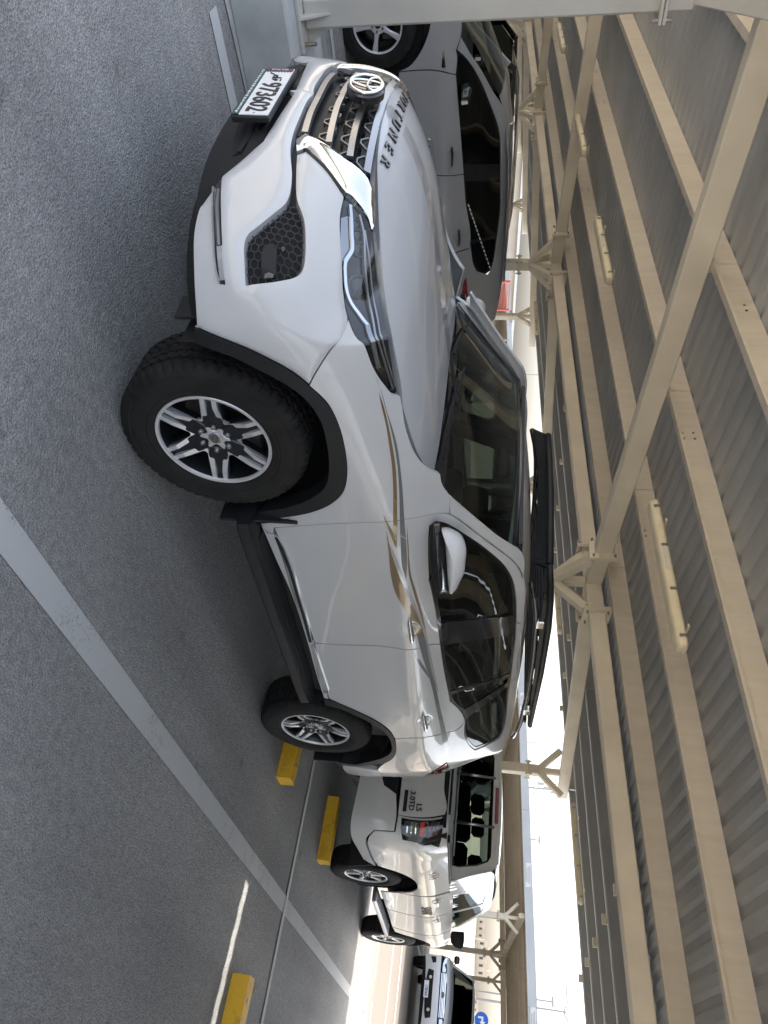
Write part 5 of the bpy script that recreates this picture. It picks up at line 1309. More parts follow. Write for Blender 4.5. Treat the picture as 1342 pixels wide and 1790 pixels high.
while x < .20:
    w = rr.uniform(.006, .016); boxM((x+w/2, -.055+rr.uniform(-.001, .001), .0042), (w, rr.choice((.006, .009)), .001), 'dealer_print', 'white_ink', bev=0); x += w+rr.uniform(.003, .010)
boxM((.205, .01, .004), (.008, .008, .002), 'plate_screw', 'satin'); 
_uR = HP.hit(672, 283.7); _uE = HP.hit(675.5, 255.5)
for k, ch in enumerate('FORTUNER'):
    q_ = (k-3.5)/3.5; uv = np.array([q_*_uR[0], _uR[1]-.004*(1-abs(q_))]); p = HP.at([uv])[0]; nn = HP.nrm([uv])[0]
    e = HP.at([uv+[-.03, 0]])[0]-HP.at([uv+[.03, 0]])[0]; up = np.cross(nn, e); Mx = frame(p+nn*.002, e, up)
    text('letter_shadow', ch, Mx, .062, M['gloss_black'], suv, .004, .0014, 1.15); text('bonnet_letter', ch, Mx @ Matrix.Translation((0, 0, .004)), .062, M['satin'], suv, .002, 0, 1.15)
# ---- roof: fixed rails, rack with fairing
for sg in (-1, 1):
    xs = np.linspace(1.25, 3.2, 16); rl = []
    for x in xs:
        zc = float(np.interp(x, _rx, _rz)); rl.append((x, sg*.60, zc+.012+.022*math.sin(math.pi*min(1, (x-1.25)/.25, (3.2-x)/.25)/2)))
    MB().tube(rl, .017, 8).obj('roof_rail', M['gloss_black'], suv, smooth=True)
    for x in (1.62, 2.74):
        MB().box((x, sg*.605, 1.818), (.07, .045, .05), bev=.006).obj('rack_clamp', M['chrome'], suv)
        MB().box((x, sg*.60, 1.80), (.05, .03, .02), bev=.004).obj('rack_clamp_jaw', M['satin'], suv)
    MB().tube([(1.20, sg*.50, 1.835), (1.27, sg*.57, 1.845), (1.38, sg*.605, 1.855), (1.65, sg*.615, 1.868), (2.2, sg*.61, 1.872), (3.08, sg*.56, 1.868)], [.017, .018, .019, .019, .018, .014], 10).obj('rack_side_rail', M['plastic'], suv, smooth=True)
    vs = [(1.22, sg*.50, 1.81), (1.4, sg*.60, 1.818), (2.2, sg*.605, 1.832), (3.06, sg*.555, 1.848), (1.22, sg*.50, 1.845), (1.4, sg*.60, 1.856), (2.2, sg*.61, 1.868), (3.06, sg*.56, 1.866)]
    vv = vs+[(x, y-sg*.012, z) for x, y, z in vs]
    MB().add(vv, [(0, 1, 5, 4), (1, 2, 6, 5), (2, 3, 7, 6), (8, 12, 13, 9), (9, 13, 14, 10), (10, 14, 15, 11), (0, 8, 9, 1), (1, 9, 10, 2), (2, 10, 11, 3), (0, 4, 12, 8), (3, 11, 15, 7)]).obj('rack_side_panel', M['plastic'], suv)
MB().tube([(1.20, -.50, 1.835), (1.17, -.25, 1.838), (1.16, 0, 1.84), (1.17, .25, 1.838), (1.20, .50, 1.835)], .021, 10).obj('rack_front_rail', M['plastic'], suv, smooth=True)
MB().tube([(3.08, -.56, 1.868), (3.08, .56, 1.868)], .018, 10).obj('rack_rear_rail', M['plastic'], suv, smooth=True)
fv = []
for i in range(17):
    y = -.52+1.04*i/16; fv += [(1.10+.06*(y/.5)**2, y, 1.765-.02*(y/.5)**2), (1.17+.04*(y/.5)**2, y, 1.835)]
MB().add(fv+[(x+.012, y, z) for x, y, z in fv], [(2*i, 2*i+2, 2*i+3, 2*i+1) for i in range(16)]+[(34+2*i, 34+2*i+1, 34+2*i+3, 34+2*i+2) for i in range(16)]).obj('rack_fairing', M['plastic'], suv, smooth=False)
for x in np.linspace(1.38, 2.95, 9): MB().box((float(x), 0, 1.825), (.05, 1.18, .018), bev=.004).obj('rack_slat', M['plastic'], suv)
MB().tube([(3.25, 0, 1.745), (3.34, 0, 1.80)], [.02, .006], 8).obj('roof_aerial', M['gloss_black'], suv)
# ---- cabin
def seat(x, y, z=.62, w=.50, parent=None, back=.66):
    p = parent or suv
    MB().box((x, y, z), (.52, w, .16), bev=.05).obj('seat', M['seat'], p, smooth=True)
    Mx = Matrix.Rotation(R(14), 3, 'Y')
    MB().box((x+.30, y, z+.36), (.14, w*.94, back), Mx, bev=.05).obj('seat_back', M['seat'], p, smooth=True)
    MB().box((x+.40, y, z+.36+back/2+.09), (.09, .26, .18), Mx, bev=.04).obj('headrest', M['seat'], p, smooth=True)
seat(1.30, -.37); seat(1.30, .37)
for y in (-.42, 0, .42): seat(2.15, y, .64, .42)
d_ = MB(); d_.box((.62, 0, 1.14), (.42, 1.36, .20), bev=.06); d_.obj('dashboard', M['dash'], suv, smooth=True)
MB().box((1.7, 0, .50), (2.6, 1.5, .04)).obj('cabin_floor', M['liner'], suv)
sw = Matrix.Translation((.93, -.37, 1.10)) @ Matrix.Rotation(R(62), 4, 'Y')
MB().tube([sw @ Vector((.18*math.cos(a), .18*math.sin(a), 0)) for a in np.linspace(0, 2*math.pi, 29)[:-1]], .015, 8, closed=True).obj('steering_wheel', M['seat'], suv, smooth=True)
MB().tube([sw @ Vector((-.17, 0, 0)), sw @ Vector((0, 0, -.02)), sw @ Vector((.17, 0, 0))], .018, 6).obj('steering_spoke', M['seat'], suv)
MB().box((.93, -.02, 1.565), (.03, .22, .06), bev=.012).obj('interior_mirror', M['gloss_black'], suv)
for sg in (-1, 1):
    for t0, t1, x0, x1 in ((1.24, 1.70, 1.47, 1.50), (1.30, 1.70, 2.42, 2.30)):
        p0 = WS.at([(x0, t0)], -.035)[0]; p1 = WS.at([(x1, t1)], -.035)[0]
        MB().beam((p0[0], sg*abs(p0[1]), p0[2]), (p1[0], sg*abs(p1[1]), p1[2]), .13, .035, up=(0, 1, .2)).obj('inner_pillar', M['dash'], suv)
MB().box((2.0, 0, 1.665), (2.2, 1.22, .02)).obj('headlining', M['dash'], suv)
for sg in (-1, 1): MB().box((1.75, sg*.80, .92), (2.3, .05, .60), bev=.02).obj('door_card', M['dash'], suv)
# ================================================================ the other vehicles
def simple_wheel_kit(Rt, hw, rim_r, spokes, twin=False, dark=False):
    K = {}
    K['tyre'] = tyre_mesh('tyre', Rt, hw, rim_r*1.02, 120, 40)
    m1 = M['alloy']; d = -hw
    K['rim'] = meshof(MB().lathe([(rim_r, d*.84), (rim_r*1.01, d*.90), (rim_r*.99, d*.92), (rim_r*.95, d*.89), (rim_r*.93, d*.80)], 48), m1, True)
    K['barrel'] = meshof(MB().lathe([(rim_r*.94, d*.83), (rim_r*.9, d*.6), (rim_r*.86, hw*.7), (.05, hw*.7), (0, hw*.7)], 40).lathe([(rim_r, d*.85), (rim_r*.98, hw*.85)], 40), M['alloy_dark'], True)
    b = MB()
    for i in range(spokes):
        a = 360/spokes*i
        if twin:
            for l in (-.020, .020): b.prism([pol(rim_r*.96, a, l-.010), pol(rim_r*.96, a, l+.010), pol(.07, a, l*.8+.011), pol(.07, a, l*.8-.011)], d*.55, d*.80, XZ, bev=.004)
        else: b.prism([pol(rim_r*.96, a, -.026), pol(rim_r*.96, a, .026), pol(.12, a, .018), pol(.05, a, .026), pol(.05, a, -.026), pol(.12, a, -.018)], d*.55, d*.80, XZ, bev=.008)
    b.prism([pol(.072, 15*k) for k in range(24)], d*.4, d*.74, XZ, bev=.006)
    K['spoke_back'] = meshof(b, m1)
    K['cap'] = meshof(MB().lathe([(0, d*.80), (.020, d*.80), (.026, d*.77), (.027, d*.6)], 24), M['gloss_black'], True)
    K['nut'] = meshof(MB().lathe([(.0, -.018), (.008, -.018), (.0105, -.012), (.0105, .01)], 8), M['steel_dark'], True, 50)
    K['disc'] = meshof(MB().lathe([(.0, .0), (.15, .0), (.15, .02), (0, .02)], 32), M['steel_dark'], True)
    K['caliper'] = meshof(MB().box((.11, .01, .07), (.06, .05, .10), bev=.01), M['steel_dark'])
    K['n'] = 5; K['nrad'] = .050; K['nd'] = d*.74
    return K
def T_(patch, name, pts, mat, parent, off=0.0, gap=.002, flange=.012, d=.07, holes=(), mirror_y=None, uvpts=None):
    uv = patch.tr(pts) if uvpts is None else [np.array(p) for p in uvpts]; S = np.array(patch.sc)
    if gap: uv = [p/S for p in inset([p*S for p in uv], gap)]
    vf = panel_mesh(patch, uv, [patch.tr(h) for h in holes], off, d, flange)
    o = part(name, vf, mat, parent)
    if mirror_y is not None:
        v, f = vf; part(name, ([(x, 2*mirror_y-y, z) for x, y, z in v], [tuple(reversed(q)) for q in f]), mat, parent)
    return o
def hull_patch(X, rows, yc, z0=0.0, nu=260, nv=140):
    """rows: {z: [half width per station]} or {z: [(x, halfwidth)...]}; near side at yc - halfwidth"""
    zs = sorted(rows); P = []
    for z in zs: P.append([((x, yc-h, z+z0) if not isinstance(h, tuple) else (h[0], yc-h[1], z+z0)) for x, h in zip(X, rows[z])])
    return Patch(list(range(len(X))) if False else list(X), [z+z0 for z in zs], np.swapaxes(np.array(P), 0, 1), nu, nv)
def cast_panel(name, V, F, mat, par): return sub(name, V, F, mat, par, True)

# ---------------- grey crossover
g0 = gz(5.5)
grey = thing('crossover_car', 'gunmetal grey crossover parked side on beyond the white SUV bonnet', 'car', (0.09, 5.52, g0))
GX = [-.85, -.6, -.2, .3, .8, 1.4, 2.0, 2.5, 2.9, 3.2, 3.45, 3.62]
def grow(base, front=(.55, .80, .97), rear=(.985, .95, .87, .70)):
    k = list(front)+[1]*(len(GX)-len(front)-len(rear))+list(rear); return [base*q for q in k]
GR = {.25: grow(.86), .40: grow(.90), .60: grow(.915), .80: grow(.925), .95: grow(.925), 1.03: grow(.905), 1.10: grow(.865), 1.20: grow(.81, (.5, .7, .9)), 1.32: grow(.755, (.4, .6, .8)), 1.44: grow(.69, (.3, .5, .8)), 1.54: grow(.61, (.2, .4, .7)), 1.60: grow(.50, (.2, .4, .7))}
GP = hull_patch(GX, GR, 5.52, g0)
mg = M['paint_grey']
arch = [(754, 20), (754, 28), (748, 60), (734, 92), (714, 117), (697, 125)]
T_(GP, 'front_wing', [(755, 10), (754, 28), (748, 60), (734, 92), (714, 117), (697, 125), (735, 122), (765, 123), (797, 129.5), (799, 96), (797, 88), (806, 60), (806, 28), (800, 5), (780, 0)], mg, grey)
gtop = [(799.7, 87.5), (816, 103), (838.8, 139.7), (855.5, 178.8), (868, 212), (873.7, 237), (875, 265), (875, 310), (875, 363), (868, 419), (858, 472)]
gbot = [(833, 472), (827.6, 461), (822, 424.6), (813.6, 349), (806.6, 251), (801, 181.6), (798, 134)]
T_(GP, 'front_door', [(697, 126.5), (735, 123.5), (765, 124.5), (797, 131), (801, 181.6), (806.6, 251), (810.5, 304), (763, 306), (720, 306), (690, 306)], mg, grey)
T_(GP, 'rear_door', [(690, 307), (763, 307.5), (810.6, 305.5), (813.6, 349), (822, 424.6), (819, 434), (800, 440), (786, 447), (760, 430), (735, 400), (690, 400)], mg, grey)
T_(GP, 'body_side', gtop+[(853, 481), (833, 474), (827.6, 463), (822, 427), (819, 436), (800, 442), (786, 449), (770, 470), ('p', 2.75, .70+g0), ('p', 3.45, .70+g0), ('p', 3.55, .95+g0), ('p', 3.3, 1.02+g0), ('p', 3.22, 1.14+g0), ('p', 3.5, 1.20+g0), ('p', 3.52, 1.30+g0), ('p', 3.40, 1.52+g0), ('p', 2.9, 1.585+g0), ('p', 2.2, 1.60+g0), ('p', 1.4, 1.58+g0), ('p', .95, 1.53+g0), (861, 158), (840, 120), (820, 90), (806, 64), (800, 86)], mg, grey)
T_(GP, 'lower_trim', None, M['plastic'], grey, uvpts=[(.5, .28+g0), (.5, .46+g0), (2.35, .46+g0), (2.35, .28+g0)])
T_(GP, 'window_surround', gtop+gbot, M['gloss_black'], grey, off=-.008, gap=0)
for q in ([(803, 96), (817, 108), (838, 144), (854, 182), (866, 214), (872, 240), (873, 287), (812.5, 288), (807, 251), (802, 181), (800, 136)], [(815, 318), (873.5, 315), (873, 363), (866.5, 412), (823, 420), (817, 360)]):
    T_(GP, 'door_window', q, M['glass_side'], grey, off=-.004, gap=0, flange=0)
T_(GP, 'quarter_window', [(824.5, 428), (866, 417), (857, 468), (852, 477), (835, 470), (829, 459)], M['glass_side'], grey, off=-.004, gap=0, flange=0)
for k in range(16):
    a = k/15; uv = GP.hit(818+a*37, 357+a*108)
    strip(GP, None, .012, .003, 'window_bead', M['white_ink'], off=.0, parent=grey, both=False, uvpts=[uv, uv+[.035, .012]])
T_(GP, 'tail_lamp', [(814.4, 484), (816, 500), (818.6, 526), (805, 533), (799, 527), (806.6, 513.6), (809, 497)], M['red_lens'], grey, off=.006, gap=0)
for (a, b) in ((789, 273), (800.5, 415)):
    uv = GP.hit(a, b)
    pts = [tuple(GP.at([uv+[t*.095, .0]], .012+.022*(1-abs(t)**3))[0]) for t in np.linspace(-1, 1, 9)]
    MB().tube(pts, [.012]*9, 8).obj('door_handle', M['gloss_black'], grey, smooth=True)
    MB().tube([tuple(GP.at([uv+[.06*math.cos(t), .05*math.sin(t)]], .001)[0]) for t in np.linspace(0, 2*math.pi, 21)[:-1]], .003, 5, closed=True).obj('handle_recess_rim', mg, grey)
T_(GP, 'wing_vent', [(773, 88), (777, 88), (779, 118), (772, 118)], M['chrome'], grey, off=.006, gap=0)
# other side, roof, glass, closing shapes
cgl = lambda x, y, z: (x, 5.52+y, z+g0)
def wedge(name, prof, y0, y1, mat, par, yc, zo, taper=None):
    """side profile [(x, z)] extruded between half widths; taper: half width per point"""
    n = len(prof); vs = []
    for s in (-1, 1):
        for i, (x, z) in enumerate(prof):
            h = taper[i] if taper else y1
            vs.append((x, yc+s*h, z+zo))
    fs = [tuple(range(n)), tuple(range(n, 2*n))[::-1]]+[(i, (i+1) % n, n+(i+1) % n, n+i) for i in range(n)]
    return sub(name, vs, fs, mat, par)
def skin(name, pts, mat, par, yc, zo, nm=8, crown=.04):
    """a cross-car sheet through (x, z, halfwidth) stations"""
    vs = []; k = 2*nm+1
    for x, z, h in pts:
        for j in range(k):
            a = -1+j/nm; vs.append((x, yc+a*h, z+zo-crown*abs(a)**2.4))
    fs = [(i*k+j, i*k+j+1, (i+1)*k+j+1, (i+1)*k+j) for i in range(len(pts)-1) for j in range(k-1)]
    b = MB().add(vs, fs); return b.obj(name, mat, par, smooth=True)
skin('roof', [(.82, 1.50, .56), (.95, 1.555, .60), (1.4, 1.615, .62), (2.0, 1.64, .63), (2.6, 1.63, .62), (3.1, 1.59, .58), (3.42, 1.54, .54)], mg, grey, 5.52, g0)
skin('windscreen', [(-.02, 1.04, .74), (.40, 1.30, .66), (.83, 1.505, .57)], M['glass_plain'], grey, 5.52, g0)
skin('bonnet', [(-.80, .78, .60), (-.72, .92, .66), (-.4, 1.0, .74), (-.02, 1.05, .80)], mg, grey, 5.52, g0)
skin('rear_window', [(3.42, 1.535, .52), (3.62, 1.25, .60), (3.68, 1.08, .66)], M['glass_side'], grey, 5.52, g0)
skin('tailgate', [(3.68, 1.08, .68), (3.74, .9, .74), (3.74, .55, .76)], mg, grey, 5.52, g0)
skin('front_bumper', [(-.83, .30, .60), (-.88, .5, .62), (-.86, .7, .62), (-.80, .79, .60)], M['plastic'], grey, 5.52, g0)
wedge('inner_shell', [(-.7, .3), (-.7, .75), (.0, .98), (3.5, .98), (3.5, .35)], 0, .80, M['liner'], grey, 5.52, g0)
for s in (1,):
    sd_ = MB(); q = GP.at([(u, z+g0) for u in np.linspace(-.6, 3.5, 24) for z in (.3, .6, .9, 1.05, 1.12)], 0); sub('far_side', [(p[0], 2*5.52-p[1], p[2]) for p in q], [(i*5+j, i*5+j+1, (i+1)*5+j+1, (i+1)*5+j) for i in range(23) for j in range(4)], mg, grey, True)
    for x0, x1 in ((.55, .95), (1.62, 1.68), (2.75, 2.9)):
        MB().beam((x0, 5.52+.84, 1.05+g0), (x1, 5.52+.62, 1.52+g0), .10, .04, up=(0, 1, 0)).obj('far_pillar', mg, grey)
for y in (-.36, .36):
    seat(1.35, 5.52+y, .62+g0, .48, grey, .60); seat(2.25, 5.52+y, .62+g0, .48, grey, .56)
MB().box((.55, 5.52, 1.0+g0), (.4, 1.3, .14), bev=.05).obj('dashboard', M['dash'], grey)
strip(GP, None, .02, .02, 'roof_rail', M['satin'], off=.0, parent=grey, both=False, uvpts=[(1.1, 1.585+g0), (1.6, 1.597+g0), (2.2, 1.597+g0), (2.9, 1.585+g0)])
shellform('mirror_cap', [(803, 143), (812, 138), (824, 146), (826, 160), (820, 172), (806, 174)], (.72, 4.50, 1.10), (-.9, -.3, 0), .05, .08, M['gloss_black'], grey, both=False)
KG = simple_wheel_kit(.355, .115, .225, 5)
for x in (.09, 2.78):
    for s in (-1, 1): 
        make_wheel(grey, KG, (x-.09, s*.80, .352), s, spin=R(12), parts=(x < 1 and s < 0))
sub('wheel_housing', [(.09+.42*math.cos(a), y, .36+g0+.42*math.sin(a)) for a in np.linspace(-.3, math.pi+.3, 20) for y in (4.62, 5.0)], [(2*i, 2*i+1, 2*i+3, 2*i+2) for i in range(19)], M['liner'], grey)
# ---------------- generic parked cars far away
def far_car(kind, label, loc, L, W, H, mat, glassm, rot=0.0, wheel=.35, group=None, style='suv'):
    t = thing(kind, label, 'car', (loc[0], loc[1], gz(loc[1])), group); t.rotation_euler.z = rot
    h = H; bz = .33*h/1.6+.0; w = W/2
    belt = h*.60
    if style == 'suv': prof = [(-.50, .42*h), (-.49, .55*h), (-.44, .61*h), (-.27, .65*h), (-.15, .93*h), (-.08, .985*h), (.1, h), (.32, .99*h), (.42, .95*h), (.485, .66*h), (.50, .5*h), (.50, .25*h)]
    elif style == 'sedan': prof = [(-.50, .40*h), (-.49, .52*h), (-.45, .58*h), (-.24, .67*h), (-.09, .94*h), (.0, h), (.12, .99*h), (.22, .94*h), (.36, .70*h), (.48, .66*h), (.50, .5*h), (.50, .25*h)]
    else: prof = [(-.50, .42*h), (-.49, .54*h), (-.45, .60*h), (-.30, .64*h), (-.17, .93*h), (-.10, 1.0*h), (.05, h), (.11, .96*h), (.16, .62*h), (.49, .62*h), (.50, .5*h), (.50, .3*h)]
    def sec(x, z):  # half width at height
        k = z/h; return w*(1-.0*(k < .6)) if k < .56 else w*(1-.42*(k-.56)/.44)
    lower = [(x*L, z) for x, z in prof if z <= .68*h]
    # body below the belt
    zs = [.20*h, .32*h, .5*h, .6*h, .64*h]; ks = [.94, .985, 1, .985, .95]; xs = np.linspace(-.5, .5, 21)
    def topz(x): return float(np.interp(x, [p[0] for p in prof], [p[1] for p in prof]))
    vs = []; m = len(zs)
    for x in xs:
        e = 1-.22*max(0, (abs(x)-.42)/.08)**2
        for z, k in zip(zs, ks):
            zz = min(z, topz(x)-.001) if x < -.3 or style != 'suv' else z
            vs.append((x*L, -w*k*e, min(z, topz(x))))
        for z, k in zip(zs[::-1], ks[::-1]): vs.append((x*L, w*k*e, min(z, topz(x))))
    n = 2*m; fs = [(i*n+j, i*n+(j+1) % n, (i+1)*n+(j+1) % n, (i+1)*n+j) for i in range(20) for j in range(n)]+[tuple(range(n)), tuple(20*n+j for j in range(n))[::-1]]
    MB().add(vs, fs).obj('body', mat, t, smooth=True, world=False, angle=35)
    # cabin: roof sheet, pillars, panes
    cab = [(x*L, z) for x, z in prof if z > .60*h]
    x0 = cab[0][0]; x1 = cab[-1][0]
    roofp = [(x, z) for x, z in cab if z > .92*h]
    vs = []; 
    for x, z in roofp:
        for a in (-1, -.8, 0, .8, 1): vs.append((x, a*w*.62+0, z-.05*abs(a)**2))
    k = len(roofp); MB().add(vs, [(i*5+j, i*5+j+1, (i+1)*5+j+1, (i+1)*5+j) for i in range(k-1) for j in range(4)]).obj('roof', mat, t, smooth=True, world=False)
    xf, xr = roofp[0], roofp[-1]
    bf = max([p for p in cab if p[0] <= xf[0] and p[1] < .7*h], key=lambda p: p[0]); br = min([p for p in cab if p[0] >= xr[0] and p[1] < .72*h], key=lambda p: p[0])
    zb = .635*h
    def pane(name, q): MB().add(q, [tuple(range(len(q)))]).obj(name, glassm, t, world=False)
    pane('windscreen', [(bf[0], -w*.86, bf[1]), (bf[0], w*.86, bf[1]), (xf[0], w*.60, xf[1]-.02), (xf[0], -w*.60, xf[1]-.02)])
    pane('rear_window', [(br[0], -w*.86, br[1]), (br[0], w*.86, br[1]), (xr[0], w*.60, xr[1]-.02), (xr[0], -w*.60, xr[1]-.02)])
    for s in (-1, 1):
        cuts = np.linspace(0, 1, 4)
        for a, b in zip(cuts[:-1], cuts[1:]):
            la = bf[0]+.06+(br[0]-bf[0]-.12)*a; lb = bf[0]+.06+(br[0]-bf[0]-.12)*b; ua = xf[0]+.05+(xr[0]-xf[0]-.1)*a; ub_ = xf[0]+.05+(xr[0]-xf[0]-.1)*b
            pane('side_window', [(la+.03, s*w*.925, zb), (lb-.03, s*w*.925, zb), (ub_-.03, s*w*.64, .925*h), (ua+.03, s*w*.64, .925*h)])
        for a in cuts:
            la = bf[0]+.04+(br[0]-bf[0]-.08)*a; ua = xf[0]+.03+(xr[0]-xf[0]-.06)*a
            MB().beam((la, s*w*.92, zb-.02), (ua, s*w*.62, .945*h), .07, .03, up=(0, s, .3)).obj('pillar', mat, t, world=False)
        MB().beam((xf[0]-.02, s*w*.62, .94*h), (xr[0]+.02, s*w*.62, .94*h), .05, .05).obj('roof_edge', mat, t, world=False)
        MB().box((-.495*L+.03, s*w*.66, .50*h), (.10, .34, .13), bev=.03).obj('headlight', M['glass_clear'], t, world=False)
        MB().box((.495*L-.02, s*w*.74, .56*h), (.08, .22, .20), bev=.02).obj('tail_lamp', M['red_lens'], t, world=False)
        MB().box((bf[0]+.35, s*(w+.08), zb+.08), (.10, .18, .13), bev=.03).obj('wing_mirror', mat, t, world=False)
    MB().box((0, 0, .62*h*.55), (L*.8, W*.8, .5*h), bev=.03).obj('inner_shell', M['liner'], t, world=False)
    for y in (-.36, .36): MB().box((.1, y, .72*h), (.14, .42, .34*h), bev=.05).obj('seat_back', M['seat'], t, world=False)
    kk = simple_wheel_kit(wheel, .11, wheel*.62, 5)
    for x in (-.305*L, .29*L):
        for s in (-1, 1): make_wheel(t, kk, (x, s*(w-.11), wheel), s, parts=False)
    return t
far_car('suv_car', 'tall black SUV whose roof shows behind the grey crossover', (2.35, 8.75, 0), 4.95, 1.95, 1.80, M['paint_black'], M['glass_side'], wheel=.38)
far_car('parked_car', 'dark blue-black car with a bright roof edge between the grey crossover and the windscreen pillar', (7.6, 11.0, 0), 4.6, 1.85, 1.58, M['paint_black'], M['glass_side'], style='sedan')
far_car('parked_pickup', 'silver pickup with two rows of windows far behind the dark car', (14.6, 20.0, 0), 5.1, 1.85, 1.72, M['paint_silver'], M['glass_side'], style='pickup')
far_car('parked_car', 'small white car beyond the silver pickup, low in the distance', (20.6, 27.5, 0), 4.6, 1.8, 1.55, M['paint'], M['glass_side'])
far_car('parked_car', 'silver car far back under the second carport, hidden mostly by the pickup', (23.4, 9.0, 0), 4.5, 1.8, 1.5, M['paint_silver'], M['glass_side'])
# ---------------- white crew-cab pickup, tail towards the viewer
pick = thing('pickup_truck', 'white crew cab pickup seen from its tail, parked behind the white SUV', 'pickup', (6.38, 0, 0))
mp = M['paint_pickup']
# u runs along the near side (u = x) from the rear corner; negative part wraps the tail
PX = [4.0, 4.35, 4.68, 4.86, 4.97, 5.12, 5.5, 6.4, 6.9, 7.5, 8.3, 8.9, 9.5, 9.9, 10.15, 10.3]
def prow(w, xr=4.95, tail=(0, .42, .76, .875, .94), nose=(1, 1, .985, .95, .84, .62)):
    r = [(xr, w*t) for t in tail[:3]]+[(xr+.015, w*tail[3]), (xr+.06, w*tail[4]), (xr+.17+.0, w*.99)]
    r += [w, w, w, w]+[w*k for k in nose]; return r
PR = {.34: prow(.86, 4.92), .50: prow(.90, 4.88), .66: prow(.925, 4.89), .78: prow(.935, 4.93), .90: prow(.94, 4.96), 1.02: prow(.935, 4.965), 1.12: prow(.915, 4.97), 1.20: prow(.885, 4.975, nose=(1, 1, .98, .93, .78, .5)), 1.28: prow(.855, 4.98, nose=(1, .98, .94, .86, .7, .4))}
PP = hull_patch(PX, PR, 0.0)
UX = [6.35, 6.5, 7.0, 7.6, 8.2, 8.8, 9.4]
UR = {1.22: [.86, .865, .87, .87, .865, .855, .84], 1.34: [.83, .835, .84, .84, .835, .82, .80], 1.46: [.785, .79, .80, .80, .79, .775, .75], 1.58: [.74, .745, .755, .755, .745, .725, .69], 1.68: [.70, .705, .715, .715, .70, .675, .64], 1.76: [.655, .66, .67, .67, .655, .625, .58], 1.81: [.59, .595, .605, .605, .59, .56, .51]}
PU = hull_patch(UX, UR, 0.0)
def TP(name, pts, mat, off=0.0, **k): return T_(PP, name, pts, mat, pick, off, **k)
TP('tailgate', None, mp, uvpts=[(4.0, .79), (4.0, 1.265), (4.64, 1.262), (4.66, .80)], mirror_y=0.0, gap=.003)
TP('bed_side', None, mp, uvpts=[(4.70, .80), (4.66, .80), (4.66, 1.27), (4.97, 1.272), (5.5, 1.272), (6.44, 1.272), (6.44, .50), (6.78, .50), (6.80, .66), (6.72, .80), (6.56, .90), (6.38, .93), (6.20, .90), (6.04, .80), (5.95, .66), (5.93, .52), (5.5, .50), (5.12, .52), (5.0, .58), (4.95, .72), (4.95, .80)][:5]+[(6.78, 1.272), (6.80, .90), (6.80, .70), (6.77, .78), (6.66, .875), (6.52, .93), (6.36, .945), (6.18, .92), (6.02, .84), (5.92, .72), (5.88, .56), (5.5, .52), (5.12, .54), (4.97, .60), (4.90, .79)], mirror_y=0.0, gap=.003)
TP('rear_bumper', None, mp, uvpts=[(4.0, .40), (4.0, .61), (4.33, .61), (4.42, .64), (4.47, .76), (4.66, .785), (4.89, .78), (4.95, .60), (5.10, .53), (5.5, .51), (5.86, .54), (5.78, .42), (5.2, .37), (4.8, .38), (4.4, .40)], mirror_y=0.0, gap=.002, flange=.04, off=.012)
TP('bumper_step', None, M['plastic'], uvpts=[(4.0, .62), (4.32, .62), (4.41, .65), (4.46, .775), (4.0, .775)], off=-.01, mirror_y=0.0, gap=0)
for z in (.69, .73): TP('step_rib', None, M['liner'], uvpts=[(4.0, z), (4.42, z), (4.42, z+.012), (4.0, z+.012)], off=-.004, mirror_y=0.0, gap=0, flange=.004)
# tail lamps: clear outer cells, red middle
TP('tail_lamp', None, M['gloss_black'], uvpts=[(4.69, .835), (4.69, 1.215), (4.90, 1.215), (5.10, 1.19), (5.02, 1.12), (5.03, 1.05), (4.98, .98), (4.97, .86), (4.86, .84)], off=.012, mirror_y=0.0, gap=0, flange=.02)
TP('tail_lamp_cell', None, M['steel_dark'], uvpts=[(4.715, .865), (4.715, 1.0), (4.86, 1.0), (4.90, .88), (4.82, .865)], off=.018, mirror_y=0.0, gap=0)
TP('tail_lamp_cell', None, M['steel_dark'], uvpts=[(4.735, 1.07), (4.735, 1.19), (4.89, 1.18), (4.93, 1.08)], off=.018, mirror_y=0.0, gap=0)
for z_ in (.89, .93, .97): TP('lamp_fin', None, M['chrome'], uvpts=[(4.725, z_), (4.725, z_+.010), (4.875, z_+.010), (4.88, z_)], off=.022, mirror_y=0.0, gap=0, flange=.004)
for z_ in (1.095, 1.13, 1.16): TP('lamp_fin', None, M['red_lens'], uvpts=[(4.745, z_), (4.745, z_+.016), (4.885, z_+.016), (4.89, z_)], off=.022, mirror_y=0.0, gap=0, flange=.004)
TP('tail_lamp_cell_glass', None, M['glass_clear'], uvpts=[(4.71, .86), (4.71, 1.19), (4.90, 1.19), (4.93, .90), (4.82, .86)], off=.028, mirror_y=0.0, gap=0)
TP('tail_lamp_red', None, M['red_bright'], uvpts=[(4.72, 1.015), (4.72, 1.055), (4.89, 1.055), (4.89, 1.015)], off=.030, mirror_y=0.0, gap=0)
# bed interior and rim
bb = MB(); bb.box((5.72, 0, .80), (1.42, 1.5, .04)); bb.box((5.0, 0, 1.03), (.05, 1.5, .44)); bb.box((5.72, -.80, 1.03), (1.42, .05, .46)); bb.box((5.72, .80, 1.03), (1.42, .05, .46)); bb.box((6.41, 0, 1.0), (.04, 1.6, .5)); bb.obj('bed_liner', M['liner'], pick)
for s in (-1, 1):
    MB().box((5.72, s*.835, 1.280), (1.44, .07, .022), bev=.005).obj('bed_rail_cap', M['plastic'], pick)
MB().box((4.99, 0, 1.272), (.07, 1.24, .022), bev=.005).obj('tailgate_cap', M['plastic'], pick)
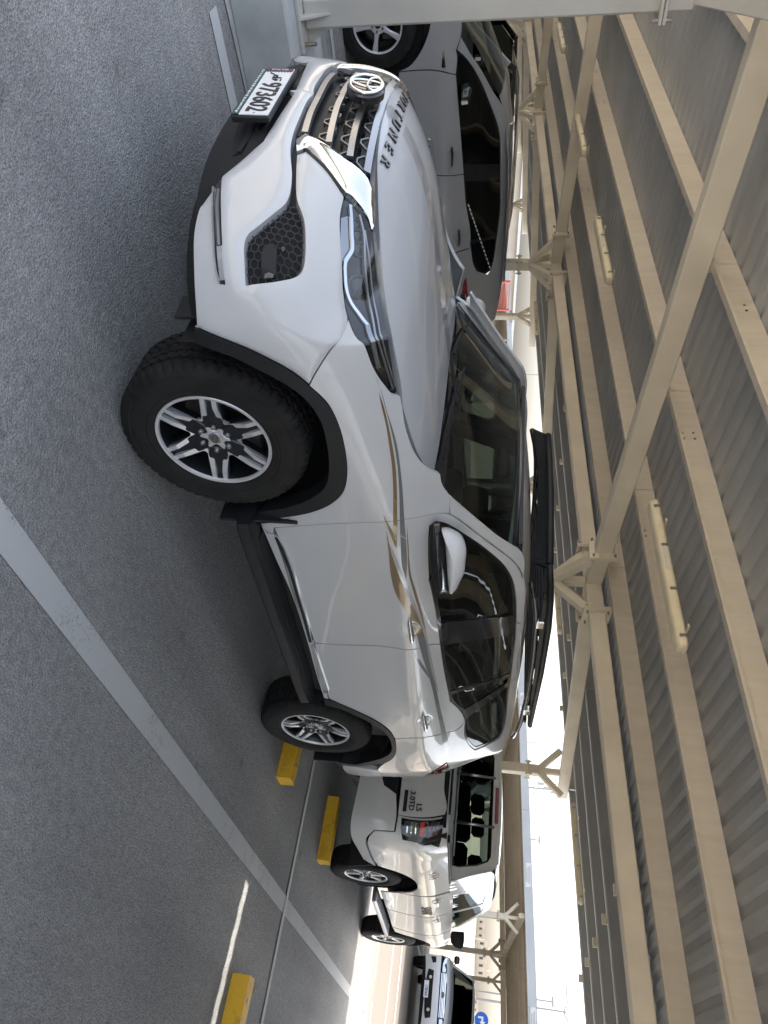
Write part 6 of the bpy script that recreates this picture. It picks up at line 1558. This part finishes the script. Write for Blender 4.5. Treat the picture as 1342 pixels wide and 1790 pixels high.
# cab lower: doors
TP('rear_door', None, mp, uvpts=[(6.83, .70), (6.82, .92), (6.84, 1.10), (6.84, 1.275), (7.78, 1.275), (7.79, .90), (7.78, .50), (7.0, .49), (6.93, .58)], mirror_y=0.0, gap=.003)
TP('front_door', None, mp, uvpts=[(7.80, .50), (7.81, .90), (7.80, 1.275), (8.80, 1.275), (8.83, .95), (8.79, .50)], mirror_y=0.0, gap=.003)
TP('front_wing', None, mp, uvpts=[(8.83, .50), (8.86, .95), (8.83, 1.272), (9.3, 1.262), (9.9, 1.20), (10.3, 1.08), (10.3, .72), (10.02, .68), (9.98, .78), (9.88, .90), (9.74, .965), (9.56, .985), (9.38, .955), (9.24, .87), (9.14, .74), (9.10, .52)], mirror_y=0.0, gap=.002)
for s in (-1, 1):
    for xa, xb, k in ((7.82, 7.74, 0),): pass
def TU(name, uv, mat, off=0.0, mirror=True, **k): return T_(PU, name, None, mat, pick, off, uvpts=uv, mirror_y=0.0 if mirror else None, **k)
w1 = [(6.93, 1.31), (7.74, 1.295), (7.74, 1.655), (7.22, 1.65), (7.12, 1.60)]
w2 = [(7.80, 1.295), (8.72, 1.285), (8.55, 1.40), (8.25, 1.60), (8.14, 1.655), (7.80, 1.66)]
TU('window_surround', [(6.88, 1.285), (8.80, 1.26), (8.58, 1.43), (8.28, 1.63), (8.15, 1.685), (7.2, 1.685), (7.06, 1.62)], M['gloss_black'], off=-.012, gap=0)
TU('side_window', w1, M['glass_plain'], off=-.002, gap=0, flange=0); TU('side_window', w2, M['glass_plain'], off=-.002, gap=0, flange=0)
import itertools
def frame_poly(outer, inner, name):
    uv = [np.array(p) for p in outer]; vf = panel_mesh(PU, uv, [[np.array(p) for p in h] for h in inner], .004, .07, .014)
    v, f = vf; part(name, vf, mp, pick); part(name, ([(x, -y, z) for x, y, z in v], [tuple(reversed(q)) for q in f]), mp, pick)
frame_poly([(6.40, 1.275), (8.84, 1.262), (8.60, 1.46), (8.32, 1.66), (8.16, 1.735), (7.6, 1.755), (6.9, 1.75), (6.55, 1.735), (6.43, 1.70), (6.38, 1.5)], [w1, w2], 'cab_side')
skin('roof', [(6.44, 1.765, .62), (6.55, 1.80, .64), (7.0, 1.83, .66), (7.6, 1.835, .66), (8.0, 1.81, .64), (8.17, 1.765, .62)], mp, pick, 0, 0, crown=.05)
skin('windscreen', [(8.17, 1.765, .62), (8.5, 1.56, .70), (8.92, 1.27, .76)], M['glass_plain'], pick, 0, 0)
skin('bonnet', [(8.90, 1.262, .80), (9.4, 1.245, .80), (9.9, 1.18, .76), (10.25, 1.05, .60)], mp, pick, 0, 0)
skin('front_face', [(10.27, 1.05, .62), (10.36, .9, .66), (10.38, .7, .68), (10.34, .42, .66)], M['plastic'], pick, 0, 0, crown=0)
# rear of the cab with its window, bars and high brake light
def cabx(z): return 6.36+.10*(z-1.28)/.5
cb = MB(); vs = []
outer = [(-.85, 1.18), (.85, 1.18), (.83, 1.34), (.76, 1.55), (.69, 1.72), (.60, 1.785), (-.60, 1.785), (-.69, 1.72), (-.76, 1.55), (-.83, 1.34)]
inner = [(-.70, 1.30), (.70, 1.30), (.70, 1.36), (.655, 1.55), (.60, 1.66), (.55, 1.69), (-.55, 1.69), (-.60, 1.66), (-.655, 1.55), (-.70, 1.36)]
V = [(cabx(z), y, z) for y, z in outer]+[(cabx(z)-.0, y, z) for y, z in inner]+[(cabx(z)+.03, y, z) for y, z in inner]; n = 10
part('cab_back', (V, [(i, (i+1) % n, n+(i+1) % n, n+i) for i in range(n)]+[(n+i, n+(i+1) % n, 2*n+(i+1) % n, 2*n+i) for i in range(n)]), mp, pick, smooth=False)
part('cab_back_window', ([(cabx(z)+.012, y, z) for y, z in inner], [tuple(range(n))]), M['glass_plain'], pick, smooth=False)
MB().tube([(cabx(z)-.004, y, z) for y, z in inner], .010, 6, closed=True).obj('window_seal', M['gloss_black'], pick)
for y in (-.27, .27): MB().tube([(6.30, y, 1.275), (6.335, y, 1.72)], .016, 8).obj('window_bar', M['satin'], pick, smooth=True)
MB().tube([(6.30, -.62, 1.30), (6.30, .62, 1.30)], .014, 8).obj('window_bar', M['satin'], pick, smooth=True)
MB().box((6.432, .0, 1.742), (.02, .40, .035), bev=.006).obj('high_brake_light', M['red_lens'], pick)
for y in (-.37, .37): seat(8.05, y, .80, .48, pick, .60); seat(7.15, y, .80, .50, pick, .56)
MB().box((8.7, 0, 1.18), (.4, 1.3, .2), bev=.05).obj('dashboard', M['dash'], pick)
MB().box((7.6, 0, 1.70), (1.5, 1.1, .02)).obj('headlining', M['dash'], pick)
MB().box((7.55, 0, .62), (5.2, 1.30, .30)).obj('chassis', M['liner'], pick); MB().box((7.8, 0, .85), (2.3, 1.60, .5)).obj('inner_shell', M['liner'], pick); MB().box((9.6, 0, .95), (1.2, 1.1, .4)).obj('engine_bay', M['liner'], pick)
for uv in ((7.08, 1.13), (8.02, 1.12)):
    uv = np.array(uv); pts = [tuple(PP.at([uv+[t*.11, 0]], .008+.034*(1-abs(t)**3))[0]) for t in np.linspace(-1, 1, 9)]
    for s in (-1, 1):
        MB().tube([(x, -s*y if s > 0 else y, z) if False else (x, y*(1 if s < 0 else -1), z) for x, y, z in pts], .013, 8).obj('door_handle', M['chrome'], pick, smooth=True)
        MB().tube([(p[0], p[1]*(1 if s < 0 else -1), p[2]) for p in [PP.at([uv+[.075*math.cos(t), .055*math.sin(t)]], .001)[0] for t in np.linspace(0, 2*math.pi, 21)[:-1]]], .004, 5, closed=True).obj('handle_recess_rim', M['satin'], pick)
shellform('wing_mirror', [(789, 1627.5), (800, 1628), (811, 1629), (811.5, 1640), (809.5, 1656), (805, 1659.5), (795, 1656), (788, 1648), (787, 1638)], (8.62, -1.05, 1.32), (-1, -.15, 0), .03, .10, M['plastic'], pick)
# steps, flaps, arch flares, wheels, spare, exhaust
for s in (-1, 1):
    MB().box((7.95, s*.93, .43), (1.9, .16, .05), bev=.015).obj('side_step', M['satin'], pick)
    for k in range(4): MB().box((7.95, s*(.885+.03*k), .458), (1.7, .012, .006)).obj('step_tread', M['plastic'], pick)
    MB().prism([(-.15, .26), (.14, .26), (.15, .58), (-.10, .58)], 0, .012, Matrix(((0, 0, 1, 5.90), (1, 0, 0, 0), (0, 1, 0, 0), (0, 0, 0, 1))) @ Matrix.Translation((s*.80, 0, 0)), bev=.003).obj('mud_flap', M['plastic'], pick)
    MB().prism([(-.15, .28), (.14, .28), (.15, .52), (-.10, .52)], 0, .012, Matrix(((0, 0, 1, 9.12), (1, 0, 0, 0), (0, 1, 0, 0), (0, 0, 0, 1))) @ Matrix.Translation((s*.80, 0, 0)), bev=.003).obj('mud_flap', M['plastic'], pick)
    for xc in (6.38, 9.56):
        vs = []; 
        for i in range(25):
            a = math.pi*(-.1+1.2*i/24)
            for y in (.90, .52): vs.append((xc+.46*math.cos(a), s*y, .40+.52*math.sin(a)))
        sub('wheel_housing', vs, [(2*i, 2*i+2, 2*i+3, 2*i+1) for i in range(24)], M['liner'], pick, True)
KP = simple_wheel_kit(.385, .12, .232, 6)
for x, s in ((6.38, -1), (9.62, -1), (6.38, 1), (9.62, 1)): make_wheel(pick, KP, (x-6.38, s*.80, .385), s, spin=R(20), parts=(s < 0))
MB().tube([(5.75, 0, .46), (5.75, 0, .62)], .33, 24).obj('spare_wheel', M['rubber'], pick)
MB().tube([(5.05, -.25, .40), (5.6, -.22, .42)], .035, 12).obj('exhaust_pipe', M['steel_dark'], pick)
MB().tube([(5.02, -.33, .36), (5.16, -.33, .36)], .07, 20).obj('tow_cup', M['satin'], pick, smooth=True, angle=50); MB().tube([(5.018, -.33, .36), (5.015, -.33, .36)], .028, 12).obj('tow_cup_hole', M['liner'], pick)
MB().box((5.6, 0, .40), (1.2, .12, .12), bev=.02).obj('axle_and_frame', M['liner'], pick)
MP2 = lambda y, z: frame((4.935, y, z), (0, -1, 0), (0.04, 0, 1))
text('tailgate_badge', 'LS', MP2(-.61, .985), .075, M['ink'], pick, .003, .001)
text('tailgate_badge', '3.0TD', MP2(-.555, .915), .072, M['ink'], pick, .003, .001)
MB().box((4.935, -.56, .855), (.006, .20, .034), bev=.001).obj('model_badge', M['ink'], pick)
_n = PP.at([(6.02, 1.12)], .003)[0]; text('bed_decal', '4X4', frame(_n, (1, 0, 0), (0, .15, 1)), .15, M['greydecal'], pick, .0008, .002)
_n = PP.at([(7.48, 1.0)], .003)[0]; text('door_lettering', 'SABR', frame(_n, (1, 0, 0), (0, .05, 1)), .17, M['ink'], pick, .0008, .0025, .95)
# ---------------- white pickup facing the lane under the second carport
hil = thing('pickup_truck', 'white pickup facing the viewer under the second carport, partly beyond the frame', 'pickup', (20.6, -.13, 0))
hx0 = 20.6; hyc = -.13; mh = M['paint_pickup']
def face(name, prof, mat, dx=0.0, flat=True, off=0.0): # polygon in (y, z) on the bowed nose
    V = [];
    for y, z in prof:
        V.append((hx0+.16*(y/.92)**2+.02*max(0, z-.8)+dx, hyc+y, z))
    return V
def nose_panel(name, poly, mat, off=0.0, th=.03, lean=0.0, d=.08):
    HPn = HN; vf = panel_mesh(HPn, [np.array(p) for p in poly], (), off, d, th); return part(name, vf, mat, hil)
ys_ = [-.92, -.8, -.5, 0, .5, .8, .92]; zs_ = [.3, .5, .62, .75, .90, 1.0, 1.1]
def hxx(y, z): return hx0+.20*(abs(y)/.92)**2.6+{.3: .06, .5: .0, .62: -.02, .75: -.01, .90: .03, 1.0: .05, 1.1: .12}[z]
HN = Patch(ys_, zs_, [[(hxx(y, z), hyc+y, z) for z in zs_] for y in ys_], nu=120, nv=80, flip=-1)
sgn = 1
nose_panel('front_bumper', [(-.91, .36), (-.91, .80), (-.5, .80), (0, .80), (.5, .80), (.91, .80), (.91, .36), (.6, .40), (-.6, .40)], mh, 0)
nose_panel('lower_bumper', [(-.88, .31), (-.88, .42), (.88, .42), (.88, .31)], M['plastic'], -.03)
nose_panel('intake', [(-.55, .49), (-.52, .63), (.52, .63), (.55, .49), (.40, .46), (-.40, .46)], M['gloss_black'], .008, .006)
for s in (-1, 1):
    nose_panel('fog_recess', [(s*.86, .52), (s*.86, .66), (s*.72, .67), (s*.70, .58)], M['plastic'], .008, .006)
    p = HN.at([(s*.36, .555)], .012)[0]; b = MB().tube([(p[0], p[1], p[2]), (p[0]-.02, p[1], p[2])], .035, 16); b.obj('fog_lamp', M['glass_clear'], hil); MB().tube([(p[0]+.004, p[1], p[2]), (p[0]-.004, p[1], p[2])], .04, 16).obj('fog_lamp_ring', M['lamp'], hil)
    nose_panel('headlight', [(s*.50, .84), (s*.50, .94), (s*.72, .99), (s*.90, 1.01), (s*.90, .90), (s*.74, .85)], M['glass_clear'], .012, .02)
    nose_panel('headlight_reflector', [(s*.52, .85), (s*.52, .93), (s*.72, .98), (s*.88, 1.0), (s*.88, .91), (s*.74, .86)], M['chrome'], .002, .0)
nose_panel('grille_back', [(-.50, .815), (-.50, .965), (0, .985), (.50, .965), (.50, .815)], M['gloss_black'], .004, .0)
for z in (.83, .868, .906, .944): nose_panel('grille_bar', [(-.49, z), (-.49, z+.020), (0, z+.022), (.49, z+.020), (.49, z), (0, z)], M['chrome'], .016, .012)
q = HN.at([(0, .90)], .03)[0]; oval_badge(hil, frame(q, (0, -1, 0), (.02, 0, 1)), .075, .055)
MPh = frame(HN.at([(.0, .52)], .02)[0]+np.array([0, .10, -.05]), (0, -1, 0), (0, 0, 1))
boxM((0, 0, 0), (.42, .12, .012), 'number_plate', 'white_plate', MPh, hil); text('plate_digits', '178260', MPh @ Matrix.Translation((.05, 0, .008)), .10, M['ink'], hil, .001, .001, .85); boxM((-.19, 0, .004), (.04, .118, .012), 'plate_band', 'maroon', MPh, hil)
skin('bonnet', [(hx0+.03, 1.0, .80), (hx0+.10, 1.045, .84), (hx0+.5, 1.10, .88), (hx0+1.12, 1.17, .90)], mh, hil, hyc, 0, crown=.06)
skin('windscreen', [(hx0+1.08, 1.16, .82), (hx0+1.45, 1.45, .74), (hx0+1.82, 1.70, .66)], M['glass_side'], hil, hyc, 0, crown=.03)
skin('windscreen_border', [(hx0+1.02, 1.155, .83), (hx0+1.09, 1.168, .82)], M['plastic'], hil, hyc, 0, crown=.03)
skin('roof', [(hx0+1.81, 1.70, .67), (hx0+1.9, 1.745, .68), (hx0+2.4, 1.78, .69), (hx0+3.2, 1.77, .68)], mh, hil, hyc, 0, crown=.05)
for s in (-1, 1):
    MB().beam((hx0+1.10, hyc+s*.84, 1.13), (hx0+1.84, hyc+s*.67, 1.70), .07, .06, up=(0, s, .2)).obj('screen_pillar', mh, hil)
    MB().beam((hx0+1.84, hyc+s*.67, 1.71), (hx0+3.2, hyc+s*.67, 1.72), .05, .06).obj('roof_edge', mh, hil)
    vs = [(hx0+.2, s*.90, .5), (hx0+.2, s*.92, .8), (hx0+.2, s*.88, 1.02), (hx0+1.1, s*.925, .4), (hx0+1.1, s*.935, .8), (hx0+1.1, s*.90, 1.12), (hx0+4.9, s*.925, .4), (hx0+4.9, s*.935, .8), (hx0+4.9, s*.90, 1.12)]
    sub('body_side', [(x, hyc+y, z) for x, y, z in vs], [(0, 1, 4, 3), (1, 2, 5, 4), (3, 4, 7, 6), (4, 5, 8, 7)], mh, hil)
    sub('side_window', [(hx0+1.25, hyc+s*.885, 1.14), (hx0+3.2, hyc+s*.885, 1.14), (hx0+3.15, hyc+s*.70, 1.68), (hx0+1.95, hyc+s*.70, 1.68)], [(0, 1, 2, 3)], M['glass_side'], hil)
    MB().box((hx0+1.35, hyc+s*1.04, 1.20), (.10, .20, .16), bev=.04).obj('wing_mirror', M['gloss_black'], hil, smooth=True); MB().beam((hx0+1.35, hyc+s*.90, 1.14), (hx0+1.35, hyc+s*.98, 1.17), .05, .03).obj('mirror_arm', M['plastic'], hil)
MB().box((hx0+2.6, hyc, .62), (4.6, 1.5, .42)).obj('inner_shell', M['liner'], hil); MB().box((hx0+3.5, hyc, 1.3), (.05, 1.3, .8)).obj('cab_back', M['seat'], hil)
for y in (-.37, .37): seat(hx0+2.1, hyc+y, .85, .48, hil, .56)
MB().box((hx0+1.4, hyc, 1.12), (.4, 1.4, .12), bev=.04).obj('dashboard', M['dash'], hil)
for x, s in ((.95, -1), (.95, 1), (4.0, -1), (4.0, 1)): make_wheel(hil, KP, (x, s*.80, .385), s, parts=False)
MB().tube([(hx0+1.9, hyc-.35, 1.76), (hx0+1.7, hyc-.36, 2.0)], .004, 5).obj('aerial', M['ink'], hil)
# ---------------- far surroundings
def prop(name, label, cat, loc, group=None): return thing(name, label, cat, loc, group)
# red barrier net panels
nb = prop('barrier_fence', 'orange net barrier panel between two canopy posts in the far background', 'barrier', (13.9, 22, gz(22)))
g22 = gz(22)
for x in (13.42, 14.66): MB().tube([(x, 22, g22), (x, 22, g22+2.35)], .05, 8).obj('post', M['orange'], nb)
mesh = MB()
for k in range(16): z = g22+1.05+k*.085; mesh.beam((13.42, 22, z), (14.66, 22, z), .012, .02, t=0)
for k in range(14): x = 13.47+k*.088; mesh.beam((x, 22, g22+1.0), (x, 22, g22+2.35), .012, .02, up=(1, 0, 0), t=0)
mesh.obj('net', M['orange'], nb)
MB().box((14.04, 22, g22+1.03), (1.24, .04, .10)).obj('board', M['orange'], nb)
# pale building and wall far left
bl = prop('pale_building', 'long pale beige building far behind the cars at left', 'building', (30, 52, -1.4))
MB().box((34, 58, .55), (26, 8, 3.9)).obj('wall', M['sandstone'], bl)
MB().box((34, 53.9, 2.55), (26.4, .4, .22)).obj('parapet', M['fascia'], bl)
for k in range(9): MB().box((22.6+k*2.8, 53.95, .7), (1.1, .12, 1.2)).obj('window', M['window_dark'], bl)
# ridge of sand on the right horizon with a few buildings
rg = MB(); n = 60; vs = []; fs = []; rn = random.Random(5)
for i in range(n+1):
    a = R(-14+44*i/n)
    for d, h in ((70, -1.40), (110, -.6), (170, .7), (260, 2.4+.5*rn.random()), (420, 4.2+.6*rn.random()), (520, 2.0)):
        vs.append((CP[0]+d*math.cos(a), CP[1]+d*math.sin(a), h+.15*math.sin(i*.9+d)))
m = 6; fs = [(i*m+j, (i+1)*m+j, (i+1)*m+j+1, i*m+j+1) for i in range(n) for j in range(m-1)]
o = MB().add(vs, fs).obj('sand_ridge', M['sand_far'], smooth=True); o['kind'] = 'structure'
def block(name, label, x, y, z, w, d, h, roofbits=()):
    t = prop(name, label, 'building', (x, y, z)); MB().box((0, 0, h/2), (d, w, h)).obj('wall', M['sandstone'], t, world=False)
    for k in range(max(1, int(w/3))): MB().box((-d/2-.02, -w/2+1.5+3*k, h*.55), (.1, 1.0, h*.3)).obj('window', M['window_dark'], t, world=False)
    for (dy, hh, ww) in roofbits: MB().box((0, dy, h+hh/2), (2, ww, hh)).obj('roof_unit', M['sandstone'], t, world=False)
    return t
block('flat_building', 'low flat-roofed building on the sand ridge left of the slim posts', 398, 62, 4.2, 15, 10, 6.0, ((-3, 1.8, 2), (4, 1.2, 3)))
block('flat_building', 'wider flat-roofed building on the sand ridge behind the pickup mirror', 410, 82, 4.3, 20, 10, 4.6, ((2, 1.4, 2.5),))
block('flat_building', 'small building on the ridge right of the slim posts', 405, 44, 4.2, 6, 8, 3.0)
sc = MB(); rn = random.Random(9)
shr = prop('desert_scrub', 'patch of green scrub on the sand below the ridge', 'bush', (95, 9, -1.0)); b = MB()
for k in range(140):
    x = 95+rn.uniform(-5, 5); y = 9.5+rn.uniform(-1.6, 2.4); z = -1.0+rn.uniform(0, .7); r = rn.uniform(.12, .3)
    b.add([(x, y-r, z), (x, y+r, z+r*.3), (x+.1, y, z+r*1.4)], [(0, 1, 2)])
b.obj('foliage', material('scrub_green', (.13, .15, .06), rough=.9), shr)
def lamp_post(label, x, y, h, arms, z=-1.4):
    t = prop('street_lamp', label, 'lamp post', (x, y, z)); MB().tube([(0, 0, 0), (0, 0, h)], [.11, .06], 8).obj('pole', M['satin'], t, world=False)
    for a in arms: MB().tube([(0, 0, h-.2), (0, a*.55, h+.1), (0, a*1.1, h+.05)], .05, 6).obj('arm', M['satin'], t, world=False); MB().box((0, a*1.25, h+.02), (.25, .55, .12), bev=.03).obj('lamp_head', M['fascia'], t, world=False)
lamp_post('thin street lamp with a crossed head above the second carport roof, at right', 60, 4.75, 9.9, (-1, 1))
lamp_post('thin lamp pole standing above the second carport roof at left', 60, 75, 9.0, (1,))
t = prop('lattice_mast', 'lattice antenna mast rising behind the second carport', 'mast', (60, 20.2, -1.4))
MB().tube([(0, 0, 0), (0, 0, 9.7)], .07, 8).obj('pole', M['satin'], t, world=False)
for k in range(6):
    z = 7.6+k*.42
    MB().beam((0, -.5, z), (0, .5, z), .05, .05, t=0).obj('crossbar', M['satin'], t, world=False)
for y in (-.5, .5):
    MB().beam((0, y, 7.5), (0, y, 9.8), .05, .05, up=(1, 0, 0), t=0).obj('side_rail', M['satin'], t, world=False)
for k in range(3):
    MB().box((-.12, .35-.3*k, 8.2+.5*k), (.12, .16, .5)).obj('antenna_panel', M['fascia'], t, world=False)
t = prop('road_sign', 'round blue arrow sign on a pole above the far pickup roof', 'road sign', (40, 1.47, 0))
MB().tube([(.06, 0, 0), (.06, 0, 2.6)], .04, 8).obj('pole', M['satin'], t, world=False)
MB().prism([(.33*math.cos(a), .33*math.sin(a)) for a in np.linspace(0, 2*math.pi, 33)[:-1]], -.02, .01, Matrix(((0, 0, -1, 0), (-1, 0, 0, 0), (0, 1, 0, 2.28), (0, 0, 0, 1))), bev=.004).obj('sign_face', M['blue_sign'], t, world=False)
ar = [(-.14, -.16), (-.06, -.16), (-.06, .0), (.06, .0), (.06, -.09), (.22, .05), (.06, .19), (.06, .09), (-.14, .09)]
MB().prism(ar, .012, .018, Matrix(((0, 0, -1, 0), (-1, 0, 0, 0), (0, 1, 0, 2.28), (0, 0, 0, 1)))).obj('sign_arrow', M['white_plate'], t, world=False)
for k, (x, y, h) in enumerate(((52, 13.6, 6.0), (46, 3.4, 6.2), (70, 28.5, 7))):
    t = prop('light_pole', ['thin grey pole seen through the pickup window gap', 'thin grey pole just above the far pickup roof', 'thin grey pole left of the second carport post'][k], 'pole', (x, y, 0))
    MB().tube([(0, 0, 0), (0, 0, h)], .045, 8).obj('pole', M['satin'], t, world=False); MB().box((0, 0, h), (.2, .5, .1)).obj('cap', M['satin'], t, world=False)
